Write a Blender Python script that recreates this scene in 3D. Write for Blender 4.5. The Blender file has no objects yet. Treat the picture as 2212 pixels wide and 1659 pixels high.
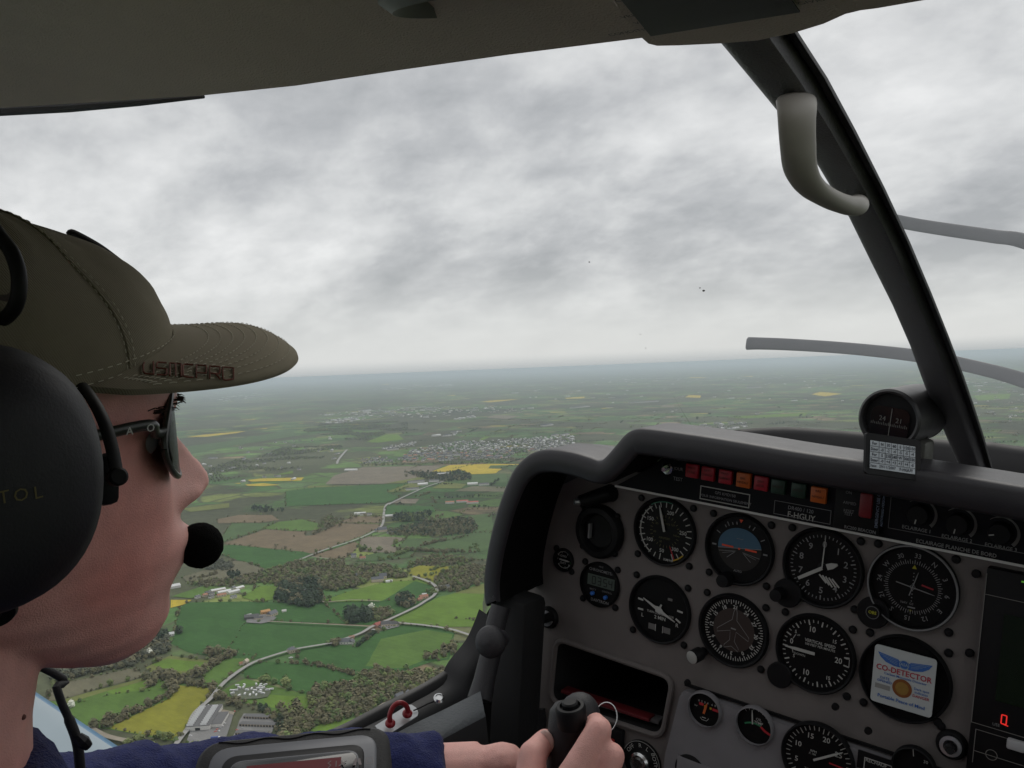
import bpy, bmesh, math, random
import numpy as np
from mathutils import Vector, Matrix, noise
from math import sin, cos, pi, radians as R_, sqrt, exp
random.seed(7)
rng = np.random.default_rng(11)
scene = bpy.context.scene
COL = scene.collection
# ------------------------------------------------------------------ frames
FL, CX, CY, PW = 1950.0, 1106.0, 829.5, 2212.0
A3 = np.array([[0.7867, 0.0996, -0.6093], [0.6151, -0.0426, 0.7873], [0.0524, -0.9941, -0.0947]])
A3[0] /= np.linalg.norm(A3[0]); A3[1] -= A3[0]*(A3[0]@A3[1]); A3[1] /= np.linalg.norm(A3[1]); A3[2] = np.cross(A3[0], A3[1])
C0 = np.array([0.4861, -0.9361, 0.2630])
UPc = np.array([-0.0396, -1.0, -0.0172]); UPc /= np.linalg.norm(UPc)
Yc = A3[1] - UPc*(A3[1]@UPc); Yc /= np.linalg.norm(Yc)
Xc = np.cross(Yc, UPc)
RW = np.stack([Xc, Yc, UPc])                     # camera axes -> level world axes
KR = RW @ A3.T
K = Matrix([[*KR[0], 0], [*KR[1], 0], [*KR[2], 0], [0, 0, 0, 1]])
K.translation = Vector(-(KR @ C0))
HG = 450.0                                       # flying height above the ground
def cray(px, py): return np.array([(px-CX)/FL, (py-CY)/FL, 1.0])
def dray(px, py): return A3 @ cray(px, py)
def F(px, py, f):
    d = dray(px, py); return Vector(C0 + d*(f-C0[1])/d[1])
def U(px, py, u):
    d = dray(px, py); return Vector(C0 + d*(u-C0[0])/d[0])
def V(px, py, v):
    d = dray(px, py); return Vector(C0 + d*(v-C0[2])/d[2])
def D(px, py, z): return Vector(C0 + dray(px, py)*z)
CROP = {'A': (200, 1950, .31646), 'B': (600, 1848, .36166), 'C': (1000, 1600, .27125), 'D': (500, 1600, .27125),
        'E': (500, 1100, .36166), 'F': (1000, 1100, .36166), 'G': (1600, 1000, .5425)}
def S2(c, x, y):
    a, b, s = CROP[c]; return ((a+x*s)*.67770, (b+y*s)*.67770)
def G(px, py, z=-HG):
    d = RW @ cray(px, py); t = z/d[2]; return np.array([d[0]*t, d[1]*t, z])
def GC(c, x, y, z=-HG): return G(*S2(c, x, y), z)
# ------------------------------------------------------------------ materials
MATS = {}
def srgb(r, g, b):
    f = lambda c: (c/255)/12.92 if c <= 10 else (((c/255)+.055)/1.055)**2.4
    return (f(r), f(g), f(b))
def nd(nt, t, **kw):
    n = nt.nodes.new(t)
    for k, v in kw.items():
        if k in n.inputs: n.inputs[k].default_value = v
        else: setattr(n, k, v)
    return n
def mat(name, col, rough=.6, metal=0., nscale=0, namt=.25, bump=0., bscale=None, spec=.5, coord='Object', stretch=(1, 1, 1), emit=None, coat=0, sheen=0, sss=0):
    if name in MATS: return MATS[name]
    m = bpy.data.materials.new(name); m.use_nodes = True; nt = m.node_tree
    p = nt.nodes['Principled BSDF']
    p.inputs['Base Color'].default_value = (*col, 1); p.inputs['Roughness'].default_value = rough
    p.inputs['Metallic'].default_value = metal; p.inputs['Specular IOR Level'].default_value = spec
    if coat: p.inputs['Coat Weight'].default_value = coat
    if sheen: p.inputs['Sheen Weight'].default_value = sheen; p.inputs['Sheen Roughness'].default_value = .5
    if sss:
        p.inputs['Subsurface Weight'].default_value = sss; p.inputs['Subsurface Radius'].default_value = (.012, .004, .002); p.inputs['Subsurface Scale'].default_value = .5
    if emit: p.inputs['Emission Color'].default_value = (*emit[0], 1); p.inputs['Emission Strength'].default_value = emit[1]
    if nscale or bump:
        tc = nt.nodes.new('ShaderNodeTexCoord'); mp = nt.nodes.new('ShaderNodeMapping'); mp.inputs['Scale'].default_value = stretch
        nt.links.new(tc.outputs[coord], mp.inputs[0])
    if nscale:
        n = nd(nt, 'ShaderNodeTexNoise', Scale=nscale, Detail=6.0, Roughness=.65); nt.links.new(mp.outputs[0], n.inputs['Vector'])
        r = nt.nodes.new('ShaderNodeMapRange'); r.inputs[1].default_value = .25; r.inputs[2].default_value = .75
        r.inputs[3].default_value = 1-namt; r.inputs[4].default_value = 1+namt; nt.links.new(n.outputs[0], r.inputs[0])
        mx = nd(nt, 'ShaderNodeMix', data_type='RGBA', blend_type='MULTIPLY'); mx.inputs[0].default_value = 1
        mx.inputs[6].default_value = (*col, 1); nt.links.new(r.outputs[0], mx.inputs[7]); nt.links.new(mx.outputs[2], p.inputs['Base Color'])
        r2 = nt.nodes.new('ShaderNodeMapRange'); r2.inputs[3].default_value = max(0, rough-.1); r2.inputs[4].default_value = min(1, rough+.1)
        nt.links.new(n.outputs[0], r2.inputs[0]); nt.links.new(r2.outputs[0], p.inputs['Roughness'])
    if bump:
        n2 = nd(nt, 'ShaderNodeTexNoise', Scale=bscale or 400., Detail=4.0); nt.links.new(mp.outputs[0], n2.inputs['Vector'])
        b = nd(nt, 'ShaderNodeBump', Strength=bump, Distance=.002); nt.links.new(n2.outputs[0], b.inputs['Height']); nt.links.new(b.outputs[0], p.inputs['Normal'])
    MATS[name] = m; return m
# ------------------------------------------------------------------ mesh builder
class MB:
    def __init__(s): s.bm = bmesh.new(); s.mi = 0
    def face(s, vs):
        try: f = s.bm.faces.new(vs); f.material_index = s.mi; return f
        except ValueError: return None
    def verts(s, pts): return [s.bm.verts.new(p) for p in pts]
    def poly(s, pts): return s.face(s.verts(pts))
    def raw(s, pts, faces):
        vs = s.verts(pts)
        for f in faces: s.face([vs[i] for i in f])
        return s
    def loft(s, rings, closed=True, caps=True):
        rs = [s.verts(r) for r in rings]; n = len(rs[0])
        for a, b in zip(rs, rs[1:]):
            for i in range(n if closed else n-1):
                j = (i+1) % n; s.face([a[i], a[j], b[j], b[i]])
        if caps and closed: s.face(rs[0][::-1]); s.face(rs[-1])
        return s
    def grid(s, fn, nu, nv, thick=0):
        pts = [[Vector(fn(i/nu, j/nv)) for j in range(nv+1)] for i in range(nu+1)]
        s.loft([r for r in pts], closed=False)
        return s
    def box(s, c, size, rot=None, bev=0, seg=2):
        m = Matrix.Translation(c) @ (rot.to_4x4() if rot else Matrix.Identity(4)) @ Matrix.Diagonal((*size, 1))
        g = bmesh.ops.create_cube(s.bm, size=1, matrix=m); vs = g['verts']
        fs = {f for v in vs for f in v.link_faces}
        for f in fs: f.material_index = s.mi
        if bev:
            es = list({e for v in vs for e in v.link_edges})
            r = bmesh.ops.bevel(s.bm, geom=es, offset=bev, segments=seg, profile=.5, affect='EDGES')
            for f in r['faces']: f.material_index = s.mi
        return s
    def tube(s, pts, r, n=12, caps=True, flat=None, up=None):
        pts = [Vector(p) for p in pts]; rings = []; prev = None
        for i, p in enumerate(pts):
            t = (pts[min(i+1, len(pts)-1)]-pts[max(i-1, 0)]).normalized()
            a = Vector(up) if up is not None else (prev if prev else (Vector((0, 0, 1)) if abs(t.z) < .9 else Vector((1, 0, 0))))
            x = (a - t*a.dot(t)).normalized(); y = t.cross(x); prev = x
            rr = r if isinstance(r, tuple) else (r[i] if hasattr(r, '__len__') else r)
            if hasattr(rr, '__len__'): ra, rb = rr
            else: ra = rb = rr
            rings.append([p + x*ra*cos(2*pi*k/n) + y*rb*sin(2*pi*k/n) for k in range(n)])
        return s.loft(rings, caps=caps)
    def lathe(s, c, ax, prof, n=32, caps=True):
        c = Vector(c); ax = Vector(ax).normalized(); x = ax.orthogonal().normalized(); y = ax.cross(x)
        return s.loft([[c + ax*h + (x*cos(2*pi*k/n) + y*sin(2*pi*k/n))*max(r, 1e-5) for k in range(n)] for r, h in prof], caps=caps)
    def prism(s, outline, vec, bev=0):
        a = s.verts(outline); v = Vector(vec); b = s.verts([Vector(p)+v for p in outline]); n = len(a)
        s.face(a[::-1]); s.face(b)
        for i in range(n): j = (i+1) % n; s.face([a[i], a[j], b[j], b[i]])
        return s
    def ball(s, c, r, sub=3, sc=(1, 1, 1), rot=None):
        m = Matrix.Translation(c) @ (rot.to_4x4() if rot else Matrix.Identity(4)) @ Matrix.Diagonal((*[r*q for q in sc], 1))
        g = bmesh.ops.create_icosphere(s.bm, subdivisions=sub, radius=1, matrix=m)
        for f in {f for v in g['verts'] for f in v.link_faces}: f.material_index = s.mi
        return s
    def stroke(s, pts, w, P):                     # flat line of width w in 2-D, mapped by P
        pts = [Vector(p) for p in pts]; L = []; Rr = []
        for i, p in enumerate(pts):
            t = (pts[min(i+1, len(pts)-1)]-pts[max(i-1, 0)]).normalized(); nn = Vector((-t.y, t.x))*w/2
            L.append(P(*(p+nn))); Rr.append(P(*(p-nn)))
        return s.loft([Rr, L], closed=False)
    def rect(s, x0, y0, x1, y1, P): return s.poly([P(x0, y0), P(x1, y0), P(x1, y1), P(x0, y1)])
    def disc(s, x, y, r, P, n=24, rx=None): return s.poly([P(x+(rx or r)*cos(2*pi*k/n), y+r*sin(2*pi*k/n)) for k in range(n)])
    def arc(s, r, w, a0, a1, P, n=24, x=0, y=0):  # clock angles in degrees
        return s.stroke([(x+r*sin(R_(a0+(a1-a0)*k/n)), y+r*cos(R_(a0+(a1-a0)*k/n))) for k in range(n+1)], w, P)
    def tick(s, a, r0, r1, w, P, x=0, y=0):
        q = R_(a); return s.stroke([(x+r0*sin(q), y+r0*cos(q)), (x+r1*sin(q), y+r1*cos(q))], w, P)
    def text(s, txt, size, x, y, P, rot=0, bold=0.0, sx=1.0, align='CENTER'):
        vs, fs = text_mesh(txt, bold, align); c, q = cos(rot), sin(rot)
        pts = [P(x + size*(vx*sx*c - vy*q), y + size*(vx*sx*q + vy*c)) for vx, vy in vs]
        return s.raw(pts, fs)
_TX = {}
def text_mesh(txt, bold, align):
    k = (txt, bold, align)
    if k in _TX: return _TX[k]
    cu = bpy.data.curves.new('lettering_source', 'FONT'); cu.body = txt; cu.size = 1; cu.align_x = align; cu.align_y = 'CENTER'; cu.offset = bold; cu.resolution_u = 2
    o = bpy.data.objects.new('lettering_source', cu); COL.objects.link(o)
    dg = bpy.context.evaluated_depsgraph_get(); dg.update()
    me = bpy.data.meshes.new_from_object(o.evaluated_get(dg))
    r = ([(v.co.x, v.co.y) for v in me.vertices], [tuple(p.vertices) for p in me.polygons])
    bpy.data.objects.remove(o); bpy.data.curves.remove(cu); bpy.data.meshes.remove(me)
    _TX[k] = r; return r
# ------------------------------------------------------------------ objects
def tag(o, label=None, cat=None, group=None, kind=None):
    for k, v in (('label', label), ('category', cat), ('group', group), ('kind', kind)):
        if v: o[k] = v
    return o
ORG = {}
def obj(name, mb, mats, parent=None, frame='K', smooth=40, label=None, cat=None, group=None, kind=None, mods=None, origin=None, fix=True):
    bm = mb.bm if isinstance(mb, MB) else mb
    if fix: bmesh.ops.remove_doubles(bm, verts=bm.verts, dist=1e-6); bmesh.ops.recalc_face_normals(bm, faces=bm.faces)
    if origin is None:
        xs = [v.co for v in bm.verts]
        lo = Vector([min(c[i] for c in xs) for i in range(3)]); hi = Vector([max(c[i] for c in xs) for i in range(3)])
        origin = Vector(((lo.x+hi.x)/2, (lo.y+hi.y)/2, lo.z))
    origin = Vector(origin)
    bmesh.ops.translate(bm, vec=-origin, verts=bm.verts)
    me = bpy.data.meshes.new(name); bm.to_mesh(me); bm.free()
    for m in (mats if isinstance(mats, (list, tuple)) else [mats]): me.materials.append(m)
    me.polygons.foreach_set('use_smooth', [bool(smooth)]*len(me.polygons))
    if smooth and smooth < 180: me.set_sharp_from_angle(angle=R_(smooth))
    o = bpy.data.objects.new(name, me); COL.objects.link(o)
    place(o, origin, parent, frame)
    if mods: mods(o)
    return tag(o, label, cat, group, kind)
def place(o, origin, parent, frame):
    ORG[o.name] = Vector(origin)
    if parent is not None: o.parent = parent; o.location = Vector(origin)-ORG[parent.name]
    elif frame == 'K': o.matrix_world = K @ Matrix.Translation(origin)
    else: o.location = origin
def thing(name, origin, label, cat, group=None, frame='K'):
    o = bpy.data.objects.new(name, None); COL.objects.link(o); o.empty_display_size = .05
    place(o, Vector(origin), None, frame); return tag(o, label, cat, group)
def npmesh(name, verts, faces, mats, cols=None, mi=None, origin=(0, 0, 0), n=4):
    me = bpy.data.meshes.new(name); verts = np.asarray(verts, dtype=np.float32)-np.array(origin, dtype=np.float32); faces = np.asarray(faces, dtype=np.int32)
    me.vertices.add(len(verts)); me.vertices.foreach_set('co', verts.ravel())
    me.loops.add(faces.size); me.loops.foreach_set('vertex_index', faces.ravel())
    me.polygons.add(len(faces)); me.polygons.foreach_set('loop_start', np.arange(0, faces.size, n, dtype=np.int32))
    if mi is not None: me.polygons.foreach_set('material_index', np.asarray(mi, dtype=np.int32))
    if cols is not None:
        a = me.color_attributes.new('Col', 'FLOAT_COLOR', 'POINT'); c = np.ones((len(verts), 4), dtype=np.float32); c[:, :3] = cols; a.data.foreach_set('color', c.ravel())
    for m in mats: me.materials.append(m)
    me.update(calc_edges=True); return me
def spline(pts, n=8):
    pts = [Vector(p) for p in pts]; out = []
    for i in range(len(pts)-1):
        a, b, c, d = pts[max(i-1, 0)], pts[i], pts[i+1], pts[min(i+2, len(pts)-1)]
        for k in range(n):
            t = k/n; out.append(.5*((2*b)+(-a+c)*t+(2*a-5*b+4*c-d)*t*t+(-a+3*b-3*c+d)*t**3))
    return out+[pts[-1]]
def lerp_tab(tab, x, i):
    if x <= tab[0][0]: return tab[0][i]
    for a, b in zip(tab, tab[1:]):
        if x <= b[0]:
            t = (x-a[0])/(b[0]-a[0]); t = t*t*(3-2*t)*.5+t*.5; return a[i]+(b[i]-a[i])*t
    return tab[-1][i]
# ------------------------------------------------------------------ camera
cam = bpy.data.cameras.new('camera'); co = bpy.data.objects.new('camera', cam); COL.objects.link(co)
m3 = RW @ np.diag([1., -1., -1.])
co.matrix_world = Matrix([[*m3[0], 0], [*m3[1], 0], [*m3[2], 0], [0, 0, 0, 1]])
cam.sensor_width = 36; cam.lens = 36*FL/PW; cam.clip_start = .02; cam.clip_end = 600000
scene.camera = co
# ================================================================== SKY, SUN, HAZE
SUN_EL, SUN_AZ = R_(48), R_(-18)
w = bpy.data.worlds.new('World'); scene.world = w; w.use_nodes = True; nt = w.node_tree; L = nt.links.new
bg = nt.nodes['Background']
tc = nt.nodes.new('ShaderNodeTexCoord'); sp = nt.nodes.new('ShaderNodeSeparateXYZ'); L(tc.outputs['Generated'], sp.inputs[0])
def math_(op, a, b=None, c=None):
    n = nt.nodes.new('ShaderNodeMath'); n.operation = op
    for i, x in enumerate((a, b, c)):
        if x is None: continue
        if isinstance(x, (int, float)): n.inputs[i].default_value = x
        else: L(x, n.inputs[i])
    return n.outputs[0]
zz = math_('MAXIMUM', sp.outputs[2], 0.0)
hh = math_('ADD', zz, .38)
cxx = math_('DIVIDE', sp.outputs[0], hh); cyy = math_('DIVIDE', sp.outputs[1], hh)
cmb = nt.nodes.new('ShaderNodeCombineXYZ'); L(cxx, cmb.inputs[0]); L(cyy, cmb.inputs[1])
SKY_OFF = (29.4726, 26.1722, 2.6037)
def skynoise(scale, detail, rough, off, dist=0):
    mp = nt.nodes.new('ShaderNodeMapping'); mp.inputs['Location'].default_value = off; mp.inputs['Rotation'].default_value = (0, 0, .66); mp.inputs['Scale'].default_value = (1, 1.25, 1); L(cmb.outputs[0], mp.inputs[0])
    n = nd(nt, 'ShaderNodeTexNoise', Scale=scale, Detail=detail, Roughness=rough, Distortion=dist); L(mp.outputs[0], n.inputs['Vector']); return n.outputs[0]
n1 = skynoise(1.75, 8., .5, SKY_OFF, .15); n2 = skynoise(6.5, 7., .58, (1.3, 4.2, 3.), .1); n3 = skynoise(.8, 3., .5, (28.8443, 16.1767, 1.), 0)
nsum = math_('ADD', math_('ADD', math_('MULTIPLY', n1, .60), math_('MULTIPLY', n2, .26)), math_('MULTIPLY', n3, .17))
rp = nt.nodes.new('ShaderNodeValToRGB'); L(nsum, rp.inputs[0]); cr = rp.color_ramp
SKYC = [(.40, (.40, .41, .425)), (.475, (.53, .537, .55)), (.53, (.665, .67, .675)), (.62, (.85, .85, .85))]
cr.elements[0].position = SKYC[0][0]; cr.elements[0].color = (*SKYC[0][1], 1); cr.elements[1].position = SKYC[-1][0]; cr.elements[1].color = (*SKYC[-1][1], 1)
for p_, c_ in SKYC[1:-1]: e = cr.elements.new(p_); e.color = (*c_, 1)
hz = nt.nodes.new('ShaderNodeMapRange'); hz.inputs[1].default_value = .0; hz.inputs[2].default_value = .13; hz.inputs[3].default_value = .95; hz.inputs[4].default_value = 0; hz.interpolation_type = 'SMOOTHSTEP'; L(zz, hz.inputs[0])
mxh = nd(nt, 'ShaderNodeMix', data_type='RGBA'); L(hz.outputs[0], mxh.inputs[0]); L(rp.outputs[0], mxh.inputs[6]); mxh.inputs[7].default_value = (.70, .715, .715, 1)
hz2 = nt.nodes.new('ShaderNodeMapRange'); hz2.inputs[1].default_value = -.002; hz2.inputs[2].default_value = .016; hz2.inputs[3].default_value = .9; hz2.inputs[4].default_value = 0; hz2.interpolation_type = 'SMOOTHSTEP'; L(sp.outputs[2], hz2.inputs[0])
mx2 = nd(nt, 'ShaderNodeMix', data_type='RGBA'); L(hz2.outputs[0], mx2.inputs[0]); L(mxh.outputs[2], mx2.inputs[6]); mx2.inputs[7].default_value = (.45, .485, .505, 1); mxh = mx2
sky = nt.nodes.new('ShaderNodeTexSky'); sky.sky_type = 'NISHITA'; sky.sun_disc = False; sky.sun_elevation = SUN_EL; sky.sun_rotation = SUN_AZ
scl = nd(nt, 'ShaderNodeMix', data_type='RGBA', blend_type='MULTIPLY'); scl.inputs[0].default_value = 1; L(sky.outputs[0], scl.inputs[6]); scl.inputs[7].default_value = (.1, .1, .1, 1)
fin = nd(nt, 'ShaderNodeMix', data_type='RGBA'); fin.inputs[0].default_value = .95; L(scl.outputs[2], fin.inputs[6]); L(mxh.outputs[2], fin.inputs[7])
L(fin.outputs[2], bg.inputs[0]); bg.inputs[1].default_value = 1.0
sl = bpy.data.lights.new('sun', 'SUN'); sl.energy = .9; sl.angle = R_(35); sl.color = (1, .96, .9)
so = bpy.data.objects.new('sun', sl); COL.objects.link(so)
sd = Vector((sin(SUN_AZ)*cos(SUN_EL), cos(SUN_AZ)*cos(SUN_EL), sin(SUN_EL))); so.rotation_euler = sd.to_track_quat('Z', 'Y').to_euler(); so.location = (0, 0, 30)
scene.view_settings.view_transform = 'Standard'; scene.view_settings.look = 'None'; scene.view_settings.exposure = .06
# haze: one closed box of pale air
RG = 150000.
hb = MB(); hb.box((0, 0, (-HG-1+3)/2), (2*RG+2000, 2*RG+2000, HG+1+3))
hm = bpy.data.materials.new('haze'); hm.use_nodes = True; hn = hm.node_tree; hn.nodes.remove(hn.nodes['Principled BSDF'])
pv = nd(hn, 'ShaderNodeVolumePrincipled', Density=4.3e-5, Anisotropy=.35); pv.inputs['Color'].default_value = (.81, .905, 1, 1)
hn.links.new(pv.outputs[0], hn.nodes['Material Output'].inputs['Volume'])
obj('haze', hb, hm, frame='W', kind='stuff', smooth=0, label='pale blue haze over the far countryside', cat='haze')
# ================================================================== GROUND
def ground_mat():
    m = bpy.data.materials.new('countryside'); m.use_nodes = True; nt = m.node_tree; L = nt.links.new; p = nt.nodes['Principled BSDF']
    p.inputs['Roughness'].default_value = .9; p.inputs['Specular IOR Level'].default_value = .1
    tc = nt.nodes.new('ShaderNodeTexCoord')
    wn = nd(nt, 'ShaderNodeTexNoise', Scale=.0016, Detail=2.0); L(tc.outputs['Object'], wn.inputs['Vector'])
    ad = nd(nt, 'ShaderNodeVectorMath', operation='MULTIPLY_ADD'); L(wn.outputs[1], ad.inputs[0]); ad.inputs[1].default_value = (320, 320, 0); L(tc.outputs['Object'], ad.inputs[2])
    vo = nd(nt, 'ShaderNodeTexVoronoi', Scale=1/165., voronoi_dimensions='2D', Randomness=.85); L(ad.outputs[0], vo.inputs['Vector'])
    ve = nd(nt, 'ShaderNodeTexVoronoi', Scale=1/165., voronoi_dimensions='2D', feature='DISTANCE_TO_EDGE', Randomness=.85); L(ad.outputs[0], ve.inputs['Vector'])
    sx = nt.nodes.new('ShaderNodeSeparateXYZ'); L(vo.outputs['Color'], sx.inputs[0])
    r = nt.nodes.new('ShaderNodeValToRGB'); L(sx.outputs[0], r.inputs[0]); r.color_ramp.interpolation = 'CONSTANT'
    cols = [(0, (.075, .15, .045)), (.2, (.11, .19, .055)), (.42, (.065, .125, .042)), (.56, (.18, .215, .065)), (.68, (.11, .18, .07)), (.79, (.21, .165, .10)), (.86, (.08, .165, .05)), (.93, (.17, .18, .085)), (.978, (.40, .34, .07))]
    r.color_ramp.elements[0].color = (*cols[0][1], 1); r.color_ramp.elements[1].position = cols[1][0]; r.color_ramp.elements[1].color = (*cols[1][1], 1)
    for a, c in cols[2:]: e = r.color_ramp.elements.new(a); e.color = (*c, 1)
    fn = nd(nt, 'ShaderNodeTexNoise', Scale=.03, Detail=6.0, Roughness=.7); L(tc.outputs['Object'], fn.inputs['Vector'])
    fr = nt.nodes.new('ShaderNodeMapRange'); fr.inputs[1].default_value = .3; fr.inputs[2].default_value = .7; fr.inputs[3].default_value = .72; fr.inputs[4].default_value = 1.28; L(fn.outputs[0], fr.inputs[0])
    mu = nd(nt, 'ShaderNodeMix', data_type='RGBA', blend_type='MULTIPLY'); mu.inputs[0].default_value = 1; L(r.outputs[0], mu.inputs[6]); L(fr.outputs[0], mu.inputs[7])
    er = nt.nodes.new('ShaderNodeMapRange'); er.inputs[1].default_value = .02; er.inputs[2].default_value = .075; er.inputs[3].default_value = .95; er.inputs[4].default_value = 0; L(ve.outputs[0], er.inputs[0])
    wd = nd(nt, 'ShaderNodeTexNoise', Scale=.0011, Detail=7.0, Roughness=.6); L(ad.outputs[0], wd.inputs['Vector'])
    wr = nt.nodes.new('ShaderNodeMapRange'); wr.inputs[1].default_value = .475; wr.inputs[2].default_value = .51; L(wd.outputs[0], wr.inputs[0])
    mxx = nd(nt, 'ShaderNodeMath', operation='MAXIMUM'); L(er.outputs[0], mxx.inputs[0]); L(wr.outputs[0], mxx.inputs[1])
    wc = nd(nt, 'ShaderNodeMix', data_type='RGBA', blend_type='MULTIPLY'); wc.inputs[0].default_value = 1; wc.inputs[6].default_value = (.075, .082, .046, 1); L(fr.outputs[0], wc.inputs[7])
    mw = nd(nt, 'ShaderNodeMix', data_type='RGBA'); L(mxx.outputs[0], mw.inputs[0]); L(mu.outputs[2], mw.inputs[6]); L(wc.outputs[2], mw.inputs[7])
    bn = nd(nt, 'ShaderNodeTexNoise', Scale=.00055, Detail=7.0, Roughness=.68); L(tc.outputs['Object'], bn.inputs['Vector'])
    br = nt.nodes.new('ShaderNodeMapRange'); br.inputs[1].default_value = .36; br.inputs[2].default_value = .64; br.inputs[3].default_value = .5; br.inputs[4].default_value = 1.6; L(bn.outputs[0], br.inputs[0])
    mb = nd(nt, 'ShaderNodeMix', data_type='RGBA', blend_type='MULTIPLY'); mb.inputs[0].default_value = 1; L(mw.outputs[2], mb.inputs[6]); L(br.outputs[0], mb.inputs[7])
    L(mb.outputs[2], p.inputs['Base Color']); return m
gb = MB(); rr = [0.001, 200, 500, 1000, 2000, 4000, 8000, 16000, 30000, 70000, RG]
gb.loft([[(r*cos(2*pi*k/96), r*sin(2*pi*k/96), -HG) for k in range(96)] for r in rr], caps=False)
obj('ground', gb, ground_mat(), frame='W', smooth=0, kind='structure', origin=(0, 0, -HG), fix=False)
FM = {}
def field_mat(n, c, amt=.22, row=0):
    m = mat('field_'+n, c, rough=.92, nscale=.012, namt=amt, spec=.1, stretch=(1, 1, 1)); FM[n] = m
    nt = m.node_tree; p = nt.nodes['Principled BSDF']                # finer second grain
    tc = nt.nodes.new('ShaderNodeTexCoord'); n2 = nd(nt, 'ShaderNodeTexNoise', Scale=.11, Detail=5.0, Roughness=.75)
    mp = nt.nodes.new('ShaderNodeMapping'); mp.inputs['Rotation'].default_value = (0, 0, .5); mp.inputs['Scale'].default_value = (.25, 1, 1)
    nt.links.new(tc.outputs['Object'], mp.inputs[0]); nt.links.new(mp.outputs[0], n2.inputs['Vector'])
    r = nt.nodes.new('ShaderNodeMapRange'); r.inputs[1].default_value = .3; r.inputs[2].default_value = .7; r.inputs[3].default_value = .84; r.inputs[4].default_value = 1.16; nt.links.new(n2.outputs[0], r.inputs[0])
    src = p.inputs['Base Color'].links[0].from_socket
    mx = nd(nt, 'ShaderNodeMix', data_type='RGBA', blend_type='MULTIPLY'); mx.inputs[0].default_value = 1
    nt.links.new(src, mx.inputs[6]); nt.links.new(r.outputs[0], mx.inputs[7]); nt.links.new(mx.outputs[2], p.inputs['Base Color'])
for n, c in dict(crop=(.054, .130, .036), grass=(.105, .185, .042), bright=(.135, .225, .038), meadow=(.17, .19, .06), olive=(.25, .245, .035), rape=(.52, .40, .05),
                 plough=(.20, .155, .098), pale=(.215, .185, .14), straw=(.165, .155, .10), dim=(.088, .142, .056), yard=(.23, .225, .22), worn=(.13, .145, .10), dirt=(.33, .29, .23)).items(): field_mat(n, c)
TREES = []                                       # (x, y, kind, size)
def along(pts, step, jit):
    pts = [np.array(p[:2]) for p in pts]
    for a, b in zip(pts, pts[1:]):
        n = max(1, int(np.linalg.norm(b-a)/step))
        for k in range(n): yield a+(b-a)*((k+rng.random()*.8)/n) + rng.normal(0, jit, 2)
def hedge(c, pts, step=6, kind='bare', size=5., jit=1.5):
    for q in along([GC(c, *p) for p in pts], step, jit): TREES.append((q[0], q[1], kind, size*(.55+.9*rng.random())))
def wood(c, pts, step=7.0, kind='bare', size=9., mix=None):
    P = np.array([GC(c, *p)[:2] for p in pts]); lo, hi = P.min(0), P.max(0)
    step *= .86; xs = np.arange(lo[0], hi[0], step); ys = np.arange(lo[1], hi[1], step)
    for x in xs:
        for y in ys:
            q = np.array([x, y])+rng.normal(0, step*.33, 2); ins = False; j = len(P)-1
            for i in range(len(P)):
                if (P[i, 1] > q[1]) != (P[j, 1] > q[1]) and q[0] < (P[j, 0]-P[i, 0])*(q[1]-P[i, 1])/(P[j, 1]-P[i, 1])+P[i, 0]: ins = not ins
                j = i
            if step > 15 and noise.noise(Vector((q[0]*.004, q[1]*.004, 3.))) < -.08: ins = False
            if ins and rng.random() < .93:
                k = kind if not mix or rng.random() > .3 else mix
                TREES.append((q[0], q[1], k, size*.80*(.6+.7*rng.random())))
NF = [0]
def field(c, pts, m, hd=0, nm='field'):
    NF[0] += 1; z = -HG+.25+.02*NF[0]; P = [GC(c, *p, z=z) for p in pts]
    out = []
    for a, b in zip(P, P[1:]+P[:1]):             # slightly wandering edges
        n = max(1, int(np.linalg.norm(b-a)/25))
        for k in range(n): t = k/n; q = a+(b-a)*t; out.append((q[0]+(rng.normal(0, 1.0) if k else 0), q[1]+(rng.normal(0, 1.0) if k else 0), z))
    b = MB(); f = b.poly(out); bmesh.ops.triangulate(b.bm, faces=b.bm.faces)
    obj(nm, b, FM[m], frame='W', smooth=0, kind='structure')
    if hd:
        for q in along(P+P[:1], 7.5 if hd == 1 else 11, 1.2):
            if rng.random() < .62: TREES.append((q[0], q[1], 'bare' if rng.random() < .6 else 'green', 3.4*(.5+rng.random()**2*1.7)))
field('A', [(-200, 1250), (-200, 900), (0, 900), (300, 800), (860, 650), (1100, 710), (1540, 765), (1300, 1080), (1170, 1310), (880, 1260), (460, 1180), (270, 1165)], 'grass')
field('A', [(1105, 735), (1530, 772), (1480, 850), (1300, 1080), (1170, 1305), (880, 1245), (465, 1170), (620, 1090), (1010, 905), (1095, 860)], 'olive', 1)
field('A', [(60, 940), (300, 880), (500, 830), (850, 790), (1000, 800), (1010, 870), (720, 1010), (400, 1170), (110, 1120)], 'grass', 1)
field('A', [(440, 800), (840, 690), (850, 780), (500, 830)], 'bright')
field('A', [(-100, 720), (150, 690), (680, 570), (850, 640), (300, 790), (0, 880), (-150, 900)], 'straw', 1)
field('A', [(0, 885), (300, 800), (830, 660), (840, 690), (440, 800), (40, 930)], 'meadow')
field('A', [(830, 560), (1080, 440), (1400, 480), (1560, 490), (1480, 545), (1330, 645), (1050, 655), (880, 605)], 'meadow', 1)
field('A', [(900, 530), (1060, 470), (1350, 500), (1500, 515), (1380, 590), (1100, 600)], 'bright')
field('A', [(1480, 560), (1720, 440), (1960, 430), (1830, 560), (1680, 660), (1570, 760), (1400, 700)], 'grass', 1)
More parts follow.
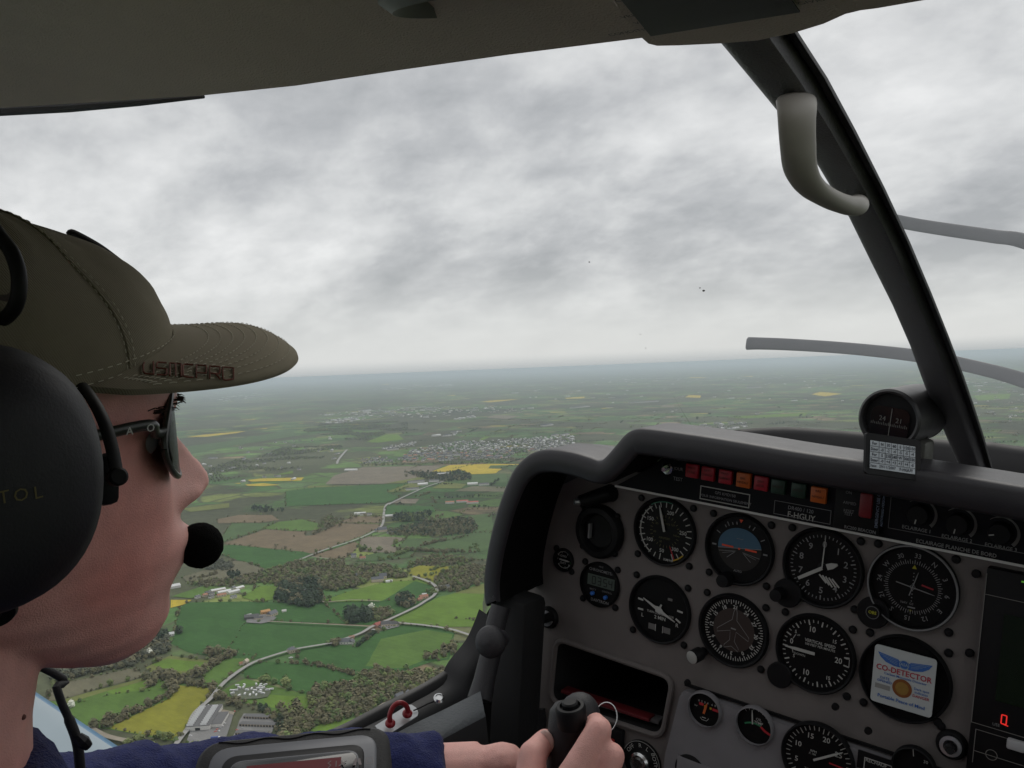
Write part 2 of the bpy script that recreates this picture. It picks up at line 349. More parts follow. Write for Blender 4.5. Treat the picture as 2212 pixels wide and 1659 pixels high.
field('B', [(-150, 560), (-80, 250), (0, 200), (500, 190), (820, 200), (1150, 190), (1190, 200), (1400, 390), (760, 366), (500, 380), (300, 690), (0, 640)], 'crop', 2)
field('B', [(500, 382), (760, 370), (1340, 398), (1590, 412), (1500, 472), (1280, 548), (960, 602), (640, 692), (300, 692), (0, 640), (-150, 560)], 'crop')
field('B', [(-60, 470), (60, 340), (200, 330), (300, 420), (420, 560), (250, 600), (0, 580)], 'crop')
field('B', [(1190, 200), (1690, 190), (1980, 230), (1780, 330), (1600, 400), (1400, 388), (1250, 260)], 'crop')
field('B', [(970, 612), (1270, 562), (1480, 592), (1650, 475), (1880, 390), (2212, 420), (2350, 470), (2300, 700), (2150, 720), (1900, 810), (1500, 850), (1330, 790), (960, 740)], 'crop', 2)
field('B', [(1700, 520), (2100, 440), (2330, 480), (2280, 690), (2100, 700), (1900, 780), (1560, 760)], 'grass')
field('B', [(640, 722), (960, 742), (1330, 792), (1490, 850), (1450, 900), (1180, 960), (1040, 1010), (880, 960), (720, 890), (500, 860), (480, 800)], 'crop', 2)
field('B', [(250, 1000), (500, 870), (900, 975), (1080, 1020), (1060, 1130), (700, 1180), (620, 1100), (330, 1070)], 'grass')
field('B', [(640, 1010), (1060, 1030), (1060, 1120), (900, 1150), (700, 1120)], 'bright')
field('B', [(1080, 1325), (1200, 1250), (1520, 1225), (1250, 1420), (1000, 1420)], 'bright')
field('B', [(1190, 180), (1450, 90), (1750, 20), (2050, 0), (2200, 90), (2120, 150), (1690, 187), (1300, 192)], 'bright', 2)
field('B', [(1830, 115), (2000, 10), (2170, 60), (2150, 130), (2000, 225), (1700, 190)], 'crop')
field('B', [(1790, 340), (2000, 255), (2212, 150), (2600, 60), (2600, 420), (2212, 410), (1850, 375)], 'bright')
field('C', [(0, 385), (300, 250), (780, 262), (770, 300), (560, 400), (0, 600), (-170, 610), (-300, 580), (-1000, 500), (-1060, 485), (-560, 322), (-90, 352), (-100, 400)], 'plough', 2)
field('C', [(300, 240), (460, 170), (820, 170), (800, 245)], 'plough', 1)
field('C', [(20, 620), (480, 470), (530, 492), (500, 560), (355, 672), (0, 642)], 'plough', 2)
field('C', [(540, 440), (640, 405), (930, 410), (1100, 422), (1060, 450), (950, 490), (900, 512), (1050, 562), (900, 610), (700, 592), (550, 580), (540, 490)], 'pale', 1)
field('C', [(1100, 430), (1500, 420), (2100, 320), (2100, 560), (1500, 640), (1150, 570), (1000, 520)], 'dim', 2)
field('C', [(1450, 200), (2100, 130), (2100, 320), (1900, 360), (1860, 220)], 'dim')
field('C', [(1100, 790), (1250, 745), (1680, 760), (1500, 830), (1400, 925), (1280, 890), (1130, 860)], 'olive', 2)
field('C', [(1640, 1072), (1990, 960), (2150, 930), (2150, 1080)], 'meadow')
field('C', [(560, 640), (760, 590), (1050, 600), (1200, 560), (1150, 650), (760, 690), (480, 700)], 'dim', 1)
field('D', [(880, 502), (1700, 582), (1830, 612), (1620, 700), (1400, 770), (1280, 790), (1000, 700), (700, 600), (720, 520)], 'crop', 2)
field('D', [(300, 880), (560, 800), (880, 690), (1040, 700), (1280, 790), (1000, 900), (700, 940), (350, 930)], 'straw', 2)
field('D', [(700, 490), (880, 250), (1390, 245), (1200, 335), (790, 465)], 'dim', 1)
field('D', [(700, 205), (960, 152), (1350, 152), (1440, 212), (1200, 242), (1000, 242), (720, 252)], 'plough', 2)
field('D', [(1230, 312), (1440, 232), (1700, 202), (1980, 272), (1900, 332), (1600, 342)], 'grass', 2)
field('D', [(1000, 1120), (1200, 990), (1420, 985), (1440, 1130), (1200, 1180)], 'bright', 1)
field('D', [(170, 1110), (500, 1000), (850, 960), (700, 1080), (400, 1130)], 'grass')
field('D', [(165, 1150), (410, 1150), (330, 1200), (160, 1245)], 'rape')
field('F', [(430, 1077), (1150, 1060), (1040, 1112), (1000, 1150), (620, 1222), (100, 1226), (180, 1150)], 'pale')
field('F', [(1040, 1113), (1200, 1057), (1560, 1046), (1860, 1050), (1860, 1058), (1570, 1060), (1535, 1086), (1660, 1090), (1600, 1130), (1400, 1138), (1300, 1104), (1160, 1117)], 'rape')
field('F', [(1560, 1060), (1860, 1056), (1860, 1082), (1540, 1086)], 'dim')
field('F', [(620, 1221), (1000, 1150), (960, 1190), (850, 1212)], 'meadow')
field('F', [(-50, 1240), (400, 1236), (380, 1250), (-50, 1275)], 'meadow')
field('F', [(-250, 1290), (0, 1255), (850, 1216), (640, 1292), (760, 1340), (640, 1390), (300, 1400), (-250, 1420)], 'crop', 2)
field('F', [(640, 1412), (1050, 1420), (1080, 1470), (640, 1492), (620, 1500)], 'crop', 2)
field('F', [(1040, 1262), (1140, 1206), (1350, 1226), (1300, 1262)], 'meadow')
field('F', [(640, 1292), (850, 1216), (960, 1230), (840, 1290)], 'meadow')
field('F', [(1240, 1286), (1400, 1242), (1700, 1250), (1700, 1292)], 'straw')
field('F', [(1380, 1140), (1700, 1130), (1700, 1210), (1300, 1215)], 'dim')
field('F', [(680, 1395), (760, 1356), (930, 1356), (900, 1396)], 'pale')
for q in ([(800, 1188), (900, 1176), (1295, 1166), (1270, 1194), (830, 1202)], [(780, 1227), (940, 1216), (1090, 1233), (940, 1242), (800, 1240)], [(260, 812), (400, 790), (790, 756), (700, 776), (450, 806)], [(680, 1218), (740, 1214), (730, 1222)], [(880, 806), (955, 800), (950, 808)]): field('E', q, 'rape')
field('E', [(1020, 1150), (1200, 1105), (1200, 1130)], 'bright'); field('E', [(210, 1440), (640, 1390), (640, 1430), (300, 1470)], 'meadow'); field('E', [(200, 900), (600, 850), (1200, 745), (1230, 800), (700, 880), (300, 960)], 'dim'); field('E', [(1850, 850), (2020, 790), (2120, 785), (2180, 830), (1950, 860)], 'bright')
for q in ([(1075, 491), (1100, 478), (1170, 480), (1165, 494)], [(1818, 474), (1870, 459), (2000, 470), (1900, 486)], [(370, 494), (490, 487), (480, 497), (380, 500)], [(1095, 372), (1200, 373), (1190, 379), (1110, 377)], [(1390, 366), (1475, 366), (1470, 371)]): field('G', q, 'rape')
field('F', [(1470, 500), (1560, 488), (1820, 474), (1700, 490), (1560, 504)], 'rape'); field('F', [(1170, 446), (1250, 437), (1240, 445)], 'rape'); field('F', [(590, 347), (680, 340), (650, 350)], 'rape'); field('F', [(1450, 838), (1510, 804), (1560, 806), (1500, 836)], 'bright')
field('G', [(930, 547), (950, 537), (1015, 538), (1010, 550)], 'pale'); field('F', [(1520, 640), (1600, 615), (1830, 625), (1700, 650)], 'pale')
field('G', [(1320, 605), (1800, 580), (1780, 600), (1400, 615)], 'bright'); field('G', [(2760, 480), (2990, 470), (2980, 500), (2800, 510)], 'bright')
field('B', [(20, 1330), (80, 1140), (180, 1110), (400, 1170), (330, 1400), (300, 1460), (-30, 1460), (0, 1380)], 'yard')
field('B', [(180, 1110), (410, 1165), (400, 1190), (330, 1170), (260, 1150)], 'dirt')
field('B', [(490, 1178), (680, 1180), (770, 1240), (740, 1340), (660, 1425), (370, 1425), (420, 1330), (450, 1240)], 'yard')
field('B', [(510, 950), (600, 930), (700, 950), (730, 985), (700, 1030), (620, 1045), (520, 1050), (400, 1045), (365, 1000), (400, 960)], 'worn')
field('B', [(520, 320), (700, 300), (780, 330), (740, 365), (640, 385), (510, 375)], 'yard')
field('B', [(1650, 400), (1740, 365), (1860, 370), (1860, 410), (1740, 440)], 'yard')
def road(c, pts, wd, m='dirt', nm='road'):
    NF[0] += 1; P = [Vector(GC(c, *p, z=-HG+3.2+.01*NF[0])) if not hasattr(p, 'x') else p for p in pts]; P = spline(P, 5); b = MB(); Lr, Rr = [], []
    for i, p in enumerate(P):
        t = (P[min(i+1, len(P)-1)]-P[max(0, i-1)]); n = Vector((-t.y, t.x, 0)).normalized()*wd/2; Lr.append(p+n); Rr.append(p-n)
    b.loft([Rr, Lr], closed=False); obj(nm, b, FM[m], frame='W', smooth=0, kind='structure')
FM['asphalt'] = mat('asphalt_road', (.36, .35, .33), rough=.9, nscale=.05, namt=.15)
road('B', [(-110, 1450), (-60, 1380), (0, 1300), (60, 1170), (200, 1040), (290, 930), (380, 850), (520, 755), (640, 700), (870, 628), (960, 605), (1270, 553), (1340, 530), (1520, 468), (1620, 410), (1760, 352), (2000, 240), (2090, 185), (2160, 140), (2192, 90), (2180, 55), (2140, 25), (2070, -5), (1975, -35)], 7, 'asphalt')
road('C', [(900, 1405), (980, 1413), (1100, 1425), (1300, 1445), (1600, 1490), (1800, 1550), (1930, 1595), (2050, 1660)], 6.5, 'asphalt')
road('C', [(-380, 690), (-200, 620), (0, 612), (0, 610), (200, 535), (440, 460), (620, 388), (770, 305), (815, 240), (822, 150), (838, 60), (868, 20), (920, 5)], 7, 'asphalt') if 0 else road('C', [(-200, 690), (0, 608), (200, 535), (440, 460), (620, 388), (770, 305), (815, 240), (822, 150), (838, 60), (868, 20), (920, 5)], 7, 'asphalt')
road('F', [(660, 1405), (700, 1382), (850, 1310), (1000, 1245), (1145, 1198)], 8, 'asphalt')
road('C', [(-20, 640), (150, 660), (350, 685)], 5, 'dirt'); road('B', [(700, 364), (760, 368), (1340, 396), (1600, 410)], 4, 'dirt', 'path')
road('B', [(1190, 160), (1195, 194), (1300, 188), (1460, 176), (1690, 187)], 4, 'dirt', 'path')
road('A', [(250, 1150), (420, 1240), (640, 1295), (850, 1340), (1000, 1370), (1150, 1372), (1420, 1400)], 9, 'dirt'); road('A', [(640, 1520), (780, 1460), (900, 1400), (1100, 1375)], 8, 'dirt')
road('E', [(1675, 920), (1640, 960), (1600, 1010), (1588, 1045)], 12, 'asphalt'); road('B', [(1560, 1225), (1640, 1150), (1760, 1060)], 5, 'dirt', 'path')
road('A', [(1640, 1180), (1690, 1060), (1740, 960)], 0.1) if 0 else None
# ================================================================== TREES
wood('A', [(-100, 640), (50, 420), (400, 250), (800, 180), (950, 200), (1060, 250), (1100, 400), (900, 470), (800, 520), (680, 560), (300, 630), (150, 680), (-100, 700)], 9, 'grey', 10, 'bare')
wood('A', [(900, 200), (1040, 210), (1070, 260), (1010, 300), (920, 280)], 8, 'dark', 10)
wood('B', [(1060, 1040), (1180, 950), (1450, 920), (1500, 850), (1650, 800), (1900, 840), (2250, 820), (2250, 900), (1900, 1010), (1500, 1220), (1100, 1300), (1080, 1200)], 8.5, 'bare', 10, 'green')
wood('B', [(620, 1200), (740, 1190), (1060, 1180), (1100, 1300), (1000, 1420), (780, 1420), (790, 1270)], 8.5, 'bare', 10, 'green')
wood('B', [(770, 1260), (830, 1250), (850, 1400), (790, 1400)], 8, 'dark', 11)
wood('B', [(600, 1140), (690, 1120), (720, 1170), (640, 1185)], 7, 'dark', 8)
wood('B', [(1385, 385), (1400, 320), (1480, 290), (1600, 310), (1610, 370), (1550, 395)], 8, 'dark', 14)
wood('C', [(980, 1200), (990, 1130), (1080, 1100), (1170, 1150), (1180, 1215), (1080, 1260)], 8, 'dark', 11, 'bare')
wood('C', [(650, 1390), (680, 1290), (800, 1280), (920, 1260), (950, 1300), (850, 1390), (740, 1400)], 8, 'bare', 9, 'green')
wood('C', [(0, 960), (200, 800), (480, 760), (700, 760), (900, 770), (1050, 840), (1120, 885), (950, 900), (680, 880), (600, 970), (300, 1050), (0, 1050), (-100, 1060), (-100, 980)], 9, 'bare', 10, 'green')
wood('D', [(1380, 1150), (1480, 1000), (1700, 950), (1900, 960), (1950, 1170), (1800, 1245), (1600, 1220)], 8.5, 'dark', 13, 'bare')
wood('D', [(1400, 790), (1650, 700), (2212, 690), (2212, 810), (1700, 920), (1400, 970), (1000, 970), (900, 920), (1200, 850)], 10, 'bare', 9, 'green')
wood('C', [(950, 150), (1400, 130), (1300, 240), (920, 235)], 11, 'dark', 11, 'green')
wood('C', [(1300, 250), (1500, 205), (1850, 200), (1950, 330), (1800, 390), (1300, 410), (900, 400), (850, 330), (1100, 290)], 11, 'bare', 10, 'dark')
wood('C', [(1130, 720), (1400, 640), (1700, 650), (1900, 700), (1700, 740), (1250, 745), (1100, 790)], 10, 'bare', 8, 'green')
wood('C', [(1400, 910), (1650, 800), (1900, 740), (2100, 790), (2100, 930), (1700, 1060), (1480, 1050)], 10, 'bare', 9, 'green')
wood('D', [(480, 790), (620, 690), (760, 670), (900, 760), (850, 810), (600, 805)], 10, 'grey', 7)
wood('D', [(350, 960), (700, 900), (980, 940), (900, 1000), (500, 1010)], 12, 'bare', 7, 'green'); wood('D', [(350, 900), (450, 880), (700, 830), (720, 850), (440, 930)], 12, 'bare', 7)
wood('E', [(880, 995), (1100, 910), (1630, 885), (1640, 940), (1450, 1000), (1000, 1022)], 18, 'grey', 10, 'green'); wood('E', [(250, 1160), (700, 1010), (880, 1000), (1300, 1080), (900, 1130), (500, 1230)], 20, 'grey', 9, 'green')
wood('E', [(1280, 760), (1440, 700), (2212, 670), (2212, 780), (2000, 790), (1850, 850), (1690, 840)], 20, 'grey', 10, 'green'); wood('F', [(780, 1120), (1150, 1130), (1280, 1110), (1400, 1150), (1390, 1190), (1180, 1205), (1000, 1190)], 15, 'dark', 10, 'bare')
wood('F', [(420, 1045), (800, 1045), (1300, 1030), (1700, 1010), (1700, 1045), (1150, 1055), (430, 1070)], 22, 'green', 9, 'dark'); wood('F', [(60, 1560), (140, 1500), (220, 1560), (180, 1600), (20, 1610)], 10, 'bare', 9, 'green')
hedge('A', [(870, 760), (960, 660), (1060, 640), (1110, 740), (1080, 840)], 3.2, 'bare', 8, 5); hedge('A', [(900, 640), (1100, 680), (1330, 655), (1480, 560), (1600, 480), (1720, 430)], 3.5, 'bare', 7, 4)
hedge('A', [(1100, 710), (1330, 735), (1540, 765)], 4, 'bare', 6, 3); hedge('A', [(430, 1170), (620, 1070), (860, 960), (1020, 870), (1100, 850)], 5, 'bare', 6.5, 3); hedge('A', [(930, 1270), (1040, 1290), (1140, 1300)], 4.5, 'green', 6, 4)
hedge('A', [(420, 1170), (600, 1040)], 5, 'bare', 9, 6); hedge('A', [(640, 1420), (740, 1340), (830, 1390), (700, 1440)], 4, 'green', 7, 5); hedge('A', [(1490, 860), (1620, 890), (1760, 930), (1900, 960)], 3.5, 'bare', 6, 5)
hedge('A', [(1430, 460), (1680, 460)], 12, 'bare', 10, 6); hedge('A', [(1580, 800), (1600, 780)], 6, 'green', 7, 1); hedge('B', [(700, 880), (880, 930), (930, 970)], 9, 'green', 9, 6); hedge('B', [(800, 1140), (1000, 1180)], 7, 'bare', 8, 6)
hedge('B', [(1480, 595), (1560, 530), (1650, 470)], 3.2, 'dark', 4, .8); hedge('B', [(1290, 600), (1330, 570)], 6, 'bare', 9, 4); hedge('B', [(1920, 780), (1990, 770)], 8, 'green', 9, 4); hedge('B', [(0, 1440), (100, 1460)], 5, 'green', 5, 2)
hedge('B', [(960, 740), (1200, 770), (1480, 850)], 6, 'bare', 5, 2); hedge('B', [(2150, 700), (2212, 680), (2330, 600)], 4, 'bare', 9, 9); hedge('B', [(80, 860), (220, 740), (330, 690)], 4, 'bare', 6.5, 3); hedge('B', [(150, 660), (160, 640)], 8, 'bare', 9, 1); hedge('B', [(340, 700), (380, 690)], 6, 'bare', 11, 4)
hedge('C', [(600, 560), (640, 575), (720, 560), (760, 570)], 12, 'green', 11, 4); hedge('C', [(300, 240), (420, 225), (790, 245)], 30, 'bare', 9, 3); hedge('C', [(920, 470), (1000, 490)], 9, 'green', 8, 6); hedge('C', [(760, 690), (900, 660), (1150, 570)], 6, 'green', 7, 3)
hedge('C', [(1650, 1370), (1880, 1390), (2010, 1400)], 9, 'bare', 4, 2); hedge('C', [(1340, 1060), (1420, 1090)], 7, 'green', 7, 4); hedge('D', [(1100, 80), (1280, 120), (1500, 110)], 7, 'dark', 11, 8); hedge('D', [(1350, 540), (1430, 550), (1680, 575)], 40, 'bare', 12, 4)
hedge('D', [(880, 890), (980, 900)], 6, 'dark', 9, 5); hedge('D', [(1700, 400), (1900, 360), (2100, 270)], 8, 'bare', 10, 10); hedge('F', [(300, 1520), (580, 1520)], 25, 'bare', 10, 4); hedge('D', [(240, 1560), (300, 1530)], 6, 'dark', 9, 5)
hedge('A', [(860, 440), (880, 445)], 9, 'blossom', 9, 1); hedge('A', [(80, 960), (90, 970)], 9, 'blossom', 9, 1); hedge('C', [(680, 1260), (700, 1265)], 9, 'blossom', 9, 1)
for q in []: pass
TOWNP = [(750, 1000), (850, 930), (1060, 880), (1300, 850), (1560, 845), (1760, 835), (2000, 815), (2000, 930), (1780, 950), (1700, 1010), (1300, 1015), (800, 1035), (620, 1030)]
wood('F', TOWNP, 36, 'green', 8, 'dark')
# loose hedgerows across the middle distance
for k in range(650):
    r_ = 1900*(1+3.2*rng.random()**1.3); a_ = R_(38)+R_(rng.uniform(-32, 8)); x0, y0 = -sin(a_)*r_, cos(a_)*r_
    if rng.random() < .4: a_ = R_(rng.uniform(5, 40)); x0, y0 = -sin(a_)*r_*1.1, cos(a_)*r_*1.1
    th_ = (.35 if rng.random() < .6 else 1.9)+rng.normal(0, .25); n_ = int(rng.integers(5, 26)); kk = ('bare', 'green', 'dark', 'bare')[int(rng.integers(4))]; s0 = 4+4*rng.random()
    for j in range(n_): TREES.append((x0+cos(th_)*j*9+rng.normal(0, 3), y0+sin(th_)*j*9+rng.normal(0, 3), kk, s0*(.6+.8*rng.random())))
KC = {'bare': [(.112, .103, .060), (.098, .094, .054), (.125, .112, .066)], 'grey': [(.095, .10, .072), (.08, .085, .06)], 'green': [(.105, .135, .05), (.085, .12, .045), (.13, .15, .06)], 'dark': [(.034, .05, .032), (.042, .056, .036)], 'blossom': [(.5, .5, .44)]}
def crown(nq, seed):                              # unit crown: many small leaf/twig clumps round a few limbs
    g = np.random.default_rng(seed); vs = []; fs = []; sh = []
    for i in range(nq):
        d = g.normal(0, 1, 3); d /= np.linalg.norm(d); rad = g.random()**.45; lob = 1+.22*sin(3*d[0]+seed)+.18*sin(4*d[1]+2*seed)
        c = d*rad*np.array([.52, .52, .46])*lob+np.array([0, 0, .56]); nn_ = d*.8+np.array([0, 0, .5])+g.normal(0, .33, 3); a = np.cross(nn_, g.normal(0, 1, 3)); a /= np.linalg.norm(a); b = np.cross(nn_, a); b /= np.linalg.norm(b); s_ = .07+.09*g.random(); k = len(vs)
        vs += [c-a*s_-b*s_*.6, c+a*s_*.8-b*s_, c+a*s_+b*s_*.7, c-a*s_*.7+b*s_]; fs.append([k, k+1, k+2, k+3]); sh += [.86+.28*g.random()]*4
    for q in range(3):                            # trunk and two limbs as tapering blades crossing one another
        t = np.array([.02*q-.02, 0, 0]); e = np.array([[0, 0, .8], [.2, .12, .7], [-.18, -.1, .66]])[q]; x = np.array([[.03, 0, 0], [0, .025, 0], [.02, .02, 0]])[q]; k = len(vs)
        vs += [t-x, t+x, e+x*.3, e-x*.3]; fs.append([k, k+1, k+2, k+3]); sh += [.55]*4
    return np.array(vs), np.array(fs), np.array(sh)
TM = bpy.data.materials.new('foliage'); TM.use_nodes = True; _p = TM.node_tree.nodes['Principled BSDF']; _p.inputs['Roughness'].default_value = .85; _p.inputs['Specular IOR Level'].default_value = .1
_a = TM.node_tree.nodes.new('ShaderNodeVertexColor'); _a.layer_name = 'Col'; TM.node_tree.links.new(_a.outputs[0], _p.inputs['Base Color'])
CV = [crown(120, s_) for s_ in range(4)]; CL = [crown(34, s_+10) for s_ in range(4)]; CL = [(v*np.array([1, 1, 1]), f, s_) for v, f, s_ in CL]
def img(x, y, z=-HG):
    c = RW.T @ np.array([x, y, z]); return (CX+FL*c[0]/c[2], CY+FL*c[1]/c[2]) if c[2] > 1 else (-9999, 0)
def seen(x, y):
    a, b = img(x, y)
    if not (0 < a < 1090 and b < 1590): return False
    if b > 1330 and b > 1590-(a-700)*.62 and a > 640: return False
    return a > 400 if b < 1330 else a > 135
TR = sorted(TREES, key=lambda t: t[0]**2+t[1]**2); near = [t for t in TR if seen(t[0], t[1]) and t[3] > 5][:285]; nid = {id(t) for t in near}; rest = [t for t in TR if id(t) not in nid]
TL = {'bare': ('brown budding tree in a hedge or wood of the near valley', 'brown budding trees'), 'grey': ('leafless grey tree in the wood under the chin of the pilot', 'leafless grey trees'), 'green': ('fresh green tree in a hedge or wood of the near valley', 'fresh green trees'), 'dark': ('dark evergreen tree in a clump among the near fields', 'dark evergreen trees'), 'blossom': ('white blossoming tree beside the near fields', 'blossoming trees')}
TMESH = {}
for k in KC:
    for i in range(5):
        v, f, s_ = CV[i % 4]; c = np.array(KC[k][i % len(KC[k])]); v2 = v*np.array([.75, .75, 1.15]) if k == 'dark' else v
        TMESH[k, i] = npmesh('tree', v2, f, [TM], cols=s_[:, None]*c*1.7)
for x, y, k, s_ in near:
    i = int(rng.integers(5)); o = bpy.data.objects.new('tree', TMESH[k, i]); COL.objects.link(o); o.location = (x, y, -HG); o.rotation_euler = (0, 0, rng.random()*6.3); q = s_*1.25; o.scale = (q, q, q*(.75+.3*rng.random()))
    tag(o, TL[k][0], 'tree', TL[k][1])
def mass(name, lst, label):
    V_, F_, C_ = [], [], []; n = 0
    for x, y, k, s_ in lst:
        v, f, sh = (CV if x*x+y*y < 2400**2 else CL)[int(rng.integers(4))]; q = s_*1.25; a = rng.random()*6.3; ca, sa = cos(a), sin(a); sz = q*(.75+.3*rng.random())*(1.2 if k == 'dark' else 1)
        p = np.stack([(v[:, 0]*ca-v[:, 1]*sa)*q+x, (v[:, 0]*sa+v[:, 1]*ca)*q+y, v[:, 2]*sz-HG], 1); V_.append(p); F_.append(f+n); n += len(v)
        c = np.array(KC[k][int(rng.integers(len(KC[k])))]); C_.append(sh[:, None]*c*1.75*(.82+.36*rng.random()))
    me = npmesh(name, np.concatenate(V_), np.concatenate(F_), [TM], cols=np.concatenate(C_), origin=(lst[0][0], lst[0][1], -HG)); o = bpy.data.objects.new(name, me); COL.objects.link(o); o.location = (lst[0][0], lst[0][1], -HG); tag(o, label, 'woodland', None, 'stuff')
print('trees', len(TREES), len(near))
mass('woodland', rest, 'brown and green woods and hedgerows spread between the fields')
# ================================================================== BUILDINGS
MW = mat('white_wall', (.72, .70, .66), .8, nscale=.4, namt=.1); MCW = mat('cream_wall', (.62, .53, .42), .8, nscale=.4, namt=.12); MSL = mat('slate_roof', (.15, .155, .17), .7, nscale=.5, namt=.2); MTI = mat('tile_roof', (.42, .20, .13), .8, nscale=.5, namt=.2); MSA = mat('salmon_wall', (.66, .42, .33), .8, nscale=.4, namt=.1); MOR = mat('orange_roof', (.6, .33, .14), .8, nscale=.5, namt=.15); MGR = mat('grey_roof', (.13, .128, .13), .8, nscale=.4, namt=.2); MDK = mat('dark_opening', (.02, .02, .022), .8); MWR = mat('white_roof', (.75, .75, .74), .6, nscale=.3, namt=.08)
MRE = mat('red_roof', (.45, .13, .11), .8, nscale=.5, namt=.15)
def house_parts(w_, l_, h, rh, hip, wall, roof, chim=True, one=False):
    b = MB(); b.box((0, 0, h/2), (l_, w_, h)); r = MB(); e = .4; x, y = l_/2+e, w_/2+e; q = (w_/2 if hip else 0)
    z0 = h+.02
    if not hip: b.prism([(-l_/2, -w_/2, h), (-l_/2, w_/2, h), (-l_/2, 0, h+rh*.93)], (.25, 0, 0)); b.prism([(l_/2, -w_/2, h), (l_/2, w_/2, h), (l_/2, 0, h+rh*.93)], (-.25, 0, 0))
    r.raw([(-x, -y, z0), (x, -y, z0), (x, y, z0), (-x, y, z0), (-x+q, 0, z0+rh), (x-q, 0, z0+rh)], [(0, 1, 5, 4), (2, 3, 4, 5), (1, 2, 5), (3, 0, 4), (3, 2, 1, 0)] if hip else [(0, 1, 5, 4), (2, 3, 4, 5), (3, 2, 1, 0), (1, 2, 5), (3, 0, 4)])
    return b, r
NB = []
def house(c, x, y, w_, l_, h, rh, rot, wall, roof, label, cat='house', name='house', hip=False, dx=0, dy=0):
    g = GC(c, x, y); az = math.atan2(g[1], g[0])-pi/2; a = az+R_(rot); g[0] += dx; g[1] += dy
    t = thing(name, (g[0], g[1], -HG+.2), label, cat, frame='W'); b, r = house_parts(w_, l_, h, rh, hip, wall, roof)
    for n, m_, mm in (('wall', b, wall), ('roof', r, roof)):
        o = obj(n, m_, mm, frame='W', smooth=0, origin=(0, 0, 0)); o.parent = t; o.location = (0, 0, 0)
    if h < 8 and l_ < 22 and 'hall' not in name and 'shed' not in name:
        cb = MB(); cb.box((0, 0, .9), (.9, .9, 1.8)); o = obj('chimney', cb, wall, frame='W', smooth=0, origin=(0, 0, 0)); o.parent = t; o.location = (l_*.3, 0, h+rh*.55)
        for sx in (-.3, 0., .3):
            wb = MB(); wb.box((0, 0, .8), (1.3, .12, 1.6)); o = obj('window', wb, MDK, frame='W', smooth=0, origin=(0, 0, 0)); o.parent = t; o.location = (l_*sx, -w_/2-.02, h*.35)
    t.rotation_euler = (0, 0, a); return t
house('B', 915, 640, 11, 13, 5.5, 4, 25, MCW, MSL, 'cream house with steep grey hipped roof beside the winding road', hip=True)
house('B', 1385, 562, 11, 17, 4, 5, -14, MW, MSL, 'white house with a wide slate roof above the dark field hedge'); house('B', 1440, 562, 8, 9, 3.5, 4, 60, MW, MSL, 'white annex house joined at right of the wide slate roof')
house('B', 1440, 518, 5, 9, 3, 2, 10, MSA, MTI, 'small salmon outbuilding between the road and the wide slate roof', 'shed', 'shed')
house('B', 1740, 412, 10, 16, 5, 5, 10, MCW, MGR, 'grey roofed farmhouse at the road fork'); house('B', 1800, 408, 10, 18, 4.5, 4.5, -20, MCW, MGR, 'grey roofed long barn right of the fork farmhouse', 'barn', 'barn'); house('B', 1670, 412, 10, 12, 4, 4, 40, MSA, MRE, 'barn with a red roof at the road fork', 'barn', 'barn'); house('B', 1838, 404, 6, 9, 3, 2.5, 0, MW, MGR, 'small white outbuilding on the field side of the fork farm', 'shed', 'shed')
house('B', 560, 345, 12, 26, 5, 4, -5, MGR, MGR, 'long grey barn nearest the camera in the lone farm', 'barn', 'barn'); house('B', 740, 318, 12, 20, 5, 5, 50, MCW, MSL, 'slate roofed barn at right of the lone farm', 'barn', 'barn'); house('B', 680, 300, 10, 17, 5, 3, 20, MOR, MOR, 'lone farm building with a bright orange roof', 'barn', 'barn'); house('B', 620, 352, 8, 16, 3.5, 3, -8, MCW, MGR, 'low grey shed in the middle of the lone farm', 'shed', 'shed'); house('B', 530, 335, 7, 12, 4, 3, 30, MWR, MWR, 'white curved roof shed at left of the lone farm', 'shed', 'shed')
house('B', 510, 748, 7, 8, 6, 3, 60, MCW, MCW, 'small beige house at the bend of the road'); house('B', 470, 752, 5, 7, 3, 2.5, 20, MCW, MTI, 'small beige lean-to left of the bend house', 'shed', 'shed')
house('B', 2075, 165, 9, 17, 4.5, 3.5, 18, MSA, MTI, 'salmon pink house on the inside of the road curve'); house('B', 2040, 185, 7, 9, 3.5, 3, 30, MSA, MTI, 'salmon pink garage beside the house in the curve', 'garage', 'garage')
house('C', 750, 935, 11, 26, 6, 5, 4, MCW, MSL, 'long cream house with a slate roof at the wood edge'); house('C', 815, 900, 10, 16, 6, 6, 0, MCW, MSL, 'slate roofed wing behind the long cream house'); house('C', 885, 945, 7, 14, 3, 2.5, 10, MW, MWR, 'white shed at right of the long cream house', 'shed', 'shed'); house('C', 535, 890, 9, 15, 6, 5, 15, MW, MSL, 'white house half hidden in the wood left of the cream house'); house('C', 565, 910, 7, 9, 4, 3, 0, MCW, MTI, 'little cream cottage in front of the white wood house')
house('C', 805, 350, 14, 26, 6, 8, 20, MCW, MSL, 'big slate roofed farmhouse beside the upper road'); house('C', 735, 350, 8, 13, 5, 4, 60, MW, MSL, 'white farm wing left of the big slate roofed farmhouse'); house('C', 900, 372, 8, 18, 4, 3, -10, MW, MGR, 'grey shed right of the big slate roofed farmhouse', 'shed', 'shed')
house('D', 1760, 1100, 12, 18, 8, 6, 10, MGR, MSL, 'grey roofed manor standing among dark trees', hip=True)
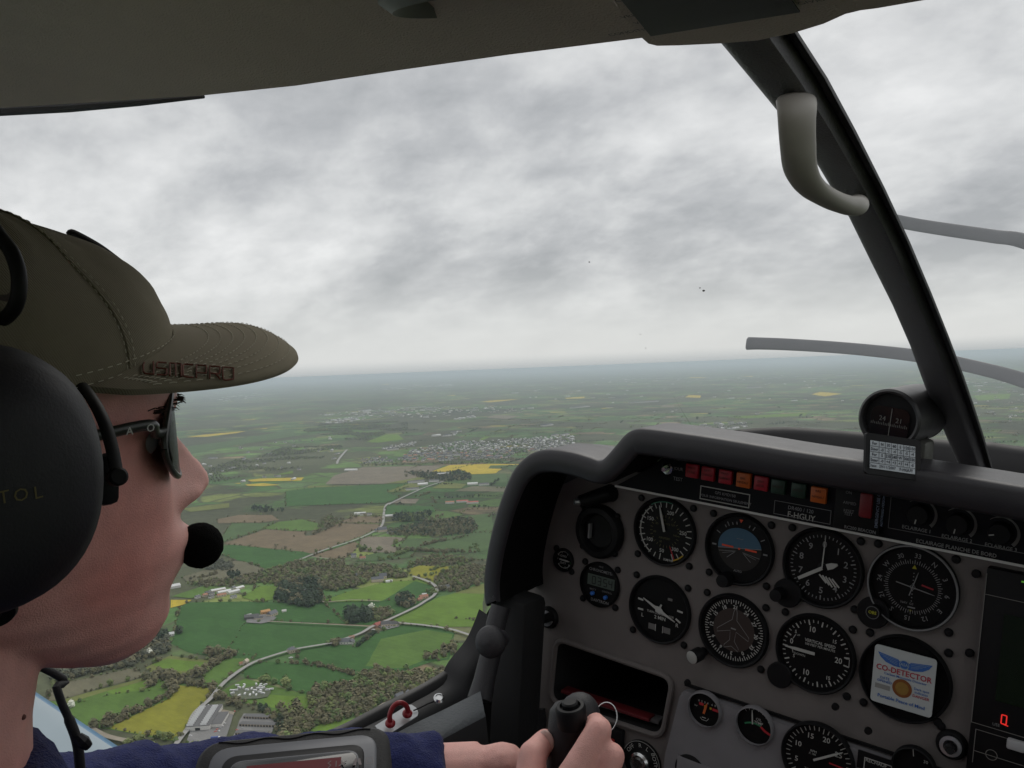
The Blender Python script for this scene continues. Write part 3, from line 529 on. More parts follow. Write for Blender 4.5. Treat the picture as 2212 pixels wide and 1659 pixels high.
for i, (x, y, l_) in enumerate([(720, 1050, 30), (790, 1070, 28), (900, 1070, 26), (970, 1025, 20), (900, 1025, 8), (640, 1095, 12), (565, 1110, 10), (480, 1130, 10), (640, 1130, 9), (760, 1110, 18), (900, 1130, 12), (600, 1080, 12)]): house('D', x, y, 10 if l_ > 15 else 8, l_, 4, 2.5, 18+i*7 % 30, MW if i % 3 else MCW, MWR if i < 4 else (MTI, MSL, MGR)[i % 3], ('long white roofed shed in the cluster behind the lips' if i < 4 else 'small house in the cluster behind the long white sheds'), 'shed' if i < 4 else 'house', 'shed' if i < 4 else 'house')['group'] = 'hamlet sheds' if i < 4 else 'hamlet houses'
house('C', 1555, 1018, 8, 14, 4, 4, 15, MW, MSL, 'white house outside the road curve near the dark hood'); house('C', 1500, 1010, 6, 12, 3, 2, 5, MW, MWR, 'white shed outside the road curve', 'shed', 'shed'); house('C', 545, 148, 12, 36, 5, 3, -3, MW, MWR, 'long white hall at left beyond the brown field', 'shed', 'shed'); house('C', 615, 156, 12, 36, 5, 3, -6, MW, MGR, 'long white hall at right beyond the brown field', 'shed', 'shed'); house('C', 890, 173, 10, 26, 4, 3, 0, MW, MWR, 'white shed right of the upper road', 'shed', 'shed'); house('C', 985, 165, 8, 14, 4, 3, 0, MW, MSL, 'white cottage by the dark copse right of the upper road')
house('C', 470, 650, 9, 12, 5, 5, 10, MW, MSL, 'slate roofed cottage under the small brown field'); house('C', 575, 675, 8, 14, 4, 4, 10, MCW, MTI, 'brown roofed cottage under the small brown field'); house('B', 1860, 1058, 8, 13, 5, 5, 40, MCW, MSL, 'cream gabled house just above the canopy sill'); house('B', 1928, 1040, 7, 11, 5, 5, 70, MCW, MSL, 'second cream gabled house just above the canopy sill'); house('A', 1085, 245, 7, 12, 4, 3, 10, MW, MWR, 'tiny white house at the edge of the dark clump by the chin'); house('B', 845, 285, 5, 8, 3, 2, 10, MW, MW, 'tiny white hut in the field right of the lone farm', 'shed', 'shed')
house('C', 1300, 1100, 4, 9, 3, 2, 0, MW, MWR, 'tiny white hut behind the salmon pink house', 'shed', 'shed'); house('D', 210, 1010, 12, 22, 5, 4, 20, MW, MWR, 'white farm shed right beside the lower lip', 'shed', 'shed')
for i, (x, y) in enumerate([(1310, 1385), (1200, 1395), (1400, 1395)]): house('F', x, y, 14, 40 if i != 1 else 30, 5, 3, 0, MW, (MRE, MTI, MRE)[i], ('pink roofed farm hall far behind the dark hedges', 'red roofed barn left of the pink roofed hall', 'long pink roofed barn right of the pink hall')[i], 'barn', 'barn')
for i, (x, y, l_) in enumerate([(330, 1108, 60), (900, 1212, 70), (960, 1235, 40), (870, 1278, 50), (1140, 1145, 50), (1500, 1235, 40), (1400, 1232, 40), (1060, 1205, 40)]): house('F', x, y, 16, l_, 6, 4, (i*37) % 40-20, MW, (MWR, MGR)[i % 2], ('small hall beside the brown field in front of the town', 'farm hall in the green fields in front of the town')[i > 0], 'farm', 'farm_hall')['group'] = 'halls before the town'
# caravans in a ring
def caravan_mesh(i):
    b = MB(); b.box((0, 0, 1.55), (6.6, 2.4, 2.3), bev=.35, seg=2); b.mi = 1; b.box((0, 0, 2.0), (4.8, 2.44, .55)); b.mi = 2; b.lathe((-.5, -1.0, .42), (0, 1, 0), [(.42, 0), (.42, 2.0)], 10); b.box((4.0, 0, .5), (1.6, .2, .12))
    bmesh.ops.remove_doubles(b.bm, verts=b.bm.verts, dist=1e-5); me = bpy.data.meshes.new('caravan'); b.bm.to_mesh(me); b.bm.free()
    for m in (mat('caravan_white', (.8, .8, .8), .4), mat('caravan_glass', (.06, .07, .08), .2), mat('caravan_tyre', (.03, .03, .03), .8)): me.materials.append(m)
    return me
cmv = caravan_mesh(0)
for i, (x, y) in enumerate([(385, 990), (432, 945), (420, 988), (450, 965), (495, 940), (390, 1015), (488, 962), (500, 1020), (545, 1030), (575, 1012), (520, 985), (600, 935), (640, 938), (680, 940), (660, 968), (700, 985), (620, 970), (640, 990), (630, 1005), (660, 1015), (590, 990), (560, 975), (600, 1030), (735, 978), (450, 1035), (640, 955)]):
    g = GC('B', x, y); o = bpy.data.objects.new('caravan', cmv); COL.objects.link(o); o.location = (g[0], g[1], -HG+1.2); c0_ = GC('B', 550, 985); o.rotation_euler = (0, 0, math.atan2(g[1]-c0_[1], g[0]-c0_[0])+rng.normal(0, .5)); o.scale = (.9, 1.0, 1.0)
    tag(o, 'white caravan parked in the ring of caravans on the grass', 'caravan', 'caravans parked in a ring')
def car_mesh(col):
    b = MB(); b.box((0, 0, .62), (4.2, 1.75, .6), bev=.15); b.box((-.2, 0, 1.1), (2.3, 1.55, .55), bev=.2); b.mi = 1; b.box((-.2, 0, 1.08), (2.4, 1.3, .35), bev=.1)
    for sx in (-1.3, 1.3): b.lathe((sx, -.85, .33), (0, 1, 0), [(.33, 0), (.33, 1.7)], 12)
    me = bpy.data.meshes.new('parked_car'); b.bm.to_mesh(me); b.bm.free(); me.materials.append(mat('car_paint_%d' % int(col[0]*100+col[2]*1000), col, .3)); me.materials.append(MDK); return me
CM = [car_mesh(c) for c in ((.75, .75, .75), (.5, .1, .08), (.1, .12, .3), (.35, .35, .36))]
for i, (x, y) in enumerate([(20, 1385), (270, 1270), (255, 1330), (285, 1320), (240, 1350), (300, 1300), (320, 1275), (275, 1345), (430, 1335), (480, 1320), (410, 1170), (180, 1115), (585, 1100)]):
    g = GC('B', x, y); o = bpy.data.objects.new('parked_car', CM[(0, 0, 1, 3, 1, 0)[i % 6]]); COL.objects.link(o); o.location = (g[0], g[1], -HG+1.3); o.rotation_euler = (0, 0, rng.random()*3); tag(o, 'tiny car parked in the yards by the ribbed hall', 'car', 'cars in the yards')
for i, (x, y) in enumerate([(1630, 450), (1628, 476), (905, 697)]):
    g = GC('B', x, y); o = bpy.data.objects.new('white_van', CM[0]); COL.objects.link(o); o.location = (g[0], g[1], -HG+.9); o.scale = (1.6, 1.4, 1.7); o.rotation_euler = (0, 0, 1.1); tag(o, ('white van at the roadside under the red roofed barn', 'second white van on the grass under the red roofed barn', 'white van below the cream hipped house')[i], 'van')
# ribbed hall with skylights
g0 = GC('B', 70, 1340); g1 = GC('B', 195, 1150); ax = Vector((g1[0]-g0[0], g1[1]-g0[1], 0)); ln = ax.length; ang = math.atan2(ax.y, ax.x)
t = thing('industrial_hall', (g0[0], g0[1], -HG+1), 'white ribbed industrial hall with two rows of skylights', 'factory', frame='W')
def part(n, b, m_, loc=(0, 0, 0), par=None, sm=0):
    o = obj(n, b, m_, frame='W', smooth=sm, origin=(0, 0, 0)); o.parent = par or t; o.location = loc; return o
b = MB(); b.box((ln/2, -2, 3), (ln, 30, 6)); part('wall', b, MW); b = MB(); b.box((ln/2, -2, 6.2), (ln+.6, 30.6, .4)); part('roof', b, MGR)
b = MB(); b.box((ln*.36, -24, 2.5), (ln*.55, 13.5, 5)); part('annex', b, MW); b = MB(); b.box((ln*.36, -24, 5.2), (ln*.55+.5, 14, .4)); part('annex_roof', b, MGR)
b = MB(); b.box((-.3, -2, 2), (.4, 6, 4)); part('gate', b, MDK)
for k in range(11):
    for y_ in (8.5, -8.5):
        b = MB(); b.prism([(0, -3.8, 0), (3.0, -3.8, 0), (.6, -3.8, 2.6)], (0, 7.6, 0)); part('skylight', b, MWR, (2+k*(ln-4)/11, y_, 6.41))
t.rotation_euler = (0, 0, ang)
for i, (xa, ya, xb, yb, n_) in enumerate([(485, 1232, 705, 1240, 9), (448, 1300, 760, 1310, 12), (412, 1378, 690, 1388, 12)]):
    a_, b_ = GC('B', xa, ya), GC('B', xb, yb); ax = Vector((b_[0]-a_[0], b_[1]-a_[1], 0)); ln = ax.length
    t = thing('garage_row', (a_[0], a_[1], -HG+1), ('upper row of lock-up garages with a flat grey roof', 'middle row of lock-up garages with a flat grey roof', 'lower row of lock-up garages with a flat grey roof')[i], 'garages', 'rows of lock-up garages', frame='W')
    b = MB(); b.box((ln/2, 4.5, 1.6), (ln, 9, 3.2)); part('wall', b, MCW); b = MB(); b.box((ln/2, 4.5, 3.35), (ln+.6, 9.6, .3)); part('roof', b, MGR)
    for k in range(n_): b = MB(); b.box((0, 0, 1.35), (ln/n_*.66, .2, 2.7)); part('garage_door', b, MDK, ((k+.5)*ln/n_, -.1, 0))
    t.rotation_euler = (0, 0, math.atan2(ax.y, ax.x))
b = MB(); b.box((0, 0, 1.6), (9, 3, 2.6), bev=.1); b.mi = 1; b.box((5.5, 0, 1.4), (2, 2.8, 2.4), bev=.2); g = GC('B', 232, 1412)
o = obj('truck_trailer', b, [mat('blue_tarp', (.05, .09, .32), .6), MWR], frame='W', smooth=30, origin=(0, 0, 0)); o.location = (g[0], g[1], -HG+1.3); o.rotation_euler = (0, 0, .8); tag(o, 'truck trailer with a blue cover in the yard of the ribbed hall', 'trailer')
TWW = mat('town_render', (.50, .48, .45), .85, nscale=.3, namt=.15); TWS = mat('town_slate', (.12, .122, .13), .8, nscale=.4, namt=.2)
# the town and the scattered far buildings
HV = []
for i, (wl, rf) in enumerate([(TWW, TWS), (TWW, TWS), (MCW, TWS), (TWW, MGR), (MCW, MTI), (MW, TWS)]):
    b, r = house_parts(9+i % 3*2, 12+i*2, 5+i % 2*2, 4, False, wl, rf); me = bpy.data.meshes.new('town_house'); nb = bmesh.new(); b.bm.to_mesh(me); nb.from_mesh(me); n_ = len(nb.faces); r.bm.to_mesh(me); nb.from_mesh(me)
    nb.faces.ensure_lookup_table()
    for f in nb.faces[n_:]: f.material_index = 1
    nb.to_mesh(me); me.materials.append(wl); me.materials.append(rf); nb.free(); HV.append(me)
def scatter(c, pts, n):
    P = np.array([GC(c, *p)[:2] for p in pts]); lo, hi = P.min(0), P.max(0); out = []
    while len(out) < n:
        q = lo+(hi-lo)*rng.random(2); ins = False; j = len(P)-1
        for i in range(len(P)):
            if (P[i, 1] > q[1]) != (P[j, 1] > q[1]) and q[0] < (P[j, 0]-P[i, 0])*(q[1]-P[i, 1])/(P[j, 1]-P[i, 1])+P[i, 0]: ins = not ins
            j = i
        if ins: out.append(q)
    return out
TOWN = scatter('F', [(750, 1000), (850, 930), (1060, 880), (1300, 850), (1560, 845), (1760, 835), (2300, 790), (2300, 900), (1780, 950), (1700, 1010), (1300, 1015), (800, 1035), (620, 1030)], 860)+scatter('F', [(600, 900), (900, 855), (880, 890), (620, 925)], 60)+scatter('F', [(420, 1010), (560, 990), (700, 1000), (680, 1040), (440, 1050)], 26)
TOWN.sort(key=lambda q: q[0]**2+q[1]**2)
for i, q in enumerate(TOWN[:290]):
    o = bpy.data.objects.new('town_house', HV[int(rng.integers(6))]); COL.objects.link(o); o.location = (q[0], q[1], -HG+.5); s_ = .75+.35*rng.random(); o.scale = (s_, s_, s_); o.rotation_euler = (0, 0, rng.random()*3.2); tag(o, 'tiny pale house in the town beyond the yellow rapeseed field', 'house', 'houses of the town')
def boxes(name, lst, label, cat):
    V_, F_, M_ = [], [], []
    for x, y, l_, w_, h, a in lst:
        k = len(V_); ca, sa = cos(a), sin(a)
        for zz_, e in ((0, 1), (h, 1), (h*1.5, .15)):
            for sx, sy in ((-1, -1), (1, -1), (1, 1), (-1, 1)): X, Y = sx*l_/2, sy*w_/2*e; V_.append((x+X*ca-Y*sa, y+X*sa+Y*ca, -HG+zz_+.4))
        r_ = int(rng.integers(1, 4))
        for j in range(4): F_ += [(k+j, k+(j+1) % 4, k+4+(j+1) % 4, k+4+j), (k+4+j, k+4+(j+1) % 4, k+8+(j+1) % 4, k+8+j)]; M_ += [0, r_]
        F_.append((k+8, k+9, k+10, k+11)); M_.append(r_)
    o = bpy.data.objects.new(name, npmesh(name, V_, F_, [TWW, TWS, MGR, MWR], mi=M_, origin=(lst[0][0], lst[0][1], -HG))); COL.objects.link(o); o.location = (lst[0][0], lst[0][1], -HG); tag(o, label, cat, None, 'stuff')
boxes('town_outskirts', [(q[0], q[1], 10+5*rng.random(), 8, 5, rng.random()*3) for q in TOWN[290:]], 'far streets of pale houses at the back of the town', 'houses')
FAR = []
for c, pts, n in (('F', [(40, 690), (150, 660), (400, 630), (480, 640), (430, 665), (200, 690)], 70), ('F', [(0, 620), (400, 575), (1100, 545), (1500, 540), (1900, 560), (1850, 600), (1400, 600), (1000, 640), (500, 640)], 170), ('F', [(1220, 660), (1380, 620), (1440, 645), (1300, 662)], 30), ('F', [(1040, 810), (1180, 780), (1300, 760), (1210, 815)], 10), ('F', [(450, 400), (900, 350), (1200, 340), (1250, 370), (700, 400)], 70), ('E', [(250, 500), (900, 420), (1000, 450), (500, 520)], 30), ('G', [(0, 560), (0, 420), (600, 380), (2000, 360), (2100, 600), (700, 640)], 130), ('G', [(1050, 680), (1250, 640), (1430, 640), (1460, 680)], 40), ('E', [(300, 1050), (700, 900), (1600, 800), (1700, 1050), (700, 1330)], 40), ('G', [(2700, 400), (3100, 400), (3100, 640), (2800, 640)], 50)):
    for q in scatter(c, pts, n): d_ = sqrt(q[0]**2+q[1]**2)/5000; FAR.append((q[0], q[1], (14+26*rng.random()**3*1.6)*max(1, d_*.8), 13*max(1, d_*.6), 6, rng.random()*3))
for c, x0, y0, x1, y1, wd in (('F', 805, 556, 985, 546, 40), ('F', 400, 582, 500, 574, 30), ('G', 750, 526, 915, 517, 70), ('G', 412, 556, 505, 547, 60), ('G', 1965, 366, 2085, 362, 120), ('G', 298, 720, 325, 717, 30), ('G', 352, 718, 388, 714, 30), ('F', 1050, 808, 1112, 800, 24), ('F', 1150, 806, 1208, 800, 24), ('G', 1445, 437, 1520, 433, 80), ('G', 240, 662, 290, 656, 40), ('F', 2015, 716, 2095, 706, 40), ('F', 650, 930, 745, 922, 20), ('F', 1100, 985, 1310, 975, 22)):
    a_, b_ = GC(c, x0, y0), GC(c, x1, y1); FAR.append(((a_[0]+b_[0])/2, (a_[1]+b_[1])/2, float(np.linalg.norm(b_-a_)), wd, 9, math.atan2(b_[1]-a_[1], b_[0]-a_[0])))
boxes('distant_buildings', FAR, 'scattered white halls and villages towards the horizon', 'buildings')
scene.cycles.volume_bounces = 1
# ================================================================== THE AIRCRAFT
AC = thing('light_aircraft', (.36, -.4, -.6), 'cockpit of a small light aircraft with dark grey panel, canopy and propeller blades', 'aircraft')
PLA = mat('dark_grey_plastic', (.028, .027, .031), .5, nscale=60, namt=.12, bump=.35, bscale=900)
HOODM = mat('hood_foam', (.022, .0205, .024), .44, nscale=40, namt=.12, bump=.12, bscale=1100)
PANM = mat('panel_grey', (.160, .143, .137), .75, nscale=30, namt=.08, bump=.25, bscale=1500)
SUBM = mat('subpanel_grey', (.21, .203, .215), .7, nscale=30, namt=.08, bump=.25, bscale=1500)
BLK = mat('black_plastic', (.0065, .0065, .0075), .55, spec=.25, nscale=50, namt=.15); BLKR = mat('black_rubber', (.015, .015, .016), .75, nscale=80, namt=.2, bump=.3, bscale=900)
DIAL = mat('dial_black', (.0045, .0045, .005), .5, spec=.2); WHT = mat('dial_white', (.44, .44, .42), .6); WDIM = mat('print_grey', (.22, .22, .225), .7); CHR = mat('chrome', (.6, .6, .6), .25, 1.0); ALU = mat('aluminium', (.42, .43, .44), .4, .85, nscale=40, namt=.15)
LINER = mat('roof_liner', (.55, .465, .405), .9, nscale=9, namt=.10, bump=.6, bscale=800)
HANDM = mat('handle_beige', (.36, .34, .31), .5, nscale=25, namt=.05); REDM = mat('red_enamel', (.23, .010, .016), .35, nscale=30, namt=.12); SILLM = mat('sill_vinyl', (.072, .080, .086), .7, nscale=14, namt=.25, bump=.7, bscale=260)
TRIM = mat('sill_dark_trim', (.022, .022, .024), .6, nscale=50, namt=.2); WALLM = mat('side_wall_black', (.012, .012, .013), .85, nscale=50, namt=.2)
WNGW = mat('wing_white', (.28, .35, .39), .3, nscale=4, namt=.05); WNGB = mat('wing_blue', (.05, .17, .32), .3, nscale=4, namt=.08); BLADE = mat('blade_grey', (.24, .245, .255), .35, nscale=10, namt=.06)
GLS = bpy.data.materials.new('plexiglass'); GLS.use_nodes = True; _n = GLS.node_tree; _n.nodes.remove(_n.nodes['Principled BSDF'])
_t = nd(_n, 'ShaderNodeBsdfTransparent', Color=(.955, .96, .955, 1)); _g = nd(_n, 'ShaderNodeBsdfGlossy', Roughness=.03); _f = nd(_n, 'ShaderNodeLayerWeight', Blend=.5); _m = nd(_n, 'ShaderNodeMixShader'); _q = nd(_n, 'ShaderNodeMath', operation='POWER'); _q.inputs[1].default_value = 5.; _n.links.new(_f.outputs['Facing'], _q.inputs[0]); _q2 = nd(_n, 'ShaderNodeMath', operation='MULTIPLY_ADD'); _q2.inputs[1].default_value = .04; _q2.inputs[2].default_value = .006; _n.links.new(_q.outputs[0], _q2.inputs[0])
_n.links.new(_q2.outputs[0], _m.inputs[0]); _n.links.new(_t.outputs[0], _m.inputs[1]); _n.links.new(_g.outputs[0], _m.inputs[2]); _n.links.new(_m.outputs[0], _n.nodes['Material Output'].inputs[0])
UC = .36
def mir(p): return Vector((2*UC-p[0], p[1], p[2]))
# ---- roof liner: shallow dome, front edge swept, carried aft over the cabin
edge = [U(-260, 262, -.30), D(0, 234, .70), D(200, 222, .66), D(440, 207, .63), D(640, 185, .60), D(860, 152, .57), D(1100, 118, .545), D(1370, 84, .53)]
edge = [F(0, 0, 0)]*0 + [Vector((-.285, -.675, .355))] + [Vector((p.x, p.y, p.z)) for p in (V(0, 233, .374), V(200, 221, .379), V(440, 206, .383), V(640, 185, .386), V(860, 152, .389), V(1100, 118, .391), V(1370, 84, .392), V(1560, 60, .392))]
edge = edge + [Vector((UC, edge[-1].y+.005, .392))]
edge = edge + [mir(p) for p in edge[-2::-1]]
rb = MB(); rows = []
for k in range(9):
    t = k/8; rows.append([Vector((UC+(p.x-UC)*(1+.06*t), p.y-.80*t**1.1, p.z+.045*sin(min(1, t*3)*pi/2)-.10*t*t)) for p in edge])
top = [[p+Vector((0, -.004*j, .03)) for j, p in enumerate(r)] for r in rows]
front = [[p+Vector((0, .004, .012)) for p in rows[0]]]
rb.loft(rows, closed=False); rb.loft([rows[0], [p+Vector((0, .003, .006)) for p in rows[0]], [p+Vector((0, -.002, .03)) for p in rows[0]]]+[[p+Vector((0, 0, .03)) for p in r] for r in rows[1:]], closed=False)
obj('roof_liner', rb, LINER, AC, smooth=60)
# black seal strip peeping out under the left end of the roof edge
sb = MB(); se = [V(q[0], q[1]+q[2], .386) for q in ((-60, 236, 5), (0, 233, 5), (150, 226, 5), (300, 216, 4), (440, 207, 2))]; sb.tube(se, [.004, .0045, .004, .003, .0012], 8); obj('edge_seal', sb, BLKR, AC)
# round air vent bowl at the top of the picture
vb = MB(); vc = V(1028, -22, .405); vb.lathe(vc, (0, .25, -1), [(.046, -.004), (.046, .002), (.040, .007), (.034, .003), (.03, -.006), (.001, -.008)], 36); obj('roof_lamp', vb, [mat('lamp_grey', (.16, .165, .15), .5)], AC)
# overhead console with its dark placard
cb = MB(); CPL = .372
ol = [(1290, -60), (1330, 10), (1372, 62), (1392, 80), (1412, 85), (1460, 84), (1560, 79), (1640, 72), (1720, 55), (1790, 33), (1840, 10), (1880, 0), (1920, -8), (1990, -60)]
low = [V(x, y, CPL) for x, y in ol]; upo = [Vector((p.x, p.y, CPL+.006)) for p in low]; 
def inset(ps, k): c = sum(ps, Vector())/len(ps); return [p+(c-p)*k for p in ps]
ring0 = [p+Vector((0, 0, .035)) for p in low]; cb.loft([ring0, upo, low, inset([p-Vector((0, 0, .003)) for p in low], .05)]); con = obj('overhead_console', cb, LINER, AC, smooth=50)
PLZ = CPL-.0042
def PL(x, y): return None
pc = [V(1296, -60, PLZ), V(1406, 75, PLZ), V(1728, 23, PLZ), V(1670, -60, PLZ)]
pb = MB(); pb.prism(pc, (0, 0, -.0006)); obj('placard', pb, mat('placard_black', (.014, .013, .018), .5), con)
ex = (V(1728, 23, PLZ)-V(1406, 75, PLZ)); ey = (V(1296, -60, PLZ)-V(1406, 75, PLZ)); exn = ex.normalized(); eyn = (ey-exn*ey.dot(exn)).normalized()
tb = MB(); o_ = V(1406, 75, PLZ)+Vector((0, 0, -.0012))
def PP(x, y): return o_+exn*x+eyn*y
for i, s_ in enumerate(['CONDITIONS VFR DE JOUR EN ZONE NON GIVRANTE', 'VITESSE DE MANOEUVRE VA 215 KM/H', 'VRILLES INTERDITES   MASSE MAXI 900 KG', 'CET AVION DOIT ETRE UTILISE EN', 'CATEGORIE NORMALE OU UTILITAIRE', 'INTERDICTION DE FUMER']):
    q_ = ex*.52+ey.normalized()*(.011+.0085*i); tb.text(s_, .0040, q_.dot(exn), q_.dot(eyn), PP, sx=.95)
obj('placard_text', tb, mat('placard_ink', (.06, .06, .062), .7), con, smooth=0)
# ---- windscreen post
Lft = [(1480, 0), (1540, 85), (1612, 170), (1676, 246), (1752, 345), (1826, 466), (1872, 560), (1920, 655), (1958, 742), (1990, 830), (2025, 910), (2062, 992), (2096, 1075)]
Rgt = [(1672, 0), (1716, 60), (1785, 168), (1846, 282), (1908, 405), (1962, 520), (2008, 630), (2046, 725), (2078, 810), (2102, 880), (2122, 940), (2138, 992), (2162, 1075)]
def sweep_post(b, L_, R_2, uu, th, k0=0, k1=1, dz=0):
    rings = []
    for (a, c) in zip(L_, R_2):
        p = U(*a, uu); q = U(*c, uu)
        mid = (p+q)/2; vd = (mid-Vector(C0)); dist = vd.length; vd.normalize(); wv = (q-p); wv -= vd*wv.dot(vd); 
        p2 = mid-wv/2; q2 = mid+wv/2; e0 = p2+(q2-p2)*k0; e1 = p2+(q2-p2)*k1; r = (e1-e0)
        rings.append([e0+vd*th*.5+vd*dz, e0+vd*th*.15+vd*dz, e0+r*.05+vd*dz, e0+r*.12-vd*.002+vd*dz, e0+r*.62-vd*.003+vd*dz, e0+r*.70-vd*.001+vd*dz, e1-r*.03+vd*th*.62+vd*dz, e1+vd*th*.75+vd*dz, e1+vd*th+vd*dz, e0+vd*th+vd*dz])
    b.loft(rings)
b = MB(); sweep_post(b, Lft, Rgt, .30, .035, 0, .86); POST = obj('windscreen_post', b, mat('post_padding', (.11, .107, .115), .5, nscale=50, namt=.15, bump=.5, bscale=700), AC, smooth=50)
b = MB(); sweep_post(b, Lft, Rgt, .30, .02, .84, 1., .016); obj('post_seal', b, BLKR, AC, smooth=50)
# ---- grab handle on the post
hp = spline([D(1738, 222, .50), D(1722, 216, .475), D(1721, 245, .460), D(1724, 315, .463), D(1730, 365, .470), D(1752, 403, .482), D(1790, 428, .50), D(1826, 442, .515), D(1850, 445, .53), D(1853, 440, .57)], 6)
def hr(i, n):
    t = i/(n-1); return (lerp_tab([(0, .003), (.05, .0082), (.14, .0104), (.35, .0092), (.55, .0074), (.8, .0058), (1, .0068)], t, 1), lerp_tab([(0, .004), (.12, .0040), (.5, .0050), (1, .0060)], t, 1))
b = MB(); vdir = D(1740, 330, 1)-D(1740, 330, 0); b.tube(hp, [hr(i, len(hp)) for i in range(len(hp))], 20, up=tuple((D(1800, 330, .55)-D(1740, 330, .55)).normalized())); obj('grab_handle', b, HANDM, AC, smooth=60)
# ---- glareshield
HF = -.10
hl = [F(x, y, HF) for x, y in ((1049, 1312), (1044, 1300), (1042, 1250), (1050, 1190), (1061, 1140), (1078, 1080), (1102, 1022), (1126, 992), (1152, 976), (1186, 971), (1232, 977), (1270, 988), (1292, 995), (1306, 985), (1326, 962), (1347, 938), (1368, 927), (1400, 926.5), (1480, 937), (1561, 949), (1699, 972.5), (1828, 991.5), (1980, 1014), (2212, 1052))]
hl = [Vector((p.x, 0, p.z)) for p in hl]; hl += [Vector((.52, 0, .128)), Vector((.74, 0, .126)), Vector((.77, 0, .09)), Vector((.83, 0, .092)), Vector((.90, 0, .02)), Vector((.915, 0, -.11))]
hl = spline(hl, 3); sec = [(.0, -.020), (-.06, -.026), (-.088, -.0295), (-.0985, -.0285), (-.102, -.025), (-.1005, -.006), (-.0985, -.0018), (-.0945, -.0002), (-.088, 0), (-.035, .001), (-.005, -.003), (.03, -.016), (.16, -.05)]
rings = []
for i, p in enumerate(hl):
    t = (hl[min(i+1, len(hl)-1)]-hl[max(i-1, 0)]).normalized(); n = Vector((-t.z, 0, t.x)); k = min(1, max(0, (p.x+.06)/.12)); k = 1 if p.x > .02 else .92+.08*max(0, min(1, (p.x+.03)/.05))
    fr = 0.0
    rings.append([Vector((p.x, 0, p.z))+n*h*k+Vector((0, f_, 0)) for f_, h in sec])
b = MB(); b.loft([r[3:] for r in rings], closed=False); b.face([b.bm.verts.new(p) for p in rings[0]]); b.mi = 1; b.loft([r[:4] for r in rings], closed=False); obj('glareshield', b, [HOODM, mat('hood_inner_shade', (.006, .006, .0065), .95, nscale=60, namt=.2, spec=.1)], AC, smooth=60)  # inner faces near-black: deep shade under the hood put into the colour
# windscreen base: black frame curving behind the hood, and seat of the post
bf = [F(x, y, f_) for x, y, f_ in ((1480, 952, .16), (1560, 936, .20), (1620, 929, .225), (1690, 926, .24), (1760, 929, .25), (1850, 936, .25), (1960, 946, .25), (2080, 958, .25), (2212, 970, .24))]
bf += [Vector((.62, .22, .10)), Vector((.80, .12, .05)), Vector((.93, -.02, -.08))]; bf = [Vector((-.255, .0, -.16)), Vector((-.20, .06, -.02)), Vector((-.10, .115, .06)), Vector((0.0, .15, .092))] + bf
BF = spline(bf, 4); b = MB(); b.loft([[p+Vector((0, .012, .0)), p+Vector((0, 0, .002)), p+Vector((0, -.010, -.006)), p+Vector((0, -.008, -.05))] for p in BF], closed=False); obj('windscreen_frame', b, mat('frame_dark', (.02, .019, .02), .55, nscale=30, namt=.2), AC, smooth=60)
dk = MB(); dk.loft([[Vector((-.2, .012, -.06)), Vector((-.03, .012, .04)), Vector((.1, .012, .085)), Vector((.6, .012, .085)), Vector((.9, .012, .0))], [Vector((-.2, .14, -.2)), Vector((.0, .2, .02)), Vector((.1, .23, .05)), Vector((.6, .23, .05)), Vector((.9, .12, -.1))]], closed=False); obj('coaming', dk, BLKR, AC, smooth=60)
# ---- panel sheet with the map box opening
def rrect(pts, r, n=5):                            # rounded polygon
    out = []; m_ = len(pts)
    for i in range(m_):
        p, a, c = Vector(pts[i]), Vector(pts[i-1]), Vector(pts[(i+1) % m_]); d0 = (a-p).normalized()*r; d1 = (c-p).normalized()*r
        for k in range(n+1): t = k/n; out.append((p+d0)*(1-t)**2+p*2*t*(1-t)+(p+d1)*t*t)
    return out
def plate(outline, hole, f0, th):
    b = MB(); o1 = [b.bm.verts.new((p[0], f0, p[1])) for p in outline]; es = [b.bm.edges.new((o1[i], o1[(i+1) % len(o1)])) for i in range(len(o1))]
    for hh_ in hole:
        h1 = [b.bm.verts.new((p[0], f0, p[1])) for p in hh_]; es += [b.bm.edges.new((h1[i], h1[(i+1) % len(h1)])) for i in range(len(h1))]
    bmesh.ops.triangle_fill(b.bm, edges=es, use_beauty=True, use_dissolve=False)
    g = bmesh.ops.extrude_face_region(b.bm, geom=list(b.bm.faces)); bmesh.ops.translate(b.bm, vec=(0, th, 0), verts=[v for v in g['geom'] if isinstance(v, bmesh.types.BMVert)])
    return b
P2 = lambda x, y, f_=0: (F(x, y, f_).x, F(x, y, f_).z)
def V2(x, y, f_=0): q = F(x, y, f_); return Vector((q.x, q.z))
hole = rrect([V2(1203, 1378), V2(1456, 1464), V2(1432, 1592), V2(1190, 1512)], .016)
outl = [V2(1128, 1335), V2(1157, 1352), V2(1143, 1430), V2(1122, 1530), V2(1104, 1640), V2(1085, 1760)]
outl = [Vector((-.196, -.10)), V2(1134, 1335), V2(1159, 1356), V2(1146, 1430), V2(1128, 1530), V2(1112, 1640), Vector((-.213, -.46)), Vector((.93, -.46)), Vector((.92, -.08)), Vector((.86, .05)), Vector((.74, .095)), Vector((.03, .10)), Vector((-.02, .065)), Vector((-.10, .06)), Vector((-.15, .03)), Vector((-.175, -.02))]
b = plate(outl, [hole], 0, .004); PAN = obj('instrument_panel', b, PANM, AC, smooth=0)
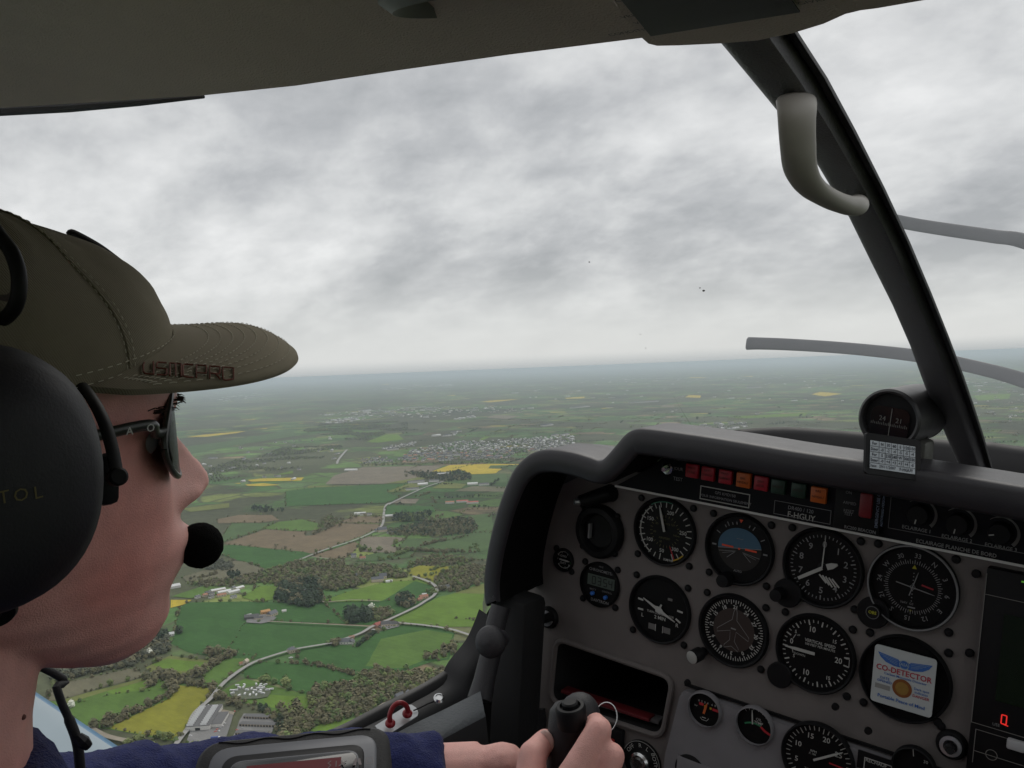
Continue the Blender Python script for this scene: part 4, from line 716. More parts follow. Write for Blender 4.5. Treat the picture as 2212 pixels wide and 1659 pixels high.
# map box behind the opening
b = MB(); hc = [Vector((p.x, .002, p.y)) for p in hole]; b.loft([hc, [p+Vector((0, .16, 0)) for p in hc]], caps=False); b.face([b.bm.verts.new(p+Vector((0, .16, 0))) for p in hc]); obj('map_box', b, WALLM, PAN, smooth=40)
b = MB(); rim = hc+[hc[0]]; b.tube([p+Vector((0, -.004, 0)) for p in rim], .0035, 8); obj('map_box_rim', b, PANM, PAN)
# lower sub-panel, standing a little proud, with a shadow gap above it
sx = [V2(1484, 1462), V2(1830, 1566), V2(2030, 1632)]; b = MB()
so_ = [Vector((.0405, -.176)), Vector((.335, -.176)), Vector((.335, -.45)), Vector((.02, -.45)), Vector((.026, -.26))]; so_ = rrect(so_, .008); b.prism([(p.x, -.012, p.y) for p in so_], (0, .011, 0)); bmesh.ops.bevel(b.bm, geom=[e for e in b.bm.edges if abs(e.verts[0].co.y+.012) < 1e-5 and abs(e.verts[1].co.y+.012) < 1e-5], offset=.003, segments=2, affect='EDGES'); SUB = obj('sub_panel', b, SUBM, AC, smooth=40)
b = MB(); b.box((.10, -.0128, -.2705), (.115, .002, .034), bev=.0008); b.mi = 0; obj('blank_plate', b, SUBM, SUB, smooth=40)
b = MB(); b.box((.62, -.006, -.30), (.56, .01, .30), bev=.004); obj('right_panel', b, PANM, AC, smooth=40)
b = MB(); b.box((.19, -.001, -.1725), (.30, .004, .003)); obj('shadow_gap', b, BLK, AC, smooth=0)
def W(u0, v0, f0=0.0, rot=0.0):                    # writes dial coordinates on to the panel plane
    c, s_ = cos(rot), sin(rot); return lambda x, y: Vector((u0+x*c-y*s_, f0, v0+x*s_+y*c))
def screws(u, v, d, par, r=.0042, f0=0.0, which=(0, 1, 2, 3)):
    for k in which:
        b = MB(); x, y = ((d, d), (-d, d), (-d, -d), (d, -d))[k]; b.lathe((u+x, f0, v+y), (0, -1, 0), [(r, 0), (r, .0015), (r*.75, .003), (0, .0034)], 14); obj('screw', b, BLK, par)
def gauge(name, label, px, py, R=.0405, f0=0.0, bez=.0042, par=AC, scr=True, deep=.004, face=DIAL, bm_=BLK, skip=(), ring=None):
    p = F(px, py, f0); u, v = p.x, p.z
    b = MB(); b.lathe((u, f0, v), (0, -1, 0), [(R, -.002), (R, .004), (R-.0015, .0058), (R-bez*.7, .0052), (R-bez, .001), (R-bez, -.0005)], 56, caps=False); G_ = obj(name, b, bm_, par, label=label)
    b = MB(); b.lathe((u, f0, v), (0, -1, 0), [(R-bez+.0004, 0), (0, .0001)], 56, caps=False); obj('dial', b, face, G_)
    if ring: b = MB(); b.lathe((u, f0, v), (0, -1, 0), [(R-.0004, .0048), (R-.001, .0062), (R-.0022, .0062), (R-.0026, .005)], 56, caps=False); obj('rim', b, ring, G_)
    if scr: screws(u, v, R*.84, G_, f0=f0, which=[k for k in range(4) if k not in skip])
    return G_, u, v
def mk(par, u, v, f0, fn, m_=WHT, name='markings', rot=0, h=.0009):
    b = MB(); fn(b, W(u, v, f0-h, rot)); return obj(name, b, m_, par, smooth=0)
def needle(par, u, v, f0, ang, L_, w_, tail=.2, m_=WHT, name='needle', h=.0022, tip=.3):
    P = W(u, v, f0-h); q = R_(ang); d = Vector((sin(q), cos(q))); n = Vector((-d.y, d.x)); b = MB()
    o2 = [-d*L_*tail-n*w_*.5, -d*L_*tail+n*w_*.5, n*w_*.5+d*L_*.65, d*L_+n*w_*.5*tip, d*L_-n*w_*.5*tip, -n*w_*.5+d*L_*.65]; b.prism([P(*p) for p in o2], (0, -.0006, 0)); return obj(name, b, m_, par, smooth=0)
def hub(par, u, v, f0, r=.004, m_=BLK): b = MB(); b.lathe((u, f0, v), (0, -1, 0), [(r, 0), (r, .0025), (r*.8, .003)], 20); obj('hub', b, m_, par)
# airspeed
g, u, v = gauge('airspeed_indicator', 'airspeed indicator dial in km/h with a white arc and needle near 175', 1437, 1148)
def f_(b, P):
    for k in range(26):
        a = 180+k*13.2+8; b.tick(a, .0285 if k % 5 else .027, .0345, .0011, P)
    for t_, a in (('50', 186), ('100', 236), ('150', 300), ('200', 14), ('250', 84), ('300', 142)): b.text(t_, .0062, .0235*sin(R_(a)), .0235*cos(R_(a)), P, bold=.012)
    b.arc(.0325, .0013, 212, 325, P, 30); b.text('KM/HR', .0042, .007, -.033, P, bold=.01)
mk(g, u, v, 0, f_); mk(g, u, v, 0, lambda b, P: (b.arc(.0345, .0016, 133, 158, P)), mat('arc_yellow', (.5, .33, .02), .6), 'caution_arc'); mk(g, u, v, 0, lambda b, P: b.tick(155, .018, .0345, .0011, P), mat('arc_red', (.45, .02, .03), .6), 'red_line'); mk(g, u, v, 0, lambda b, P: (b.arc(.0350, .0012, 325, 372, P)), mat('arc_green', (.03, .16, .1), .6), 'green_arc')
mk(g, u, v, 0, lambda b, P: ([b.tick(k*14, .0165, .0195, .0007, P) for k in range(26)], b.text('KNOTS', .0035, 0, .009, P), b.text('AIRSPEED', .0036, 0, -.008, P), [b.text(t_, .0036, .0135*sin(R_(a)), .0135*cos(R_(a)), P) for t_, a in (('40', 200), ('60', 260), ('80', 305), ('100', 350), ('120', 45), ('140', 100))]), mat('dial_olive', (.10, .095, .035), .7), 'inner_scale'); needle(g, u, v, 0, -16, .031, .0028, .0); 
# attitude indicator
g, u, v = gauge('attitude_indicator', 'attitude indicator with a blue sky half and orange aircraft bars', 1598, 1186, skip=())
SKYB = mat('attitude_blue', (.045, .115, .185), .6); BRN = mat('attitude_brown', (.016, .013, .012), .7); ORA = mat('orange_bar', (.75, .075, .025), .5, emit=None)
tl = R_(8)
def f_(b, P):
    b.poly([P(.0255*cos(tl+pi*k/28), .0225*sin(tl+pi*k/28)+.001) for k in range(29)])
mk(g, u, v, 0, f_, SKYB, 'sky_half'); mk(g, u, v, 0, lambda b, P: b.poly([P(.0255*cos(tl+pi+pi*k/28), .0255*sin(tl+pi+pi*k/28)+.001) for k in range(29)]), BRN, 'ground_half')
def f_(b, P):
    for a in (-60, -38, -30, -20, -10, 20, 30, 60, 90, -90): b.tick(a, .0275, .0325 if abs(a) in (30, 60, 90) else .0305, .0010 if abs(a) != 90 else .0018, P)
    b.stroke([(-.0255*cos(tl), -.0255*sin(tl)+.001), (.0255*cos(tl), .0255*sin(tl)+.001)], .0008, P)
    for x in (-1, 1): b.stroke([(x*.005, -.004), (x*.014, -.012)], .0006, P); b.stroke([(x*.004, -.003), (x*.024, -.006)], .0005, P); b.stroke([(x*.006, -.004), (x*.02, -.008)], .0004, P)
    b.text('AUTO', .0034, 0, -.025, P, bold=.015); b.stroke([(-.004, .0115), (.004, .0115)], .0005, P)
mk(g, u, v, 0, f_, WDIM, h=.0012); mk(g, u, v, 0, lambda b, P: (b.rect(-.0205, .0002, -.007, .0022, P), b.rect(.007, .0002, .0205, .0022, P), b.disc(0, .0005, .0012, P), b.poly([P(-.0022, .0335), P(0, .0295), P(.0022, .0335)])), ORA, 'aircraft_bars', rot=R_(0), h=.0018)
b = MB(); b.lathe((u-.012, -.001, v-.0365), (0, -1, 0), [(.0085, 0), (.0085, .006), (.007, .013), (0, .0135)], 24); obj('knob', b, BLK, g)
# altimeter
g, u, v = gauge('altimeter', 'altimeter dial with big numerals and a striped window', 1778, 1226, R=.0425)
def f_(b, P):
    for k in range(50): b.tick(k*7.2, .0318 if k % 5 else .0295, .0345, .0009 if k % 5 else .0012, P)
    for k in range(10): b.text(str(k), .0095, .0245*sin(R_(k*36)), .0245*cos(R_(k*36)), P, bold=.012)
mk(g, u, v, 0, f_, WDIM)
def f_(b, P):
    for k in range(5): x = -.002+k*.0034; b.stroke([(x, -.008), (x+.009, -.0165+abs(k-2)*.001)], .0016, P)
mk(g, u, v, 0, f_, WHT, 'striped_window', rot=R_(-8)); needle(g, u, v, 0, 236, .029, .0036, .0, h=.003, tip=.9); needle(g, u, v, 0, 66, .017, .0062, -.3, h=.0026, tip=.35); needle(g, u, v, 0, 2, .033, .0011, 0, h=.0034); hub(g, u, v, 0, .005, DIAL)
b = MB(); b.lathe((u-.034, -.001, v-.035), (0, -1, 0), [(.0155, 0), (.0155, .004), (.0145, .005)], 28); b.lathe((u-.041, -.004, v-.036), (0, -1, 0), [(.0072, 0), (.0072, .008), (.0065, .016), (0, .0165)], 24); obj('knob', b, BLK, g)
# VOR
g, u, v = gauge('course_indicator', 'course deviation indicator with compass letters and crossed needles', 1972, 1268, R=.0430, ring=WDIM)
def f_(b, P):
    for k in range(72): b.tick(k*5, .0232, .0262 if k % 2 else .0275, .0006, P)
    for t_, k in (('N', 0), ('3', 1), ('6', 2), ('E', 3), ('12', 4), ('15', 5), ('S', 6), ('21', 7), ('24', 8), ('W', 9), ('30', 10), ('33', 11)):
        a = k*30+34; b.text(t_, .0066, .0315*sin(R_(a)), .0315*cos(R_(a)), P, rot=-R_(a), bold=.005)
    for k in range(-4, 5):
        if k: b.disc(0, k*.0035, .0006, P, 8)
    b.arc(.0022, .0005, 0, 360, P, 16); b.text('NAV  GS', .0032, -.004, -.017, P); b.rect(-.003, -.0212, .004, -.0198, P); b.text('COURSE DEV', .0026, .001, -.0405, P)
mk(g, u, v, 0, f_, WDIM); needle(g, u, v, 0, 15, .0165, .0009, .55, WDIM, h=.0016); needle(g, u, v, 0, 99, .021, .0009, .75, WDIM, h=.002)
mk(g, u, v, 0, lambda b, P: (b.poly([P(-.0022, .0185), P(.0022, .0185), P(0, .0225)]), b.poly([P(-.001, -.023), P(.001, -.023), P(0, -.0262)])), mat('bug_yellow', (.34, .32, .02), .6), 'lubber'); mk(g, u, v, 0, lambda b, P: (b.stroke([(.008, .004), (.019, .002)], .0016, P)), mat('flag_red', (.32, .02, .03), .6), 'flag')
b = MB(); b.lathe((u-.034, -.001, v-.034), (0, -1, 0), [(.016, 0), (.016, .004), (.015, .005)], 28); KB = obj('knob', b, BLK, g); kx, ky = F(1885, 1323, -.014).x, F(1885, 1323, -.014).z
b = MB(); b.lathe((kx, -.004, ky), (0, -1, 0), [(.0068, 0), (.0068, .010), (.0062, .0105)], 24); obj('knob', b, BLK, g); mk(g, kx, ky, -.014, lambda b, P: b.text('OBS', .0042, 0, 0, P, bold=.02), mat('obs_yellow', (.45, .45, .03), .6), 'knob_lettering', h=.001); mk(g, kx, ky, -.014, lambda b, P: b.arc(.0062, .0004, 0, 360, P), WDIM, 'knob_ring', h=.0008)
# turn coordinator
g, u, v = gauge('turn_coordinator', 'turn coordinator with a tilted white miniature aircraft', 1426, 1316)
def f_(b, P):
    for x, y, r in ((-.0262, .006, -.1), (-.0255, -.006, .0), (.0262, .004, -.1), (.0245, -.0075, -.5)): c_ = Vector((x, y)); d = Vector((cos(r), sin(r)))*.0036; b.stroke([c_-d, c_+d], .0022, P)
    b.text('L', .0062, -.0225, -.0125, P, bold=.012); b.text('R', .0062, .0235, -.0135, P, bold=.012); b.text('TURN COORDINATOR', .0036, .001, -.0055, P, bold=.01, sx=.95); b.text('2 MIN', .0058, .001, -.0105, P, bold=.02)
mk(g, u, v, 0, f_); TUB = mat('tube_grey', (.16, .155, .15), .5)
for q_ in ((.0095, .0135, .0155, .0165), (-.0135, -.0265, -.0045, -.0195), (.0065, -.0265, .0155, -.0195)): mk(g, u, v, 0, lambda b, P: b.rect(*q_, P), TUB, 'slip_tube' if q_[1] < 0 else 'warning_flag')
mk(g, u, v, 0, lambda b, P: (b.rect(-.0042, -.0272, -.0034, -.0188, P), b.rect(.0054, -.0272, .0062, -.0188, P)), WHT, 'tube_lines', h=.0014)
b = MB(); P = W(u, v, -.003, R_(-23)); b.prism([P(*q) for q in ((-.0235, -.0004), (-.004, -.0022), (-.003, -.004), (.003, -.004), (.004, -.0022), (.0235, -.0004), (.0235, .0006), (.006, .0014), (.0028, .003), (.0012, .0034), (.001, .0075), (-.001, .0075), (-.0012, .0034), (-.0028, .003), (-.006, .0014), (-.0235, .0006))], (0, -.0005, 0)); obj('miniature_aircraft', b, WHT, g, smooth=0)
# heading
g, u, v = gauge('heading_indicator', 'heading indicator with an outlined aircraft on a brown card', 1585, 1361, R=.0415, bez=.0050)
BRC = mat('card_brown', (.035, .022, .019), .5); b = MB(); b.lathe((u, -.0003, v), (0, -1, 0), [(.0245, 0), (0, .0003)], 40, caps=False); obj('card', b, BRC, g)
def f_(b, P):
    for k in range(72): b.tick(k*5+1, .0315 if k % 2 else .0295, .0345, .0009, P)
    for k, t_ in enumerate(['21', '24', '27', '30', '33', '0', '3', '6', '9', '12', '15', '18']): a = k*30+1; b.text(t_, .0058, .0262*sin(R_(a)), .0262*cos(R_(a)), P, rot=-R_(a), bold=.025)
mk(g, u, v, 0, f_)
pl = [(0, .0265), (.002, .021), (.0028, .012), (.019, -.003), (.019, -.007), (.0035, -.001), (.0028, -.012), (.0085, -.019), (.0085, -.0225), (0, -.0185)]; pl = pl+[(-x, y) for x, y in pl[-2::-1]]
mk(g, u, v, 0, lambda b, P: (b.stroke(pl, .0005, P), b.rect(-.003, .001, .003, .0025, P)), mat('outline_grey', (.26, .25, .25), .7), 'aircraft_outline', rot=R_(-3), h=.0014)
kp = F(1494, 1421, -.02); b = MB(); b.lathe((kp.x+.006, -.001, kp.z+.004), (-.25, -1, -.15), [(.0052, 0), (.0052, .006), (.0078, .008), (.0078, .019), (.0070, .020)], 24); obj('knob', b, BLK, g); b = MB(); b.lathe((kp.x+.0008, -.0208, kp.z+.001), (-.25, -1, -.15), [(.0073, 0), (.0073, .001), (.006, .0016), (0, .0016)], 24); obj('knob_cap', b, mat('cap_cream', (.42, .42, .40), .4), g)
# vertical speed
g, u, v = gauge('vertical_speed_indicator', 'vertical speed indicator with its white needle pointing left', 1762, 1411, R=.0425)
def f_(b, P):
    for k in range(43): b.tick(270+(k-21)*8.2, .0325 if k % 3 else .030, .0355, .0009 if k % 3 else .0014, P)
    for t_, x, y, s_ in (('0', -.0262, .006, .008), ('5', -.0225, .0175, .005), ('10', -.0055, .0245, .0085), ('15', .0185, .0178, .0055), ('20', .0242, -.001, .0085), ('15', .0152, -.0225, .0055), ('10', -.0085, -.0232, .0085), ('5', -.0225, -.0092, .005)): b.text(t_, s_, x, y, P, bold=.015, sx=.9)
    b.text('VERTICAL SPEED', .0046, .004, .0118, P, bold=.015, sx=.95); b.text('100 FEET PER MINUTE', .0035, .004, .0078, P, bold=.012, sx=.95); b.text('UP', .003, -.0195, .0145, P); b.text('DOWN', .0036, -.0165, -.006, P)
    b.stroke([(-.025, .0095), (-.0225, .0145)], .0007, P); b.stroke([(-.0255, -.0005), (-.0235, -.006)], .0007, P); b.stroke([(.031, .0035), (.0352, .0035), (.0352, -.0045), (.031, -.0045)], .0008, P)
mk(g, u, v, 0, f_); needle(g, u, v, 0, 270, .032, .0032, .0, h=.0028)
b = MB(); b.lathe((u-.035, -.001, v-.0335), (0, -1, 0), [(.014, 0), (.014, .004), (.013, .005)], 28); obj('adjuster_cover', b, BLK, g)
# blank gauge behind the CO card
g, u, v = gauge('blanking_cover', 'round black blanking cover behind the white detector card', 1955, 1465, R=.0440, bez=.003); CDU, CDV = u, v
# small left instruments
g, u, v = gauge('suction_gauge', 'tiny gyro suction gauge at the left edge of the panel', 1219, 1209, R=.0150, bez=.0022, scr=False)
mk(g, u, v, 0, lambda b, P: (b.arc(.0105, .0008, -60, 80, P), b.arc(.0105, .0008, 115, 230, P), [b.tick(a, .0085, .0112, .0008, P) for a in (-60, -20, 35, 125, 165, 230)], b.text('GYRO', .0036, -.001, .0045, P, bold=.02), b.text('SUCT', .0036, -.001, -.0045, P, bold=.02), b.text('3', .003, -.0095, 0, P), b.text('4', .003, -.006, .009, P), b.text('6', .003, .006, -.0105, P))); mk(g, u, v, 0, lambda b, P: b.arc(.0108, .0012, 72, 104, P), mat('led_green', (.02, .5, .1), .5), 'green_arc'); needle(g, u, v, 0, 92, .0095, .0018, .6); screws(u, v, .0125, g, which=(1, 3))
for q in ((1, .98, .8), ): pass
g, u, v = gauge('chronometer', 'round digital chronometer with two blue buttons', 1297, 1262, R=.0282, bez=.0012, skip=())
LCD = mat('lcd_green', (.075, .10, .085), .4)
mk(g, u, v, 0, lambda b, P: (b.text('CHRONOMETER', .0050, .0005, .0165, P, bold=.012, sx=.95), b.text('MHZ', .003, 0, .022, P)), WDIM, 'heading'); mk(g, u, v, 0, lambda b, P: (b.text('SELECT', .003, -.010, -.0085, P), b.text('CONTROL', .003, .0105, -.0078, P), b.text('DAVTRON', .0052, .001, -.0215, P, bold=.015, sx=1.05)), WDIM); mk(g, u, v, 0, lambda b, P: b.rect(-.0185, -.0035, .0205, .0105, P), LCD, 'display')
def seg(b, P, x, y, s_, d):
    on = {'0': 'abcdef', '3': 'abcdg', '5': 'acdfg', '4': 'bcfg'}[d]; q = {'a': ((-.5, 1), (.5, 1)), 'b': ((.5, 1), (.5, 0)), 'c': ((.5, 0), (.5, -1)), 'd': ((-.5, -1), (.5, -1)), 'e': ((-.5, -1), (-.5, 0)), 'f': ((-.5, 0), (-.5, 1)), 'g': ((-.5, 0), (.5, 0))}
    for k in on: b.stroke([(x+q[k][0][0]*s_, y+q[k][0][1]*s_), (x+q[k][1][0]*s_, y+q[k][1][1]*s_)], s_*.25, P)
mk(g, u, v, 0, lambda b, P: [seg(b, P, x, .0035, .0045, d) for x, d in ((-.009, '0'), (-.001, '3'), (.0075, '5'), (.015, '4'))], mat('lcd_ink', (.008, .009, .008), .5), 'digits', h=.0014)
for x in (-.0095, .0095):
    b = MB(); b.lathe((u+x, -.0005, v-.0138+x*-.05), (0, -1, 0), [(.0026, 0), (.0026, .003), (.0018, .004), (0, .0042)], 16); obj('button', b, mat('button_blue', (.04, .16, .55), .35), g)
# rotary air outlet
p = F(1298, 1147, 0); b = MB(); b.lathe((p.x, 0, p.z), (0, -1, 0), [(.0335, 0), (.0335, .006), (.030, .011), (.024, .012), (.021, .008), (.020, .002), (0, .001)], 40); g = obj('air_outlet', b, BLK, AC, label='round black air outlet below the hood'); b = MB(); b.box((p.x-.012, -.006, p.z-.001), (.002, .006, .018)); obj('vane', b, WDIM, g, smooth=0)
for k in range(4): b = MB(); a = pi/4+k*pi/2; b.ball((p.x+.033*cos(a), -.003, p.z+.033*sin(a)), .004, 2); obj('lug', b, BLK, g)
# dimmer eyeball arm above the outlet
p0, p1 = F(1308, 1068, -.012), F(1252, 1084, -.035); b = MB(); b.tube([p0+Vector((0, .012, 0)), p0, p1], [.011, .010, .0075], 16); g = obj('map_light', b, BLK, AC); b = MB(); b.tube([p1, p1+Vector((-.004, -.006, 0))], [.0045, .0038], 16); obj('lens', b, ALU, g)
# jacks with silver rings
def jack(x, y, x2, y2, lab):
    p = F(x, y, 0); b = MB(); b.lathe(p, (0, -1, 0), [(.0145, 0), (.0145, .003), (.012, .006), (.009, .0065)], 28); g = obj('push_pull_control', b, BLK, AC, label=lab); b = MB(); b.lathe(p+Vector((0, -.0065, 0)), (0, -1, 0), [(.010, 0), (.010, .0012), (.0066, .0018), (.0064, 0)], 28); obj('ring', b, mat('ring_silver', (.5, .5, .52), .3, .6), g)
    q = F(x2, y2, -.03); b = MB(); b.tube([p, p+Vector((0, -.012, 0)), q], [.0045, .0045, .0035], 12); obj('rod', b, BLK, g)
jack(1187, 1333, 1165, 1345, 'push-pull control with a silver ring left of the map box'); jack(2057, 1607, 2052, 1622, 'push-pull control with a silver ring by the radio stack')
b = MB(); b.tube([F(1190, 1332, -.012), F(1160, 1342, -.04), F(1120, 1350, -.05)], [.006, .005, .004], 10); obj('lever', b, BLK, AC)
# ---- annunciator strip
AF = -.006
o2 = [V2(1336, 1048, AF), V2(2212, 1224, AF)]; vb_ = .0435
b = MB(); b.prism([(p[0], AF, p[1]) for p in ((-.068, vb_), (.36, vb_-.0005), (.9, vb_), (.9, .10), (.02, .112), (-.02, .075))], (0, .005, 0)); ANN = obj('annunciator_strip', b, mat('strip_black', (.006, .006, .009), .6, spec=.2), AC, smooth=0)
mk(ANN, 0, 0, AF, lambda b, P: b.rect(-.068, vb_-.0009, .90, vb_+.0016, P), mat('line_white', (.68, .68, .66), .6), 'white_line')
for i, (x, y, k) in enumerate([(1496, 1017, 0), (1530, 1023, 0), (1568, 1030, 0), (1607, 1037, 1), (1645, 1044, 0), (1682, 1051, 2), (1726, 1059, 2), (1769, 1069, 1)]):
    p = F(x, y, AF-.004); b = MB(); s_ = .0078 if k != 1 else .0082; b.box((p.x, AF-.0035, p.z), (s_*2, .006, s_*2), bev=.0012)
    o = obj('warning_lamp', b, (mat('lamp_red', (.46, .012, .028), .4), mat('lamp_amber', (.66, .135, .010), .4), mat('lamp_green', (.010, .045, .026), .4))[k], ANN, label=('red', 'amber', 'dark green')[k]+' square warning lamp')
    mk(o, p.x, p.z, AF-.0065, lambda b, P: [b.text(t_, .0035, 0, yy, P) for t_, yy in ([('PRESS', .0035), ('HUILE', -.0015)], [('BATT', .0035), ('CHARGE', -.0015)], [('PRESS', .0035), ('ESSENCE', -.0015)], [('BAS', .002), ('NIVEAU', -.0025)], [('DEM', .002), ('REUR', -.0025)], [('VOLETS', 0)], [('PITOT', 0)], [('BAS', .004), ('NIVEAU', -.002)])[i]], mat('lamp_ink', (.05, .008, .01), .6), 'lamp_text', h=.0008)
def label_text(lst, m_=WDIM, nm='lettering', par=ANN, f0=AF):
    b = MB()
    for t_, x, y, s_, bo in lst: p = F(x, y, f0); b.text(t_, s_, p.x, p.z, W(0, 0, f0-.0008), bold=bo, sx=.95)
    obj(nm, b, m_, par, smooth=0)
label_text([('NUIT', 1467, 992, .0052, .01), ('JOUR', 1466, 1013, .0052, .01), ('TEST', 1465, 1035, .0058, .015)]); label_text([('GPS KMD150', 1567, 1068, .0046, 0), ('POUR INFORMATION SEULEMENT', 1567, 1079, .0042, .0), ('DR400 / 120', 1730, 1101, .0056, 0), ], mat('print_mid', (.30, .30, .32), .7)); label_text([('F-HGUY', 1731, 1116, .0088, .01)], WHT, 'registration')
def frame(x0, y0, x1, y1, w_, m_, par=ANN, f0=AF): a, c_ = F(x0, y0, f0), F(x1, y1, f0); mk(par, 0, 0, f0, lambda b, P: (b.rect(a.x, c_.z, c_.x, c_.z+w_, P), b.rect(a.x, a.z-w_, c_.x, a.z, P), b.rect(a.x, c_.z+w_, a.x+w_, a.z-w_, P), b.rect(c_.x-w_, c_.z+w_, c_.x, a.z-w_, P)), m_, 'label_frame')
frame(1514, 1048, 1619, 1098, .0011, WHT); frame(1674, 1080, 1794, 1133, .0006, WDIM); frame(1925, 1072, 2330, 1218, .0006, mat('thin_grey', (.16, .16, .16), .7))
p = F(1443, 1012, AF); b = MB(); b.lathe((p.x, AF, p.z), (0, -1, 0), [(.0068, 0), (.0068, .002), (.0045, .0025), (.0042, .004), (.003, .004)], 12); g = obj('toggle_switch', b, CHR, ANN); b = MB(); b.tube([(p.x, AF-.003, p.z), F(1433, 1015, AF-.018)], [.0016, .0024], 10); obj('bat', b, CHR, g)
# emergency beacon remote
a, c_ = F(1810, 1052, AF), F(1902, 1157, AF); b = MB(); b.box(((a.x+c_.x)/2, AF-.003, (a.z+c_.z)/2), (c_.x-a.x, .006, a.z-c_.z), bev=.0015); g = obj('beacon_remote', b, BLK, ANN); RF = AF-.006
label_text([('ON', 1834, 1064, .0042, 0), ('ARMED', 1836, 1087, .0042, 0), ('RESET', 1834, 1104, .0042, 0), ('TEST', 1833, 1110.5, .0042, 0)], WDIM, 'lettering', g, RF); label_text([('RC200 BEACON', 1858, 1144, .0046, .02)], WDIM, 'beacon_name', g, RF); p = F(1873, 1091, RF); b = MB(); b.box((p.x, RF-.003, p.z), (.0125, .006, .025), bev=.002); obj('rocker', b, mat('rocker_red', (.22, .012, .018), .45), g)
b = MB(); q = F(1897, 1095, RF); b.text('EMERGENCY USE ONLY', .0040, q.x, q.z, W(0, 0, RF-.0008), rot=pi/2, bold=.02); b.text('AUTORISED PERSONNEL', .0034, q.x+.0048, q.z, W(0, 0, RF-.0008), rot=pi/2, bold=.01); obj('side_lettering', b, mat('print_blue', (.22, .26, .36), .7), g, smooth=0)
# three light dimmers
for i, (x, y) in enumerate([(1988, 1110), (2072, 1130), (2163, 1150)]):
    p = F(x, y, AF); b = MB(); b.lathe((p.x, AF, p.z), (0, -1, 0), [(.0105, 0), (.010, .010), (.009, .0112), (0, .0112)], 28); g = obj('dimmer_knob', b, BLK, ANN, label=('left', 'middle', 'right')[i]+' panel light dimmer knob')
    mk(g, p.x, p.z, AF, lambda b, P: [b.stroke([(.0145*sin(R_(a)), .0145*cos(R_(a))), (.0145*sin(R_(a+6)), .0145*cos(R_(a+6)))], .0006+.0028*((a+45)/180), P) for a in range(-45, 130, 6)], mat('dim_arc', (.17, .165, .16), .7), 'arc'); mk(g, p.x, p.z, AF-.0112, lambda b, P: b.tick((190, 190, 255)[i], .004, .0085, .0011, P), WHT, 'pointer')
label_text([('ECLAIRAGE 1', 1980, 1143, .0048, .012), ('ECLAIRAGE 2', 2067, 1163, .0048, .012), ('ECLAIRAGE 3', 2162, 1182, .0048, .012), ('ECLAIRAGE PLANCHE DE BORD', 2064, 1184, .0052, .015)], mat('print_dim', (.24, .24, .24), .7))
# ---- lower gauges
g, u, v = gauge('oil_pressure_gauge', 'oil pressure gauge with red and yellow marks and an orange needle', 1523.5, 1531, R=.0205, f0=-.012, bez=.001, scr=False, bm_=SUBM)
mk(g, u, v, -.012, lambda b, P: (b.text('0  2  3  4    6  8', .0034, .002, .0075, P, bold=.01), b.text('bar', .003, -.011, .001, P), b.stroke([(-.005, -.011), (-.003, -.0132), (.003, -.0132), (.0055, -.0095)], .0006, P), b.rect(-.003, -.0108, .002, -.0098, P))); mk(g, u, v, -.012, lambda b, P: (b.rect(-.0075, .003, -.002, .006, P), b.rect(.009, .001, .0185, .004, P)), mat('arc_red', (.45, .02, .03), .6), 'red_arcs'); mk(g, u, v, -.012, lambda b, P: (b.rect(-.001, .0015, .002, .0045, P), b.rect(.0055, .0015, .008, .004, P)), mat('arc_yellow', (.5, .33, .02), .6), 'yellow_arcs'); needle(g, u, v-.003, -.012, 14, .011, .0026, .2, mat('needle_orange', (.55, .12, .03), .5))
g, u, v = gauge('oil_temperature_gauge', 'oil temperature gauge with a green and red band', 1631, 1566, R=.0215, f0=-.012, bez=.001, scr=False, bm_=SUBM)
mk(g, u, v, -.012, lambda b, P: (b.text('OIL', .0042, .004, .0075, P), b.text('TEMP', .0042, .004, .0035, P, bold=.015), [b.tick(a, .0165, .0188, .0006, P) for a in (-40, -25, -8, 10, 28, 45, 62)])); mk(g, u, v, -.012, lambda b, P: b.arc(.020, .0018, -35, 20, P, 12, .0, -.018), mat('band_green', (.03, .2, .09), .6), 'green_band'); mk(g, u, v, -.012, lambda b, P: b.stroke([(.0068, .0005), (.012, -.003), (.019, -.0055)], .0026, P), mat('arc_red', (.45, .02, .03), .6), 'red_band'); needle(g, u-.002, v+.001, -.012, -6, .016, .0013, 0, WHT)
g, u, v = gauge('tachometer', 'engine tachometer with numerals up to twenty-five at the bottom edge', 1767, 1638, R=.0385, f0=-.012, bez=.003, scr=False)
mk(g, u, v, -.012, lambda b, P: ([b.tick(232+k*9, .0295 if k % 5 else .028, .034, .0009, P) for k in range(30)], [b.text(t_, .0078, .0235*sin(R_(a)), .0235*cos(R_(a)), P, bold=.012) for t_, a in (('5', 250), ('10', 292), ('15', 336), ('20', 18), ('25', 62), ('30', 105))], b.text('RPM', .0036, -.005, .006, P), b.text('X 100', .003, -.006, .003, P), b.text('TACHOMETER', .004, 0, -.015, P))); mk(g, u, v, -.012, lambda b, P: b.tick(92, .012, .034, .0015, P), mat('arc_red', (.45, .02, .03), .6), 'red_line'); needle(g, u, v, -.012, 57, .030, .0022, .15)
g, u, v = gauge('ammeter', 'small gauge right of the tachometer cut by the picture edge', 1975, 1655, R=.0205, f0=-.012, bez=.001, scr=False); mk(g, u, v, -.012, lambda b, P: b.tick(-8, .010, .017, .0008, P)); mk(g, u, v, -.012, lambda b, P: b.text('30', .0045, .010, .008, P), WHT, 'numeral')
for x, y in ((1486, 1474), (1876, 1578), (1805, 1526)): p = F(x, y, -.012); b = MB(); b.lathe(p, (0, -1, 0), [(.004, 0), (.0035, .003), (0, .0034)], 12); obj('screw', b, BLK, SUB)
